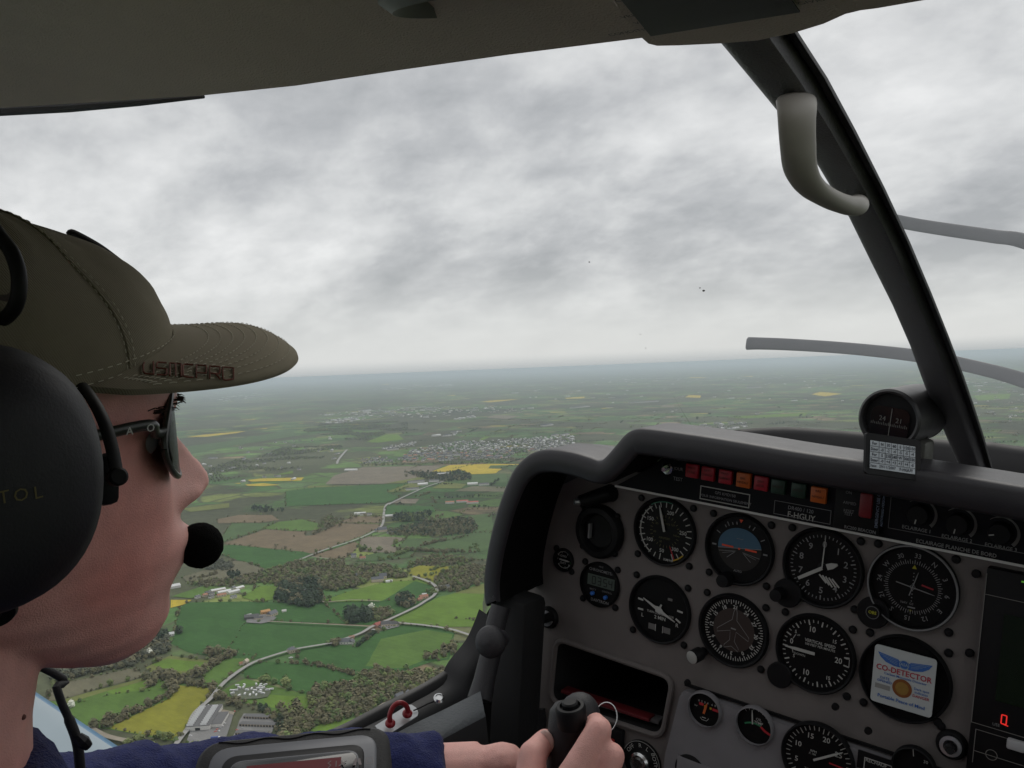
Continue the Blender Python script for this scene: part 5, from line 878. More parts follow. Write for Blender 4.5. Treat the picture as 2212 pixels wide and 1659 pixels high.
b = MB(); b.lathe(F(1490, 1665, -.012), (0, -1, 0), [(.019, 0), (.017, .001), (0, .001)], 28); obj('blank_hole', b, BLK, SUB)
p = F(1890, 1650, -.012); b = MB(); b.box((p.x, -.0122, p.z), (.034, .002, .018)); g = obj('label_plate', b, BLK, SUB, smooth=0); frame(1868, 1634, 1925, 1680, .0008, WHT, g, -.0133); label_text([('RECHAUF', 1893, 1648, .005, .01)], WHT, 'lettering', g, -.0133)
for x, y in ((2109, 1239), (2095, 1410), (2026, 1559)): p = F(x, y, 0); b = MB(); b.lathe(p, (0, -1, 0), [(.0042, 0), (.0038, .003), (0, .0034)], 14); obj('screw', b, BLK, PAN)
# magneto switch and breaker
p = F(1388, 1643, 0); b = MB(); b.lathe(p, (0, -1, 0), [(.0255, 0), (.0255, .002), (.024, .003), (.014, .003)], 40); g = obj('magneto_switch', b, BLK, AC, label='key switch marked OFF R L BOTH'); b = MB(); b.lathe(p+Vector((0, -.003, 0)), (0, -1, 0), [(.0135, 0), (.013, .006), (.0105, .0085), (.009, .005), (.007, .005), (.006, .009), (0, .009)], 32); obj('lock', b, CHR, g)
mk(g, p.x, p.z, -.003, lambda b, P: [b.text(t_, .0072, .0195*sin(R_(a)), .0195*cos(R_(a)), P, rot=-R_(a), bold=.005) for t_, a in (('OFF', -52), ('R', -8), ('L', 22), ('BOTH', 68))]+[b.arc(.0248, .0006, -70, 95, P)], WHT, 'lettering')
p = F(1322, 1606, -.006); b = MB(); b.box((p.x+.002, -.004, p.z-.004), (.026, .010, .05), bev=.004); g = obj('master_switch', b, BLK, AC); b = MB(); b.box((p.x, -.010, p.z), (.0105, .006, .016), bev=.001); obj('red_toggle', b, mat('toggle_red', (.4, .02, .02), .4), g)
# side fittings at the foot of the panel's left edge
p = F(1155, 1580, -.005); b = MB(); b.prism([(p.x-.03, -.002, p.z+.02), (p.x+.012, -.002, p.z+.035), (p.x+.016, -.002, p.z+.02), (p.x+.008, -.002, p.z-.045), (p.x-.03, -.002, p.z-.05)], (0, -.006, 0)); g = obj('connector_box', b, WALLM, AC, smooth=0); b = MB(); b.box((p.x-.012, -.011, p.z-.012), (.016, .008, .012), bev=.001); b.box((p.x+.002, -.011, p.z-.016), (.010, .008, .010), bev=.002); obj('plug', b, PLA, g)
b = MB(); b.tube(spline([F(1160, 1560, -.02), F(1120, 1565, -.05), F(1100, 1600, -.06), F(1090, 1670, -.05)], 6), .0035, 8); obj('cable', b, BLKR, AC)
# ---- radio stack
a, c_ = F(2133, 1236, -.004), F(2133, 1236, -.004); u0 = .339; b = MB(); b.box((.36+.07, -.006, -.065), (.182, .012, .205), bev=.002); ST = obj('radio_stack', b, BLK, AC); SFc = -.012
mk(ST, 0, 0, SFc, lambda b, P: (b.rect(.3395, -.112, .3402, .032, P), b.rect(.3402, -.112, .52, -.1114, P), b.rect(.3402, .012, .52, .0126, P), b.rect(.344, -.150, .3446, -.117, P), b.rect(.3446, -.1176, .52, -.117, P), b.rect(.3446, -.1385, .52, -.1379, P)), mat('edge_grey', (.20, .19, .18), .6), 'edge_lines')
mk(ST, 0, 0, SFc, lambda b, P: b.rect(.3575, -.085, .51, -.002, P), mat('screen_dark_green', (.010, .018, .008), .25), 'map_screen'); q = F(2172, 1505, SFc); label_text([('BENDIX/KING', 2196, 1503, .0052, .01), ('KMD 150', 2178, 1512, .0045, 0)], mat('print_amber', (.22, .17, .06), .7), 'lettering', ST, SFc); label_text([('USE', 2152, 1565, .0040, 0)], WDIM, 'lettering', ST, SFc)
q = F(2169, 1554, SFc); mk(ST, q.x, q.z, SFc, lambda b, P: seg(b, P, 0, 0, .0042, '0') or b.stroke([(.0, -.0045), (.004, -.005)], .001, P), mat('led_red', (.5, .02, .02), .5, emit=((1, .04, .03), .55)), 'led_digit'); q = F(2208, 1256, SFc); mk(ST, q.x, q.z, SFc, lambda b, P: b.rect(-.0005, -.0008, .002, .0008, P), mat('led_lime', (.1, .3, .05), .5, emit=((.3, 1, .1), .15)), 'led_bar')
q = F(2196, 1607, SFc); b = MB(); b.box((q.x, SFc-.003, q.z), (.015, .006, .010), bev=.0018); obj('button', b, mat('button_pale', (.45, .45, .46), .5), ST, smooth=40); q = F(2142, 1630, SFc); mk(ST, q.x, q.z, SFc, lambda b, P: b.arc(.0048, .0006, 0, 360, P), mat('edge_grey', (.20, .19, .18), .6), 'ring_mark')
# ---- compass on the coaming, with deviation card holder
fc, bc = D(1919, 906, .83), D(1986, 889, .90); ax = (fc-bc).normalized(); Rc = .0280; Lc = (fc-bc).length
b = MB(); b.lathe(bc, ax, [(0, -.002), (Rc*.92, -.001), (Rc, .004), (Rc, Lc-.002), (Rc-.002, Lc), (Rc-.004, Lc-.001), (Rc-.005, Lc-.006)], 56, caps=False); CMP = obj('compass', b, mat('compass_black', (.028, .027, .029), .42, nscale=60, namt=.1), AC, smooth=40, label='cylindrical magnetic compass standing on the hood')
b = MB(); b.lathe(bc+ax*(Lc-.006), ax, [(Rc-.0045, 0), (0, .0005)], 48, caps=False); obj('face', b, BLK, CMP)
cx = Vector((1, 0, 0)); cx = (cx-ax*cx.dot(ax)).normalized(); cy = ax.cross(cx); cy = cy if cy.z > 0 else -cy; cx = (D(1990, 914, .83)-D(1860, 902, .83)); cx = (cx-ax*cx.dot(ax)).normalized(); cy = ax.cross(cx); cy = cy if cy.z > 0 else -cy
def CF(h): return lambda x, y: bc+ax*(Lc-.0045+h)+cx*x+cy*y
b = MB(); P = CF(-.0005); b.prism([P(*p) for p in rrect([(-.0175, -.021), (.0175, -.021), (.0175, .011), (-.0175, .011)], .009)], ax*.0008); obj('window', b, mat('compass_window', (.004, .004, .004), .15), CMP, smooth=0)
b = MB(); P = CF(.0012); b.text('24', .0062, -.0065, -.0005, P); b.text('21', .0062, .0085, -.0005, P); [b.stroke([(x*.0016, -.0065), (x*.0016, -.0045 if x % 3 else -.0035)], .0005, P) for x in range(-10, 11)]; b.stroke([(.001, -.025), (.001, .010)], .0007, P); obj('card_marks', b, mat('compass_ink', (.15, .145, .135), .6), CMP, smooth=0)
q = bc-Vector((0, 0, Rc)); b = MB(); b.box(bc+ax*Lc*.45-cy*(Rc+.008)+cx*.012, (.03, .034, .03), bev=.004); b.lathe(bc+ax*Lc*.4-cy*(Rc+.022)+cx*.022, (0, 0, 1), [(.022, 0), (.020, .004), (.008, .008)], 24); obj('bracket', b, mat('bracket_grey', (.09, .09, .08), .5), CMP, smooth=40)
tl_, tr_, bl_ = D(1872, 944, .786), D(1986, 961, .797), D(1867, 1012, .780); hx = (tr_-tl_).normalized(); hy = (tl_-bl_); hh2 = hy.length; hy = (hy-hx*hy.dot(hx)).normalized(); hw = (tr_-tl_).length; hn_ = hx.cross(hy); hn_ = hn_ if hn_.y < 0 else -hn_
def CD_(h): return lambda x, y: tl_+hx*x+hy*y+hn_*h
b = MB(); P = CD_(-.0025); b.prism([P(*p) for p in rrect([(-.001, -hh2-.004), (hw+.001, -hh2-.004), (hw+.001, .004), (-.001, .004)], .003)], hn_*.003); obj('card_holder', b, BLK, CMP, smooth=0)
b = MB(); P = CD_(.0009); b.prism([P(*p) for p in ((.003, -hh2+.001), (hw-.005, -hh2+.001), (hw-.005, -.0025), (.003, -.0025))], hn_*.0003); CARD = obj('deviation_card', b, mat('card_white', (.52, .56, .60), .7), CMP, smooth=0)
b = MB(); P = CD_(.0016); x0, x1, y1, y0 = .003, hw-.005, -.0025, -hh2+.001; rh = (y1-y0)/5; cw = (x1-x0-.0085)/6
for k in range(1, 5): b.stroke([(x0, y1-k*rh), (x1, y1-k*rh)], .0004, P)
for k in range(6): xx = x0+.0085+k*cw; b.stroke([(xx, y1-4*rh), (xx, y1)], .0004, P)
for r, row in enumerate([['For', 'N', '30', '60', 'E', '120', '150'], ['Steer', '-0', '-2', '-4', '-5', '-5', '-4'], ['For', 'S', '210', '240', 'W', '300', '330'], ['Steer', '-0', '+4', '+3', '+3', '+4', '-0']]):
    for k, t_ in enumerate(row): b.text(t_, .0038, x0+.004 if k == 0 else x0+.0085+(k-.5)*cw, y1-(r+.5)*rh, P, bold=.02, sx=.9)
b.text('Date:  29/11/2007', .0036, x0+.012, y1-4.5*rh, P, bold=.01); b.text('F-HGUY', .0038, x1-.009, y1-4.5*rh, P, bold=.02); obj('card_text', b, mat('card_ink', (.04, .045, .06), .7), CARD.parent, smooth=0)
# ---- left sill, rail and wall
UW = -.262
oe = [U(x, y, UW) for x, y in ((420, 1700), (560, 1640), (720, 1580), (820, 1530), (905, 1487), (960, 1455), (1000, 1424), (1030, 1392), (1052, 1360), (1064, 1338), (1071, 1324))]; oe = [oe[0]+(oe[0]-oe[1])*3] + oe + [Vector((-.245, .05, -.15)), Vector((-.23, .07, -.11))]; oe = spline(oe, 4)
b = MB(); b.loft([[p+Vector((-.02, .0, -.02)), p+Vector((-.004, 0, .001)), p, p+Vector((.003, 0, -.002)), p+Vector((.010, 0, -.014)), p+Vector((.014, 0, -.040)), p+Vector((.03, 0, -.048))] for p in oe], closed=False); obj('canopy_frame', b, mat('frame_black', (.010, .010, .011), .5, nscale=40, namt=.2), AC, smooth=60)
mid = [U(x, y, -.236) for x, y in ((640, 1690), (760, 1625), (830, 1588), (905, 1548), (985, 1500), (1010, 1460), (1045, 1415), (1062, 1380), (1075, 1345))]; mid = [mid[0]+(mid[0]-mid[1])*4]+mid; mid = spline(mid, 4)
b = MB(); b.loft([[p+Vector((-.030, -.004, .012)), p+Vector((-.012, -.002, .006)), p+Vector((-.003, 0, .001)), p+Vector((.002, 0, -.006)), p+Vector((.006, 0, -.02)), p+Vector((.012, 0, -.05))] for p in mid], closed=False); obj('sill_trim', b, TRIM, AC, smooth=50)
# grey padded top of the side wall
ia = [D(x, y, z) for x, y, z in ((600, 1720, .95), (863, 1581, .985), (950, 1539, 1.0), (1036, 1496, 1.02))]; ib = [D(x, y, z) for x, y, z in ((650, 1760, .90), (905, 1612, .935), (985, 1568, .955), (1046, 1536, .975))]
b = MB(); b.loft([[p+Vector((-.012, 0, -.01)), p, p+(q-p)*.12+Vector((0, 0, .004)), p+(q-p)*.8+Vector((0, 0, .002)), q, q+Vector((.004, -.002, -.004))] for p, q in zip(spline(ia, 5), spline(ib, 5))], closed=False); b.mi = 1; b.loft([[q+Vector((.004, -.002, -.004)), q+Vector((.013, -.006, -.03)), q+Vector((.018, -.006, -.06)), q+Vector((.02, 0, -.3))] for q in spline(ib, 5)], closed=False); obj('padded_sill', b, [SILLM, WALLM], AC, smooth=60)
b = MB(); b.loft([[Vector((-.30, f_, -.245-.09*(f_ < -.05)-.05*(f_ < -.2))), Vector((-.24, f_, -.34)), Vector((-.24, f_, -.62))] for f_ in (-2.1, -.6, -.1, .02, .12)], closed=False); obj('side_wall', b, WALLM, AC, smooth=0)
b = MB(); b.loft([[Vector((-.215, -.002, -.10)), Vector((-.235, .0, -.35)), Vector((-.235, .0, -.6))], [Vector((-.255, -.02, -.215)), Vector((-.262, -.035, -.35)), Vector((-.262, -.035, -.6))]], closed=False); obj('footwell_trim', b, WALLM, AC, smooth=0)
# upright rail with the round lock knob
b = MB(); b.tube([D(1082, 1310, 1.07), D(1072, 1345, 1.065), D(1058, 1420, 1.05), D(1046, 1470, 1.04), D(1036, 1512, 1.03)], [(.012, .012), (.012, .012), (.0125, .012), (.013, .012), (.015, .014)], 16, up=(1, 0, 0)); obj('canopy_rail', b, PLA, AC)
b = MB(); kc = D(1062, 1386, 1.0); kd = (D(1090, 1380, 1.05)-D(1050, 1392, .99)).normalized(); b.lathe(kc-kd*.012, kd, [(0, -.003), (.010, -.001), (.0165, .004), (.0180, .009), (.0165, .014), (.0095, .018), (.008, .04), (.010, .045)], 32); obj('lock_knob', b, PLA, AC, smooth=60)
b = MB(); b.box(D(1118, 1450, 1.13), (.05, .05, .20), bev=.012); obj('corner_trim', b, WALLM, AC)
# red canopy release handle on its plate
pa, pb_ = D(826, 1578, .975), D(893, 1535, 1.0); dx_ = (pb_-pa).normalized(); nz = Vector((.45, -.1, .9)); nz = (nz-dx_*nz.dot(dx_)).normalized(); dy_ = dx_.cross(nz)
c_ = (pa+pb_)/2; Lh = (pb_-pa).length/2+.004; b = MB(); ol = [c_+dx_*(x*Lh)+dy_*(y*.0085) for x, y in ((-1, -1), (.8, -1), (.93, -.7), (1, 0), (.93, .7), (.8, 1), (-1, 1))]; b.prism(ol, nz*.0016); PLT = obj('release_plate', b, ALU, AC, smooth=0)
ha, hb2 = D(843, 1562, .972), D(880, 1541, .985); hm_ = spline([ha, D(842, 1545, .972), D(849, 1527, .975), D(862, 1518, .978), D(875, 1522, .982), D(881, 1533, .984), hb2], 6); b = MB(); b.tube(hm_, .0028, 12); b.lathe(ha-nz*.001, nz, [(.0056, 0), (.0056, .0014), (.0036, .0034)], 20); b.lathe(hb2-nz*.001, nz, [(.0056, 0), (.0056, .0014), (.0036, .0034)], 20); obj('release_handle', b, REDM, AC, label='red hoop shaped canopy release handle', smooth=60)
b = MB(); b.lathe(D(948, 1510, 1.0), nz, [(.0062, 0), (.0062, .002), (.004, .004), (.0035, .0025), (0, .0025)], 16); obj('stud', b, CHR, AC)
b = MB(); b.tube([D(893, 1535, .995), D(905, 1530, .997), D(925, 1520, 1.0), D(946, 1512, 1.0)], .0009, 6); obj('safety_wire', b, BLK, AC)
# ---- control stick
sp_ = [D(1232, 1524, .705), D(1231, 1540, .705), D(1226, 1580, .703), D(1220, 1640, .70), D(1214, 1700, .70), D(1205, 1800, .71), D(1190, 2050, .74)]
b = MB(); rs = [(.0125, .0125), (.0160, .0155), (.0158, .0150), (.0140, .0135), (.0135, .013), (.0130, .0125), (.010, .010)]; b.tube(sp_, rs, 24, up=(1, 0, 0)); STK = obj('control_stick', b, mat('stick_black', (.018, .018, .021), .55, nscale=50, namt=.15, bump=.3, bscale=1200), AC, smooth=60)
b = MB(); ct = D(1262, 1556, .70); b.ball(D(1251, 1550, .712), .0165, 3, (1.0, 1.1, 1.2)); obj('grip_head', b, mat('stick_black', (.018, .018, .021), .55), STK)
b = MB(); tz = (sp_[0]-sp_[2]).normalized(); tz = (tz+Vector((-.05, -.42, .25))).normalized(); c_ = D(1233, 1534, .690); b.lathe(c_, tz, [(.0118, -.012), (.0118, .002), (.0105, .004), (.0082, .0042), (.0080, .001), (.0064, .001), (.0062, .006), (.005, .0072), (0, .0073)], 28); obj('trigger_button', b, BLK, STK)
# ---- plexiglass
def glass(rows, name): b = MB(); b.loft(rows, closed=False); return obj(name, b, GLS, AC, smooth=180)
N_ = 40
def resamp(ps, n):
    ps = [Vector(p) for p in ps]; d = [0]
    for a, c_ in zip(ps, ps[1:]): d.append(d[-1]+(c_-a).length)
    out = []
    for k in range(n+1):
        s_ = d[-1]*k/n; i = max(j for j in range(len(d)) if d[j] <= s_+1e-9); i = min(i, len(ps)-2); out.append(ps[i]+(ps[i+1]-ps[i])*((s_-d[i])/(d[i+1]-d[i]+1e-12)))
    return out
botL = [Vector((-.285, -2.0, -.30)), Vector((-.285, -1.2, -.33))]+[p+Vector((-.012, 0, 0)) for p in oe[3:-4:3]]+[p+Vector((0, .006, .004)) for p in BF[2::3] if p.x < .33]+[Vector((UC, .256, .112))]
topL = [Vector((-.28, -2.0, .24)), Vector((-.29, -1.2, .34))]+[p+Vector((0, .004, .012)) for p in edge if p.x < UC+.001]
Bt, Tp = resamp(botL, N_), resamp(topL, N_)
def bulge(k): return sin(pi*k/10)
rowsL = [[Bt[i]+(Tp[i]-Bt[i])*(k/10)+(Vector((Bt[i].x*.5+Tp[i].x*.5-UC, (Bt[i].y+Tp[i].y)*.5+1.0, 0)).normalized()*.075+Vector((0, 0, .03)))*bulge(k) for i in range(N_+1)] for k in range(11)]
WS = glass([r+[mir(p) for p in r[-2::-1]] for r in rowsL], 'canopy_window')
# insect specks on the plexiglass
b = MB()
def on_glass(px, py):
    best = None; o3 = Vector(C0); d3 = Vector(dray(px, py)).normalized()
    for k in range(10):
        for i in range(N_):
            for tri in ((rowsL[k][i], rowsL[k][i+1], rowsL[k+1][i+1]), (rowsL[k][i], rowsL[k+1][i+1], rowsL[k+1][i])):
                from mathutils.geometry import intersect_ray_tri
                h = intersect_ray_tri(*tri, d3, o3, True)
                if h and (h-o3).dot(d3) > 0 and (best is None or (h-o3).length < best[0]): best = ((h-o3).length, h)
    return best[1] if best else None
for x, y, s_ in ((1520, 628, 1.6), (1273, 566, .9), (1395, 752, .7), (1383, 722, .6), (1512, 622, .9)):
    h = on_glass(x, y)
    if h: dd = (h-Vector(C0)).normalized(); b.ball(h-dd*.0015, .0007*s_, 1, (1.5, .5, 1.0), dd.to_track_quat('Y', 'Z').to_matrix())
obj('insect_specks', b, mat('speck_brown', (.09, .085, .075), .8), WS)
# ---- rest of the cabin shell
b = MB(); b.box((UC, -.9, -.62), (1.2, 2.6, .03)); obj('cabin_floor', b, WALLM, AC, smooth=0)
b = MB(); b.box((UC, -2.12, -.45), (1.3, .04, .4)); obj('rear_bulkhead', b, LINER, AC, smooth=0)
b = MB(); b.box((UC+.62, -.95, -.42), (.04, 2.3, .36)); obj('side_wall', b, WALLM, AC, smooth=0)
for su in (.09, .63):
    b = MB(); b.box((su, -.95, -.12), (.44, .10, .56), Matrix.Rotation(R_(-12), 3, 'X'), bev=.04, seg=3); b.box((su, -.70, -.40), (.44, .48, .12), bev=.04, seg=3); obj('seat', b, mat('seat_fabric', (.06, .062, .07), .9, nscale=80, namt=.2), AC, smooth=60)
# ---- nose cowling, propeller, wing
b = MB(); b.loft([[Vector((UC+rx*cos(2*pi*k/32), f_, zc+rz*sin(2*pi*k/32))) for k in range(32)] for f_, rx, rz, zc in ((.26, .54, .36, -.36), (.6, .48, .33, -.36), (1.0, .42, .30, -.36), (1.4, .28, .22, -.34), (1.48, .15, .12, -.34))]); obj('cowling', b, mat('cowl_white', (.6, .62, .64), .3, nscale=3, namt=.05), AC, smooth=60)
PF = 1.6; hubp = Vector((UC, PF, -.30))
def blade(path, ch, nm):
    P_ = spline([F(x, y, PF) for x, y in path]+[hubp], 6); n = len(P_); rings = []
    for i, p in enumerate(P_):
        t = (P_[min(i+1, n-1)]-P_[max(i-1, 0)]).normalized(); up = Vector((-t.z, 0, t.x)); s_ = i/(n-1); c_ = lerp_tab(ch, s_, 1); tw = R_(18+25*s_); a = up*cos(tw)+Vector((0, 1, 0))*sin(tw); nn = t.cross(a)
        rings.append([p+a*c_*.5*cos(2*pi*k/14)+nn*c_*.075*sin(2*pi*k/14) for k in range(14)])
    b = MB(); b.loft(rings); return obj(nm, b, BLADE, PRP, smooth=60)
b = MB(); b.lathe(hubp+Vector((0, -.06, 0)), (0, 1, 0), [(.13, 0), (.13, .08), (.10, .2), (.05, .29), (0, .32)], 40); PRP = obj('propeller', b, mat('spinner_white', (.6, .6, .6), .3), AC, smooth=60)
blade([(1612, 742), (1640, 742), (1700, 744), (1800, 750), (1900, 759), (1990, 770), (2080, 787), (2212, 822), (2340, 880)], [(0, .030), (.02, .040), (.12, .038), (.35, .036), (.7, .04), (1, .06)], 'blade')
blade([(1895, 468), (1950, 480), (2000, 489), (2080, 501), (2150, 511), (2212, 521), (2330, 570), (2420, 690)], [(0, .03), (.03, .036), (.2, .037), (.45, .04), (.8, .05), (1, .06)], 'blade')
WZ = -.78
q1, q2 = V(112, 1524, WZ), V(305, 1652, WZ-.04); dl = (q1-q2).normalized(); root = q2-dl*((q2.x+.30)/dl.x) if abs(dl.x) > 1e-3 else q2
tip_ = root+dl*3.6
b = MB(); prof = [(0, 0), (.012, .022), (.04, .042), (.10, .068), (.25, .10), (.5, .11), (1.0, .08), (1.5, .02), (1.5, .012), (.8, -.05), (.3, -.06), (.08, -.045), (.02, -.022)]
b.loft([[root+(tip_-root)*t+Vector((0, -x, z*.9)) for x, z in prof] for t in (0, .25, .5, .75, 1)])
for f in b.bm.faces:
    c_ = f.calc_center_median(); tt = (c_.x-root.x)/(tip_.x-root.x); le = root+(tip_-root)*tt
    f.material_index = 1 if le.y-c_.y < .03 else 0
obj('left_wing', b, [WNGW, WNGB], AC, smooth=60)
print('wing', root, tip_)
# ================================================================== THE PILOT
HU = .05
SKIN = mat('skin', (.76, .405, .355), .5, nscale=90, namt=.10, bump=.35, bscale=1300, sss=.06)
_nt = SKIN.node_tree; _p2 = _nt.nodes['Principled BSDF']; _src = _p2.inputs['Base Color'].links[0].from_socket        # blotchy redness of the cheek
_n5 = nd(_nt, 'ShaderNodeTexNoise', Scale=16., Detail=3.0); _tc5 = _nt.nodes.new('ShaderNodeTexCoord'); _nt.links.new(_tc5.outputs['Object'], _n5.inputs['Vector']); _r5 = _nt.nodes.new('ShaderNodeMapRange'); _r5.inputs[1].default_value = .45; _r5.inputs[2].default_value = .7; _r5.inputs[4].default_value = .45; _nt.links.new(_n5.outputs[0], _r5.inputs[0])
_vs = nd(_nt, 'ShaderNodeVectorMath', operation='DISTANCE'); _nt.links.new(_tc5.outputs['Object'], _vs.inputs[0]); _vs.inputs[1].default_value = (.055, .085, .668); _r6 = nd(_nt, 'ShaderNodeMapRange'); _r6.inputs[1].default_value = .012; _r6.inputs[2].default_value = .06; _r6.inputs[3].default_value = .5; _r6.inputs[4].default_value = 0; _r6.interpolation_type = 'SMOOTHSTEP'; _nt.links.new(_vs.outputs['Value'], _r6.inputs[0])
_a5 = nd(_nt, 'ShaderNodeMath', operation='ADD'); _a5.use_clamp = True; _nt.links.new(_r5.outputs[0], _a5.inputs[0]); _nt.links.new(_r6.outputs[0], _a5.inputs[1])
_m5 = nd(_nt, 'ShaderNodeMix', data_type='RGBA', blend_type='MULTIPLY'); _m5.inputs[7].default_value = (.95, .62, .60, 1); _nt.links.new(_a5.outputs[0], _m5.inputs[0]); _nt.links.new(_src, _m5.inputs[6]); _nt.links.new(_m5.outputs[2], _p2.inputs['Base Color'])
_v7 = nd(_nt, 'ShaderNodeVectorMath', operation='MULTIPLY_ADD'); _v7.inputs[1].default_value = (1, 1, 2.4); _v7.inputs[2].default_value = (0, -.139, -.6415*2.4); _nt.links.new(_tc5.outputs['Object'], _v7.inputs[0]); _l7 = nd(_nt, 'ShaderNodeVectorMath', operation='LENGTH'); _nt.links.new(_v7.outputs[0], _l7.inputs[0])
_r7 = nd(_nt, 'ShaderNodeMapRange'); _r7.inputs[1].default_value = .018; _r7.inputs[2].default_value = .027; _r7.inputs[3].default_value = .8; _r7.inputs[4].default_value = 0; _nt.links.new(_l7.outputs['Value'], _r7.inputs[0])
_m7 = nd(_nt, 'ShaderNodeMix', data_type='RGBA', blend_type='MULTIPLY'); _m7.inputs[7].default_value = (.88, .52, .52, 1); _nt.links.new(_r7.outputs[0], _m7.inputs[0]); _nt.links.new(_m5.outputs[2], _m7.inputs[6]); _nt.links.new(_m7.outputs[2], _p2.inputs['Base Color'])
HAIRM = mat('hair_brown', (.035, .024, .018), .6, nscale=300, namt=.4, bump=.8, bscale=700, stretch=(1, .3, 1))
FLEECE = mat('navy_fleece', (.020, .026, .10), .95, nscale=130, namt=.25, bump=.9, bscale=700, sheen=.12, spec=.1)
# rows: v, front, back, mid (widest), half width
HT = [(.067, -.694, -.712, -.702, .006), (.071, -.682, -.722, -.703, .019), (.078, -.672, -.742, -.710, .030), (.089, -.667, -.768, -.724, .0395), (.101, -.6675, -.800, -.742, .0480), (.114, -.6635, -.838, -.758, .0555), (.128, -.6605, -.866, -.768, .0615), (.142, -.666, -.872, -.772, .066), (.158, -.6685, -.876, -.773, .0685), (.172, -.6715, -.878, -.774, .0705), (.185, -.6735, -.878, -.775, .0715), (.200, -.667, -.877, -.775, .0725), (.216, -.667, -.875, -.775, .0735), (.235, -.671, -.868, -.775, .0735), (.252, -.683, -.857, -.773, .069), (.268, -.702, -.838, -.772, .057), (.279, -.725, -.815, -.771, .038), (.2845, -.750, -.79, -.77, .014)]
def nose(x, v):
    A = lerp_tab([(.139, 0), (.142, .008), (.147, .0235), (.152, .0300), (.157, .0302), (.163, .0270), (.171, .0215), (.180, .0155), (.189, .0105), (.198, .003), (.205, 0)], v, 1); w_ = lerp_tab([(.139, .011), (.150, .0120), (.158, .0105), (.168, .0082), (.180, .007), (.2, .010)], v, 1)
    e = A*exp(-(x/w_)**2)
    for sx in (-1, 1): e += .0075*exp(-((x-sx*.0115)/.0055)**2-((v-.1475)/.006)**2)
    e += .0032*exp(-(x/.017)**2-((v-.1285)/.0042)**2) + .0034*exp(-(x/.015)**2-((v-.1150)/.0045)**2) - .0032*exp(-(x/.02)**2-((v-.1218)/.0018)**2) - .0016*exp(-(x/.004)**2-((v-.136)/.004)**2) + .0035*exp(-(x/.02)**2-((v-.086)/.012)**2) + .0085*exp(-(x/.024)**2-((v-.122)/.019)**2)
    for sx in (-1, 1): e += -.010*exp(-((x-sx*.033)/.014)**2-((v-.187)/.010)**2) + .0028*exp(-((x-sx*.035)/.017)**2-((v-.200)/.006)**2) + .0022*exp(-((x-sx*.043)/.018)**2-((v-.158)/.014)**2)
    return e
def head_pt(th, v, off=0):
    _, fr, bk, md, hw = [v]+[lerp_tab(HT, v, i) for i in (1, 2, 3, 4)]; fr -= .0075; md -= .006; bk -= .004
    c, s_ = cos(th), sin(th); p = 1.0 if c > 0 else .95; x = (hw+off)*math.copysign(abs(s_)**p, s_); y = md+((fr-md+off)*abs(c)**1.10 if c > 0 else (bk-md-off)*abs(c)**.95)
    if c > .1: y += nose(x, v)*min(1, (c-.1)*4)
    return Vector((HU+x, y, v))
hbm = MB(); NV, NTH = 110, 150
hbm.loft([[head_pt(2*pi*k/NTH, .067+(.2845-.067)*j/NV) for k in range(NTH)] for j in range(NV+1)])
def cap(b, pts, rs, n=16):
    pts = [Vector(p) for p in pts]
    b.tube(pts, rs, n)
    for p, r in zip(pts, rs): b.ball(p, r if not hasattr(r, '__len__') else min(r), 2)
# neck, trunk, limbs
def ell(c, rx, ry, n=28, tilt=0): return [Vector((c[0]+rx*cos(2*pi*k/n), c[1]+ry*sin(2*pi*k/n), c[2]+tilt*sin(2*pi*k/n))) for k in range(n)]
hbm.loft([ell((HU, -.793, .15), .054, .062), ell((HU, -.797, .10), .0525, .058), ell((HU, -.802, .06), .052, .0575), ell((HU, -.805, .02), .055, .061), ell((HU, -.815, -.02), .066, .066), ell((HU, -.825, -.06), .12, .075), ell((HU, -.835, -.10), .175, .09), ell((HU, -.835, -.25), .165, .105), ell((HU, -.82, -.42), .15, .11), ell((HU, -.80, -.52), .165, .12)])
RS, LS = Vector((.235, -.83, -.095)), Vector((-.135, -.83, -.095))
RE, LE_ = Vector((.275, -.72, -.34)), D(380, 1762, .72)
RWp, LWp = D(1195, 1890, .63), D(1040, 1675, .765)
for S_, E_, W_ in ((RS, RE, RWp), (LS, LE_, LWp)):
    hbm.tube([S_, (S_+E_)/2, E_, E_+(W_-E_)*.35, E_+(W_-E_)*.75, W_], [.05, .045, .040, .041, .032, .0275], 18)
    hbm.ball(S_, .055, 3); hbm.ball(E_, .040, 3)
for su in (-.045, .145):
    hbm.tube([Vector((su, -.82, -.50)), Vector((su*1.1, -.55, -.46)), Vector((su*1.2, -.36, -.43)), Vector((su*1.2, -.22, -.62))], [.085, .075, .06, .05], 18); hbm.ball(Vector((su*1.2, -.36, -.43)), .058, 3)
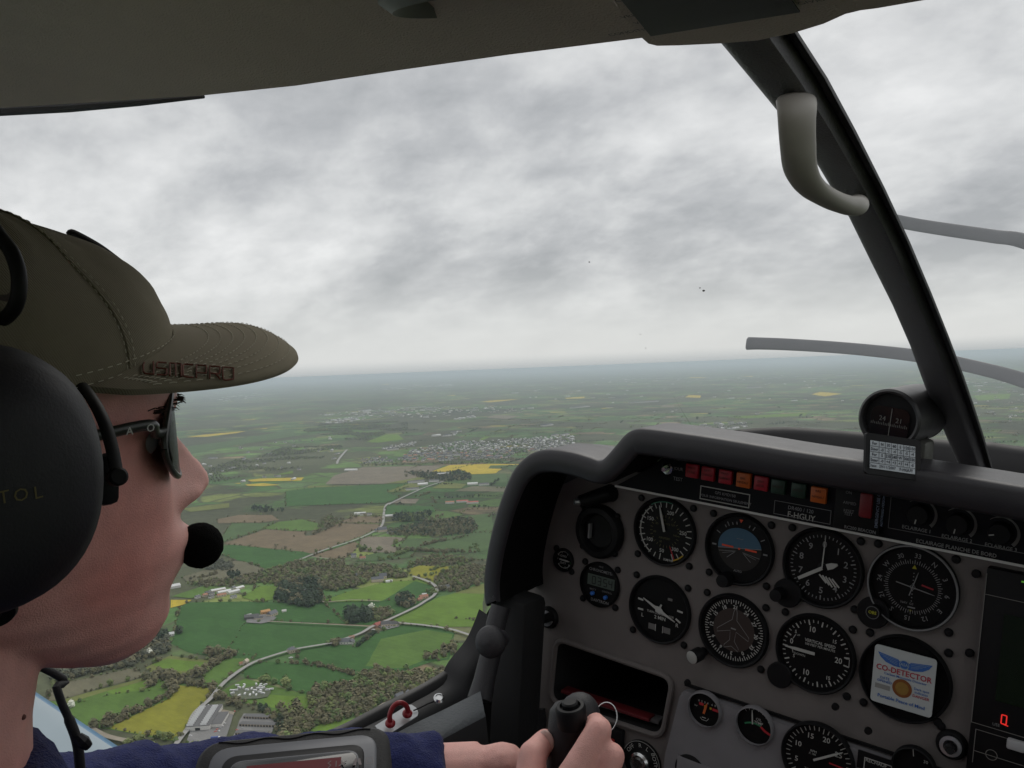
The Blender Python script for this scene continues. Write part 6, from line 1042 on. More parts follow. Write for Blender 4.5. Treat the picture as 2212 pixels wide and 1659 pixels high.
# right hand on the stick
def capsule(a, c_, ra, rb): hbm.tube([a, a+(c_-a)*.5, c_], [ra, (ra+rb)/2*.97, rb], 14); hbm.ball(a, ra, 2); hbm.ball(c_, rb, 2)
FING = [[(1222, 1700, .655, .0118), (1294, 1577, .673, .0100), (1281, 1560, .712, .0090), (1243, 1580, .734, .0078)],
        [(1262, 1762, .652, .0118), (1321, 1634, .668, .0103), (1296, 1622, .708, .0092), (1252, 1640, .730, .0080)],
        [(1272, 1830, .650, .0112), (1328, 1706, .664, .0098), (1300, 1694, .702, .0088), (1254, 1708, .724, .0078)],
        [(1268, 1890, .645, .0100), (1318, 1782, .658, .0086), (1292, 1764, .690, .0078), (1256, 1776, .712, .0068)]]
for fg in FING:
    P_ = [D(x, y, z) for x, y, z, r in fg]; r_ = [q[3] for q in fg]
    for a in range(3): capsule(P_[a], P_[a+1], r_[a], r_[a+1])
    capsule(RWp+(P_[0]-RWp)*.15, P_[0], .0165, .0128)
TH = [(1165, 1790, .655, .0165), (1143, 1700, .672, .0128), (1150, 1632, .688, .0112), (1178, 1598, .703, .0088)]
P_ = [D(x, y, z) for x, y, z, r in TH]
for a in range(3): capsule(P_[a], P_[a+1], TH[a][3], TH[a+1][3])
capsule(RWp, P_[0], .02, .0165); capsule(D(1230, 1760, .66), D(1180, 1760, .672), .014, .014)
# left hand resting behind the right one
lw = LWp; LM = [D(1150, 1680, .775), D(1160, 1705, .772), D(1160, 1735, .765), D(1155, 1765, .76)]
for i, m_ in enumerate(LM):
    capsule(lw, m_, .022, .0125); q = m_+(m_-lw).normalized()*.035; capsule(m_, q, .0115, .0095); q2_ = q+Vector((-.01, .012, -.022)); capsule(q, q2_, .0095, .0082); capsule(q2_, q2_+Vector((-.016, -.006, -.012)), .008, .007)
capsule(lw, D(1088, 1657, .755), .0245, .0205); capsule(D(1088, 1657, .755), D(1150, 1668, .75), .0195, .0115); capsule(D(1150, 1668, .75), D(1195, 1690, .75), .0112, .009)
for sx in (-1, 1): hbm.ball(Vector((HU+sx*.0735, -.800, .178)), .030, 3, (.28, .62, 1.05), Matrix.Rotation(R_(12), 3, 'X'))
def remesh(bm, vox, it=3, fac=.5):
    me = bpy.data.meshes.new('remesh_source'); bm.to_mesh(me); bm.free(); o = bpy.data.objects.new('remesh_source', me); COL.objects.link(o)
    m = o.modifiers.new('r', 'REMESH'); m.mode = 'VOXEL'; m.voxel_size = vox
    s_ = o.modifiers.new('s', 'SMOOTH'); s_.iterations = it; s_.factor = fac
    dg = bpy.context.evaluated_depsgraph_get(); dg.update(); m2 = bpy.data.meshes.new_from_object(o.evaluated_get(dg)); b2 = bmesh.new(); b2.from_mesh(m2); bpy.data.objects.remove(o); bpy.data.meshes.remove(me); bpy.data.meshes.remove(m2); return b2
PIL = obj('person', remesh(hbm.bm, .0021, 4, .5), SKIN, smooth=180, label='pilot in a navy fleece and olive cap looking ahead with a hand on the stick', cat='person', origin=(HU, -.80, -.52), fix=False)
print('body', len(PIL.data.polygons))
# eyes, brow, nail, moles, hair
for sx in (-1, 1):
    b = MB(); b.ball((HU+sx*.032, -.7085, .187), .0118, 3); obj('eye', b, mat('eye_white', (.6, .58, .55), .2), PIL, smooth=180)
g_ = np.random.default_rng(3)
for sx in (-1, 1):
    b = MB()
    for k in range(45):
        x = sx*(.014+.042*g_.random()); v = .2015+.004*g_.random()-.14*max(0, abs(x)-.035); p = head_pt(math.asin(min(1, abs(x)/.0725))*sx, v, .0003); q = p+Vector((sx*.004, .0008+.0012*g_.random(), .0008*g_.normal())); b.tube([p-Vector((0, .002, 0)), p+(q-p)*.6+Vector((0, 0, .0006)), q], [.0003, .00028, .0001], 4, caps=False)
    obj('eyebrow', b, HAIRM, PIL)
b = MB(); tip = D(1181, 1601, .6965); b.ball(tip, .0072, 2, (1, .35, 1.25), Matrix.Rotation(R_(-20), 3, 'Y')); obj('thumbnail', b, mat('nail', (.62, .40, .35), .3), PIL, smooth=180)
b = MB()
hp_ = []
for j in range(40):
    v = .168+.095*j/39; row = []
    for k in range(81):
        th = R_(76)+(2*pi-2*R_(76))*k/80; edge_ = max(0, 1-k/6, 1-(80-k)/6); lowf = max(0, (.176-v)/.012) if abs(k-40) > 0 else 0
        o_h = .0055*(1-edge_)*(1-min(1, lowf)) - .004*edge_ - .003*min(1, lowf); row.append(head_pt(th, v, o_h+.0012*noise.noise(Vector((th*9, v*160, 0)))))
    hp_.append(row)
b.loft(hp_, closed=False); obj('hair', b, HAIRM, PIL, smooth=180, fix=False)
for (x, y, z, s_) in ((50, 1549, .445, .0013),):
    if s_: 
        o3 = Vector(C0); d3 = Vector(dray(x, y)).normalized(); ok, loc, nn, ix = PIL.ray_cast(PIL.matrix_world.inverted() @ (K @ o3), (PIL.matrix_world.inverted().to_3x3() @ (K.to_3x3() @ d3)).normalized())
        if ok: b = MB(); b.ball(loc+ORG[PIL.name], s_, 2, (1, 1, 1)); obj('mole', b, mat('mole_brown', (.13, .05, .04), .6), PIL, smooth=180)
# ---- fleece
jb = MB()
def sq(c, rx, ry, n=36, e=.8): return [Vector((c[0]+rx*math.copysign(abs(cos(2*pi*k/n))**e, cos(2*pi*k/n)), c[1]+ry*math.copysign(abs(sin(2*pi*k/n))**e, sin(2*pi*k/n)), c[2])) for k in range(n)]
jb.loft([sq((HU, -.807, .046), .068, .066), sq((HU, -.810, .016), .083, .080), sq((HU, -.815, -.018), .125, .100), sq((HU, -.828, -.045), .172, .108), sq((HU, -.835, -.075), .20, .115), sq((HU, -.835, -.12), .215, .125), sq((HU, -.83, -.28), .19, .135), sq((HU, -.815, -.42), .178, .14), sq((HU, -.80, -.54), .19, .145)])
CUFF = D(957, 1694, .748)
for S_, E_, W_, cu in ((RS, RE, RWp, .66), (LS, LE_, CUFF, 1.0)):
    jb.ball(S_, .072, 3); jb.ball(E_, .056, 3); q = [S_, S_+(E_-S_)*.5, E_, E_+(W_-E_)*.3*cu, E_+(W_-E_)*.7*cu, E_+(W_-E_)*cu]; jb.tube(q, [.07, .062, .056, .056, .049, .041], 20)
    for k in range(5): t = .2+.16*k; c_ = E_+(W_-E_)*t*cu; jb.ball(c_+Vector((.006*sin(k*2.3), 0, .004*cos(k*3.1))), .054-.008*t, 2, (1, .5, 1))
j2 = remesh(jb.bm, .0042, 4, .5)
for v in j2.verts:
    c_ = v.co; n_ = noise.noise(c_*22)*.5+noise.noise(c_*60)*.25; v.co = c_+v.normal*(.0065*n_+.0045*noise.noise(Vector((c_.x*14, c_.y*45, c_.z*45)))+.0012*noise.noise(c_*420))
jb = j2
JK = obj('fleece_jacket', jb, FLEECE, PIL, smooth=180, fix=False)
# stand-up collar, open at the front
b = MB(); rows = []
for k in range(61):
    a = R_(-72)+(2*pi-2*R_(18))*k/60; a = R_(90+26)+(R_(360-52))*k/60; fx, fy = cos(a), sin(a)
    r0 = Vector((HU+.077*fx, -.812+.076*fy, .034-.026*max(0, fy))); lean = .004; h_ = .050-.016*max(0, fy)+.003*sin(5*a)-.040*(max(0, k-32)/28)**1.3; tp = r0+Vector((-lean*fx, -lean*fy+.010*fy, h_+.012*fy)); tk = Vector((fx, fy, .2))*.0075
    mdl = (r0+tp)/2+Vector((fx, fy, 0))*.006; rows.append([r0, r0+tk, mdl+tk, tp+tk*.7+Vector((0, 0, .004)), tp+Vector((0, 0, .0045)), tp-tk*.3, mdl-tk*.3, r0-tk*.4])
b.loft(rows)
for v in b.bm.verts: v.co += Vector((1, 1, 1))*.0022*noise.noise(v.co*60)
obj('collar', b, FLEECE, JK, smooth=180)
b = MB(); b.tube([D(168, 1590, .60), D(180, 1603, .60), D(192, 1613, .602)], [.003, .0045, .003], 8); obj('zip_pull', b, BLK, JK)
# ---- cap
CAPM = mat('olive_twill', (.205, .182, .130), .9, nscale=22, namt=.10, spec=.15)
nt = CAPM.node_tree; p = nt.nodes['Principled BSDF']; tc = nt.nodes.new('ShaderNodeTexCoord'); mp = nt.nodes.new('ShaderNodeMapping'); mp.inputs['Rotation'].default_value = (R_(58), R_(0), R_(10)); nt.links.new(tc.outputs['Object'], mp.inputs[0])
wv = nd(nt, 'ShaderNodeTexWave', Scale=330., Distortion=1.2); wv.inputs['Detail Scale'].default_value = 2.; wv.bands_direction = 'Z'; nt.links.new(mp.outputs[0], wv.inputs['Vector']); bp = nd(nt, 'ShaderNodeBump', Strength=.35, Distance=.0008); nt.links.new(wv.outputs[1], bp.inputs['Height']); nt.links.new(bp.outputs[0], p.inputs['Normal'])
src = p.inputs['Base Color'].links[0].from_socket; mx = nd(nt, 'ShaderNodeMix', data_type='RGBA', blend_type='MULTIPLY'); mx.inputs[0].default_value = .12; nt.links.new(src, mx.inputs[6]); nt.links.new(wv.outputs[0], mx.inputs[7]); nt.links.new(mx.outputs[2], p.inputs['Base Color'])
CC = (HU, -.783)
def cap_pt(a, t, off=0):                           # a: 0 front; t: 0 rim .. 1 button
    fx = .0815*sin(a); fy = (.103 if cos(a) > 0 else .110)*cos(a); vb0 = .2215+.014*cos(a)-.008*sin(a)**2; tv = .2940-.003*cos(a)
    ph = t*pi/2; r = cos(ph)**.80; z = sin(ph)**1.0
    if cos(a) > 0: r = r+(cos(ph)**1.22-r)*cos(a)**.7
    if cos(a) > 0: r = r*1.0
    dent = -.0022*exp(-((t-.33)/.16)**2)*(cos(5*a+1.)) - .0005*exp(-((abs(((a/(pi/3))+.5) % 1-.5)*(pi/3))/.018)**2)*cos(ph)
    dent += .0026*noise.noise(Vector((sin(a)*2.2, cos(a)*2.2, t*3.2+3)))*min(1, t*4)+.0010*noise.noise(Vector((sin(a)*6, cos(a)*6, t*7)))*min(1, t*4)
    k = 1+(off+dent)/.09
    return Vector((CC[0]+fx*r*k, CC[1]+fy*r*k, vb0+(tv-vb0)*z+(off+dent)*z))
b = MB(); b.loft([[cap_pt(2*pi*k/144, j/36) for k in range(144)] for j in range(36)]+[[Vector((CC[0], CC[1], .2940+.0002)) for k in range(144)]], caps=False); bmesh.ops.remove_doubles(b.bm, verts=b.bm.verts, dist=1e-5)
g = bmesh.ops.extrude_edge_only(b.bm, edges=[e for e in b.bm.edges if e.is_boundary]); nv = [x for x in g['geom'] if isinstance(x, bmesh.types.BMVert)]
for v in nv: v.co += Vector(((HU-v.co.x)*.035, (-.77-v.co.y)*.035, -.004))
CAPO = obj('cap', b, CAPM, PIL, smooth=180)
b = MB(); b.lathe((CC[0], CC[1], .2930), (0, 0, 1), [(.008, 0), (.007, .003), (0, .0042)], 20); obj('cap_button', b, CAPM, CAPO)
STM = mat('stitch_thread', (.48, .45, .36), .9); b = MB()
for k in range(6):
    a = pi/6*0+k*pi/3
    for da in (-.026, .026):
        pp = [cap_pt(a+da, t, .0007) for t in np.linspace(.02, .93, 60)]
        for i in range(0, 58, 2): b.tube([pp[i], (pp[i]+pp[i+1])/2+Vector((0, 0, .0002)), pp[i+1]], .0002, 5)
obj('seam_stitching', b, STM, CAPO)
b = MB(); 
for k in range(6): b.tube([cap_pt(k*pi/3, t, .0003) for t in np.linspace(0, .98, 40)], .0007, 6)
obj('panel_seam', b, CAPM, CAPO)
def brim_pt(s_, t, off=0):                         # s -1..1 across, t 0 root .. 1 edge
    bb = R_(74)*s_; rt = cap_pt(bb, .0); rt = rt+Vector((0, 0, .006*cos(bb)-.001))
    c_ = R_(98)*s_; sp2 = Vector((HU+.0850*math.copysign(abs(sin(c_))**.96, sin(c_)), -.733+.127*cos(c_)**.86 if cos(c_) > 0 else -.733+.06*cos(c_), 0)); x_ = sp2.x-HU; sp2.z = .2325-.0142*(abs(x_)/.08)**1.35
    q = rt+(sp2-rt)*t; q.z += .006*sin(pi*t**2.2)*(1-abs(s_)**2); x_ = q.x-HU
    return q+Vector((.25*off*x_/.08, 0, off))
b = MB(); NS, NT = 64, 22
topr = [[brim_pt(-1+2*i/NS, j/NT) for j in range(NT+1)]+[brim_pt(-1+2*i/NS, 1.012, -.0012)]+[brim_pt(-1+2*i/NS, j/NT, -.0026) for j in range(NT, -1, -1)] for i in range(NS+1)]
b.loft(topr); BRM = obj('brim', b, CAPM, CAPO, smooth=50)
b = MB()
for r in range(8):
    t_ = .93-.095*r; pts = [brim_pt(s_, t_*(1-.10*abs(s_)**6), .0002) for s_ in np.linspace(-.93, .93, 130)]
    for i in range(0, 128, 2): b.tube([pts[i], (pts[i]+pts[i+1])/2+Vector((0, 0, .0002)), pts[i+1]], .0002, 5)
obj('brim_stitching', b, STM, BRM)
b = MB()
for dt in (.010, .05):
    pts = [cap_pt(R_(a), dt, .001) for a in np.linspace(-80, 80, 110)]
    for i in range(0, 108, 2): b.tube([pts[i], pts[i+1]], .0002, 5)
obj('rim_stitching', b, STM, CAPO)
# embroidered letters on the right edge of the brim: drawn as strokes, mapped through the brim surface
GL = {'U': [[(0, 1), (0, .15), (.15, 0), (.7, 0), (.7, 1)], ], 'S': [[(.7, 1), (.1, 1), (0, .85), (0, .55), (.7, .5), (.7, .1), (.6, 0), (0, 0)]], 'M': [[(0, 0), (0, 1), (.8, 1), (.8, 0)], [(.4, 1), (.4, 0)]], 'C': [[(.7, 1), (.1, 1), (0, .9), (0, .1), (.1, 0), (.7, 0)]], 'P': [[(0, 0), (0, 1), (.7, 1), (.7, .4), (.05, .4)]], 'R': [[(0, 0), (0, 1), (.7, 1), (.7, .45), (.05, .45)], [(.4, .45), (.75, 0)]], 'O': [[(0, 0), (0, 1), (.75, 1), (.75, 0), (0, 0)]]}
b = MB()
_gs = [(s_, t_) for s_ in np.linspace(.25, 1.0, 380) for t_ in np.linspace(.05, .995, 220)]; _gp = []
for s_, t_ in _gs:
    q = A3.T @ (np.array(brim_pt(s_, t_))-C0); _gp.append((CX+FL*q[0]/q[2], CY+FL*q[1]/q[2]))
_gp = np.array(_gp)
def BP(x, y):                                      # x along the lettering, y up from its foot, found on the brim surface
    px = 309+x*200; py = 811+x*15-y*27; k = int(np.argmin((_gp[:, 0]-px)**2+(_gp[:, 1]-py)**2)); return brim_pt(*_gs[k], .0009)
X = .0
for ch in 'USMCPRO':
    for st in GL[ch]:
        q = []
        for a, c_ in zip(st, st[1:]):
            for t in (0, .33, .66): q.append((a[0]+(c_[0]-a[0])*t, a[1]+(c_[1]-a[1])*t))
        q.append(st[-1]); pts = [BP(X+px_*.155, py_) for px_, py_ in q]; b.tube(pts, .00042, 6)
    X += .143
obj('brim_lettering', b, mat('thread_maroon', (.155, .040, .022), .8, nscale=300, namt=.3, bump=.6, bscale=1500), BRM)
# ---- sunglasses
GOR = Vector((HU, -.66, .185)); SG = thing('sunglasses', GOR, 'wraparound dark sunglasses worn by the pilot under the cap brim', 'sunglasses')
LNS = mat('lens_dark', (.006, .0065, .0065), .2, spec=.03); FRM = mat('temple_green_black', (.03, .034, .028), .35)
def lens_pt(sx, a, r, off=0):
    x = .0350+.0250*r*cos(a); v = .1880+.0215*r*sin(a)*(1-.18*cos(a))-.0025*cos(a)*r; return Vector((HU+sx*x, -.6775-8.7*x*x+off*.9-.12*(v-.188), v))
for sx in (1, -1):
    b = MB(); fr_ = [[lens_pt(sx, 2*pi*k/40, r, .0012) for k in range(40)] for r in (1, .8, .5, .2, .01)]; bk_ = [[lens_pt(sx, 2*pi*k/40, r, -.0012) for k in range(40)] for r in (.01, .5, 1.0)]; b.loft([fr_[0]]+fr_[1:]+bk_+[fr_[0]], caps=False); obj('lens', b, LNS, SG, smooth=60)
    b = MB(); b.tube([lens_pt(sx, 2*pi*k/40, 1.0) for k in range(41)], .0016, 8, caps=False); obj('rim', b, FRM, SG)
    hg = lens_pt(sx, .42, 1.0); e0 = Vector((HU+sx*.0725, -.724, .1995)); e1 = Vector((HU+sx*.0785, -.755, .1975)); e2 = Vector((HU+sx*.0785, -.80, .194)); b = MB(); b.tube(spline([hg, hg+Vector((sx*.0035, -.007, .0005)), e0, e1, e2], 5), [(.0013+.0007*min(1, k/6), .0025) for k in range(21)], 12, up=(1, 0, 0)); tm = obj('temple', b, FRM, SG, smooth=60)
    if sx == 1:
        b = MB()
        for i, ch in enumerate('ORAO'): y_ = -.756+.0095*i; cc = Vector((HU+.0780+.0024, y_, .1977+(y_+.755)*.06)); b.text(ch, .0047, 0, 0, lambda x, y: cc+Vector((.00, x, y+.035*x)), bold=.01)
        obj('temple_lettering', b, mat('print_silver', (.55, .55, .53), .4), tm, smooth=0)
b = MB(); b.tube(spline([lens_pt(1, pi-.5, 1), Vector((HU, -.674, .195)), lens_pt(-1, pi-.5, 1)], 6), .0022, 10); obj('bridge', b, FRM, SG)
# ---- headset
HS = thing('headset', (HU, -.78, .16), 'black aviation headset clamped over the cap of the pilot', 'headset')
CUPM = mat('headset_black', (.0075, .0072, .011), .58, nscale=40, namt=.2, bump=.08, bscale=900); FOAM = mat('mic_foam', (.006, .006, .006), .97, bump=.8, bscale=1500, spec=.05)
def cup(sx):
    c_ = Vector((HU+sx*.086, -.8055, .1885)); rings = []
    for h_, k in ((-.004, .97), (.004, 1.0), (.016, 1.0), (.026, .965), (.034, .88), (.040, .73), (.0435, .5), (.045, .25), (.0453, .02)):
        rings.append([c_+Vector((sx*h_, (.0415 if cos(a) > 0 else .0425)*k*math.copysign(abs(cos(a))**.9, cos(a)), .0495*k*math.copysign(abs(sin(a))**.9, sin(a))*(1.0 if sin(a) > 0 else .93))) for a in [2*pi*q/48 for q in range(48)]])
    b = MB(); b.loft(rings); o = obj('ear_cup', b, CUPM, HS, smooth=60)
    b = MB(); b.loft([[c_+Vector((sx*h_, .037*k*cos(a)*1.05, .046*k*sin(a)*1.03)) for a in [2*pi*q/40 for q in range(40)]] for h_, k in ((-.020, .82), (-.020, .95), (-.016, 1.04), (-.010, 1.08), (-.004, 1.04), (-.003, .9))]); obj('cushion', b, mat('cushion_black', (.010, .010, .012), .7), o, smooth=60); return o, c_
cr_, ccr = cup(1); cl_, ccl = cup(-1)
b = MB(); CTAB = ((.0453, .02), (.045, .25), (.0435, .5), (.040, .73), (.034, .88), (.026, .965), (.016, 1.0))
def cup_pt(y, z):
    rho = (abs(y/(.0415 if y > 0 else .0425))**2.22+abs(z/(.0495 if z > 0 else .046))**2.22)**.45; h_ = .016
    for (h0, k0), (h1, k1) in zip(CTAB, CTAB[1:]):
        if k0 <= rho <= k1: h_ = h0+(h1-h0)*(rho-k0)/(k1-k0)
    if rho < .02: h_ = .0453
    return ccr+Vector((h_+.0004, y, z))
for i, ch in enumerate('BRISTOL'):
    q_ = U(75-37*(6-i), 1062+5*(6-i), ccr.x+.043)-ccr; b.text(ch, .0062, q_.y, q_.z, cup_pt, bold=.0, rot=.12)
obj('cup_lettering', b, mat('print_gold', (.105, .085, .024), .6), cr_, smooth=0)
b = MB(); kc_ = ccr+Vector((.014, .006, -.0455)); b.lathe(kc_, (.8, -.3, -.5), [(.0085, -.012), (.0085, .002), (.0075, .0035), (.0055, .0028), (.004, .0015), (0, .0015)], 24); obj('volume_knob', b, BLK, cr_)
b = MB(); b.tube([kc_-Vector((0, .016, .002)), kc_-Vector((.005, .004, .001)), kc_+Vector((-.01, .012, .004))], [.007, .0095, .007], 14); obj('cable_boot', b, CUPM, cr_)
for sx in (1, -1):                                 # yoke stirrup running from the band, round the front of the cup, to the pivot
    if sx == 1: q = [D(20, 775, .40), D(90, 788, .385), D(150, 808, .37), D(192, 852, .360), D(222, 905, .354), D(240, 960, .351), D(250, 1010, .349), D(253, 1040, .348)]
    else: q = [Vector((HU-.09, -.80, .225)), Vector((HU-.115, -.76, .215)), Vector((HU-.125, -.735, .19)), Vector((HU-.125, -.73, .16))]
    b = MB(); b.tube(spline(q, 5), (.0013, .0027), 10, up=(1, 0, 0)); yk = obj('yoke', b, BLK, HS)
    if sx == 1:
        b = MB(); b.lathe(D(254, 1030, .347), (D(254, 1030, .34)-D(240, 1035, .35)).normalized(), [(.0036, -.004), (.0036, .002), (.0028, .0028), (0, .0028)], 20); obj('pivot', b, BLK, yk)
        b = MB(); b.box(D(232, 1035, .356), (.006, .009, .021), bev=.003); obj('clip', b, BLK, yk, smooth=40)
b = MB(); bd = []
for k in range(49):
    a = pi*k/48; bd.append(Vector((HU+.104*cos(a), -.835, .205+.108*sin(a))))
b.tube(bd, (.010, .004), 14, up=(0, 1, 0)); obj('headband', b, CUPM, HS)
b = MB(); b.tube(spline([D(-30, 470, .345), D(0, 512, .34), D(25, 545, .336), D(40, 590, .334), D(40, 635, .334), D(28, 670, .336), D(2, 692, .34), D(-40, 705, .345)], 5), .0028, 12); obj('slider_wire', b, BLK, HS)
b = MB(); b.tube(spline([D(150, 508, .56), D(159, 504, .56), D(208, 530, .56), D(247, 558, .56), D(284, 588, .56), D(306, 610, .56), D(322, 636, .56)], 5), .0024, 8); obj('slider_wire', b, BLK, HS)
b = MB(); ms = D(432, 1178, .487); b.ball(ms, .0122, 4, (1.0, 1.0, 1.0)); 
for v in b.bm.verts: v.co += (v.co-ms).normalized()*.0005*noise.noise(v.co*500)
obj('microphone_foam', b, FOAM, HS, smooth=180)
b = MB(); b.tube(spline([ms+Vector((-.008, 0, -.002)), ms+Vector((-.035, -.006, -.004)), Vector((HU-.075, -.69, .115)), Vector((HU-.105, -.74, .13)), Vector((HU-.115, -.775, .145))], 5), .003, 10); obj('microphone_boom', b, BLK, HS)
b = MB(); b.tube(spline([Vector((HU-.11, -.79, .105)), D(112, 1452, .60), D(122, 1485, .60), D(134, 1520, .602), D(150, 1556, .606), D(168, 1610, .61), D(176, 1700, .62)], 5), [.0027]*20+[.0034]*11, 10); obj('cable', b, BLKR, HS)
# ---- GPS unit on the knee
TLc, TRc = D(446, 1606, .600), D(826, 1570, .612); tx = (TRc-TLc).normalized(); TW = (TRc-TLc).length; dn = D(640, 1690, .575)-D(640, 1590, .606); tn = tx.cross(dn).normalized(); tn = tn if (Vector(C0)-TLc).dot(tn) > 0 else -tn; ty = tn.cross(tx); ty = ty if ty.z > 0 else -ty
TG = thing('gps_unit', TLc+tx*TW/2-ty*.08, 'portable navigation unit in a black and silver frame on the knee of the pilot', 'navigation unit')
def TP(h): return lambda x, y: TLc+tx*x+ty*y+tn*h
def rr2(x0, y0, x1, y1, r): return rrect([(x0, y0), (x1, y0), (x1, y1), (x0, y1)], r, 6)
Hh = .098
def slab(nm, x0, y0, x1, y1, r, h0, h1, m_, bev=.0015, par=TG):
    b = MB(); o_ = rr2(x0, y0, x1, y1, r); i_ = rr2(x0+bev, y0+bev, x1-bev, y1-bev, max(.001, r-bev)); b.loft([[TP(h0)(*p) for p in o_], [TP(h1-bev)(*p) for p in o_], [TP(h1)(*p) for p in i_]]); return obj(nm, b, m_, par, smooth=50)
slab('rubber_frame', -.005, -Hh, TW+.005, .004, .018, -.022, .0, BLKR, .004); slab('silver_bezel', .004, -Hh+.006, TW-.003, -.0045, .014, -.004, .0016, mat('bezel_silver', (.115, .12, .132), .5, .2, nscale=30, namt=.08), .0022)
slab('inner_frame', .0135, -Hh+.012, TW-.0115, -.0135, .010, 0, .0028, BLK, .0012); slab('silver_line', .0185, -Hh+.014, TW-.0145, -.0185, .009, 0, .0033, mat('bezel_silver', (.30, .31, .33), .45, .3), .0008); SCf = slab('glass', .0195, -Hh+.015, TW-.0155, -.0198, .0085, 0, .0038, mat('glass_black', (.006, .006, .007), .12), .0006)
def em(n, c, s_=.07): return mat(n, tuple(q*.4 for q in c), .3, emit=(c, s_))
sx0, sx1, sy1 = .030, TW-.026, -.0245
b = MB(); P = TP(.0043); b.rect(sx0, sy1-.0105, sx1, sy1, P); obj('red_bar', b, em('screen_red', (.24, .006, .014)), SCf, smooth=0); b = MB(); b.rect(sx0, -Hh+.02, sx1, sy1-.0108, P); obj('map_screen', b, em('screen_grey', (.17, .165, .15)), SCf, smooth=0)
b = MB(); P = TP(.0047); 
for k, (x, r_) in enumerate(((.083, .5), (.072, 0), (.062, 0), (.092, 0))):
    xx = sx0+x*.85; yy = sy1-.0052
    if k == 0: b.poly([P(xx-.0028, yy-.0025), P(xx-.0012, yy-.0025), P(xx-.0003, yy), P(xx-.0003, yy+.0025), P(xx-.0016, yy+.0025)]); b.poly([P(xx+.0028, yy-.0025), P(xx+.0012, yy-.0025), P(xx+.0003, yy), P(xx+.0003, yy+.0025), P(xx+.0016, yy+.0025)])
    elif k == 1: b.stroke([(xx-.0025, yy-.002), (xx+.0025, yy+.0015)], .0007, P); b.stroke([(xx-.0012, yy+.002), (xx+.0012, yy-.0022)], .0009, P)
    elif k == 2: b.stroke([(xx+.001, yy+.0026), (xx-.001, yy+.001), (xx+.001, yy-.0006), (xx-.0006, yy-.0026)], .0007, P)
    else: b.stroke([(xx-.002, yy-.002), (xx-.002, yy+.002), (xx+.002, yy+.002), (xx+.002, yy-.002), (xx-.002, yy-.002)], .0005, P)
b.stroke([(sx1-.003, sy1-.003), (sx1-.003, sy1-.0075)], .0006, P); obj('screen_icons', b, em('screen_icon', (.36, .30, .30)), SCf, smooth=0)
b = MB(); yb = sy1-.0108
for x0_, pts in ((.0, [(.038, -.0), (.044, -.004), (.03, -.012), (.012, -.02)]), (0, [(.05, 0), (.052, -.006)]), (0, [(.066, 0), (.067, -.004), (.06, -.010)])): b.stroke([(sx0+x, yb+y-.0004) for x, y in pts], .0018, P)
b.poly([P(sx0+.071, yb-.012), P(sx0+.085, yb-.009), P(sx0+.088, yb-.02), P(sx0+.07, yb-.02)]); b.poly([P(sx0+.012, yb-.010), P(sx0+.03, yb-.006), P(sx0+.032, yb-.014), P(sx0+.012, yb-.016)]); obj('screen_water', b, em('screen_blue', (.03, .035, .10)), SCf, smooth=0)
b = MB(); ed = [TP(.0002)(x, -.0015+.0012*sin(x*200)) for x in np.linspace(.008, TW-.008, 40)]; b.tube(ed, .0004, 5); obj('edge_seam', b, BLK, TG)
# ---- maps and a key ring in the map box
for i, (x0, y0, x1, y1, m_, lab) in enumerate(((1210, 1500, 1350, 1560, mat('folder_red', (.13, .012, .016), .5, nscale=30, namt=.2), 'red folder lying in the map box of the panel'), (1240, 1530, 1400, 1585, mat('paper_grey', (.12, .115, .12), .7, nscale=60, namt=.2), 'grey booklet under the red folder in the map box'))):
    a, c_ = F(x0, y0, .01), F(x1, y1, .01); z_ = -.2375-.0055*i; b = MB(); b.box((-.072+.02*i, .014+.004*i, z_+.0035*i), (.125-.02*i, .018, .0045), Matrix.Rotation(R_(4+3*i), 3, 'Z') @ Matrix.Rotation(R_(-1), 3, 'X'), bev=.0012); obj('folder' if i == 0 else 'booklet', b, m_, smooth=40, label=lab, cat='folder' if i == 0 else 'booklet')
kr = D(1309, 1550, .86); b = MB(); b.tube([kr+Vector((.0118*cos(a), .005*sin(a), .0128*sin(a))) for a in np.linspace(0, 2*pi, 41)], .0007, 8, caps=False); obj('key_ring', b, CHR, smooth=60, label='thin silver key ring hanging in front of the map box', cat='key ring')
# ---- carbon monoxide card on the blanking cover
fo = -.0058; rot_ = R_(0)
P0 = [F(x, y, fo) for x, y in ((1888, 1390), (1890, 1508), (2012, 1552), (2020, 1426))]
uu0, uu1 = (P0[0].x+P0[1].x)/2-.0012, (P0[2].x+P0[3].x)/2+.0012; vv1, vv0 = (P0[0].z+P0[3].z)/2+.001, (P0[1].z+P0[2].z)/2-.001
CO = thing('gas_detector_card', ((uu0+uu1)/2, fo, vv0), 'white carbon monoxide detector card with a brown spot and blue wings', 'detector card')
b = MB(); o_ = rrect([(uu0, vv0), (uu1, vv0), (uu1, vv1), (uu0, vv1)], .004); b.prism([(p.x, fo-.0004, p.y) for p in o_], (0, -.0012, 0)); obj('card', b, mat('card_paper', (.50, .53, .53), .6, nscale=20, namt=.04), CO, smooth=0)
uc, vc_ = (uu0+uu1)/2, (vv0+vv1)/2; sc_ = (uu1-uu0)/.060; Pc = (lambda h: (lambda x, y: Vector((uc+x*sc_, fo-.0016-h, vc_+y*sc_))))
BLU = mat('ink_blue', (.045, .14, .44), .6); REDI = mat('ink_red', (.42, .03, .06), .6)
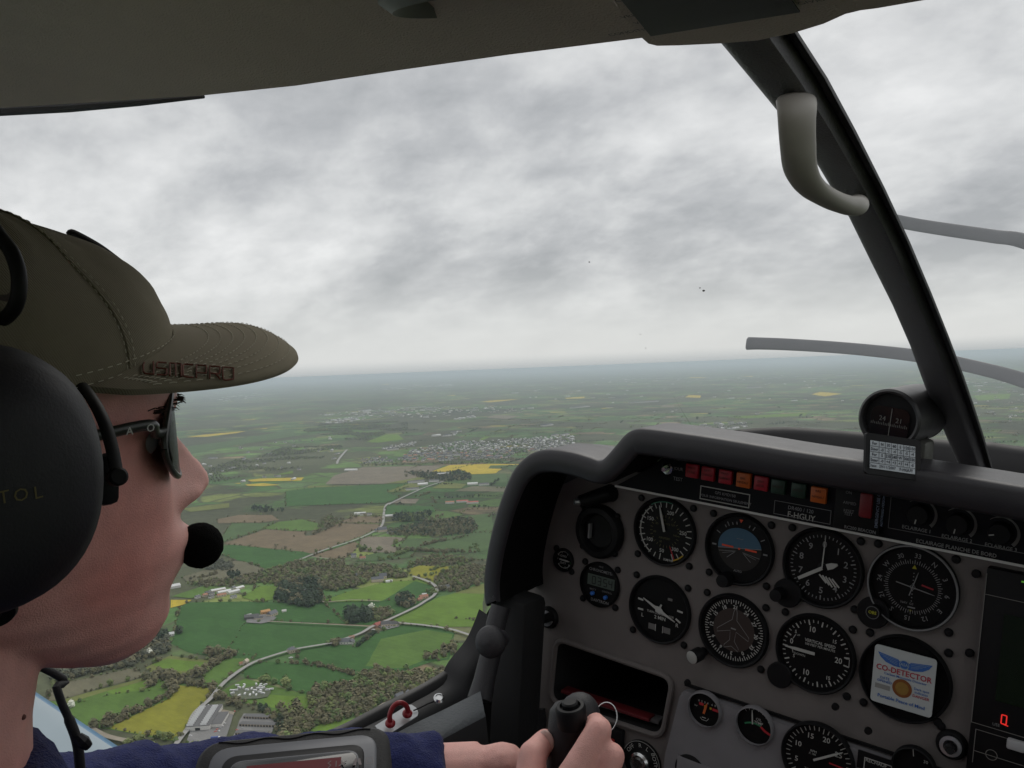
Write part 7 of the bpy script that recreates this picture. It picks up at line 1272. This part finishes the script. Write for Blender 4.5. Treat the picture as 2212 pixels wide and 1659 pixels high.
b = MB(); wing_ = [(.0035, .0155), (.006, .0205), (.0265, .0235), (.0235, .0185), (.018, .0145), (.010, .0125), (.004, .0125)]
b.poly([Pc(.0003)(x, y) for x, y in wing_]); b.poly([Pc(.0003)(-x, y) for x, y in wing_][::-1]); b.disc(0, .0165, .0040, Pc(.0004), 24, .0062); obj('wings_emblem', b, BLU, CO, smooth=0)
b = MB(); b.arc(.0045, .0006, 0, 360, Pc(.0007), 24, 0, .0165); b.text('ASA', .0042, 0, .0165, Pc(.0008), bold=.02)
for k in range(4):
    for sx in (-1, 1): b.stroke([(sx*.0065, .0145+k*.0018), (sx*(.014+k*.0035), .0165+k*.0018)], .0003, Pc(.0007))
obj('emblem_lines', b, mat('ink_pale', (.32, .42, .5), .6), CO, smooth=0)
b = MB(); b.text('CO-DETECTOR', .0082, .0, .0075, Pc(.0004), bold=.018, sx=.95); b.text('DANGER', .0040, .0185, -.0125, Pc(.0004), bold=.012); obj('red_print', b, REDI, CO, smooth=0)
b = MB(); b.text('Carbon Monoxide Detector', .0036, .002, .0025, Pc(.0004), bold=.01); b.text('DATE', .0038, -.0175, -.003, Pc(.0004), bold=.01); b.text('OPENED', .0038, -.0175, -.0065, Pc(.0004), bold=.01); b.text('Dark spot', .0036, .0185, -.005, Pc(.0004), bold=.01); b.text('indicates', .0036, .0185, -.0085, Pc(.0004), bold=.01); b.text('Portable Peace of Mind', .0052, .0, -.0225, Pc(.0004), bold=.014, sx=.95); obj('blue_print', b, BLU, CO, smooth=0)
b = MB(); b.rect(-.0265, -.0150, -.0115, -.0100, Pc(.0003)); obj('date_field', b, mat('field_grey', (.27, .27, .26), .7), CO, smooth=0)
b = MB(); b.disc(0, -.0085, .0096, Pc(.0003), 40); obj('spot_rim', b, mat('spot_brown', (.23, .075, .018), .6), CO, smooth=0); b = MB(); b.disc(0, -.0085, .0066, Pc(.0007), 36); obj('spot', b, mat('spot_tan', (.30, .17, .035), .7, nscale=200, namt=.15), CO, smooth=0)
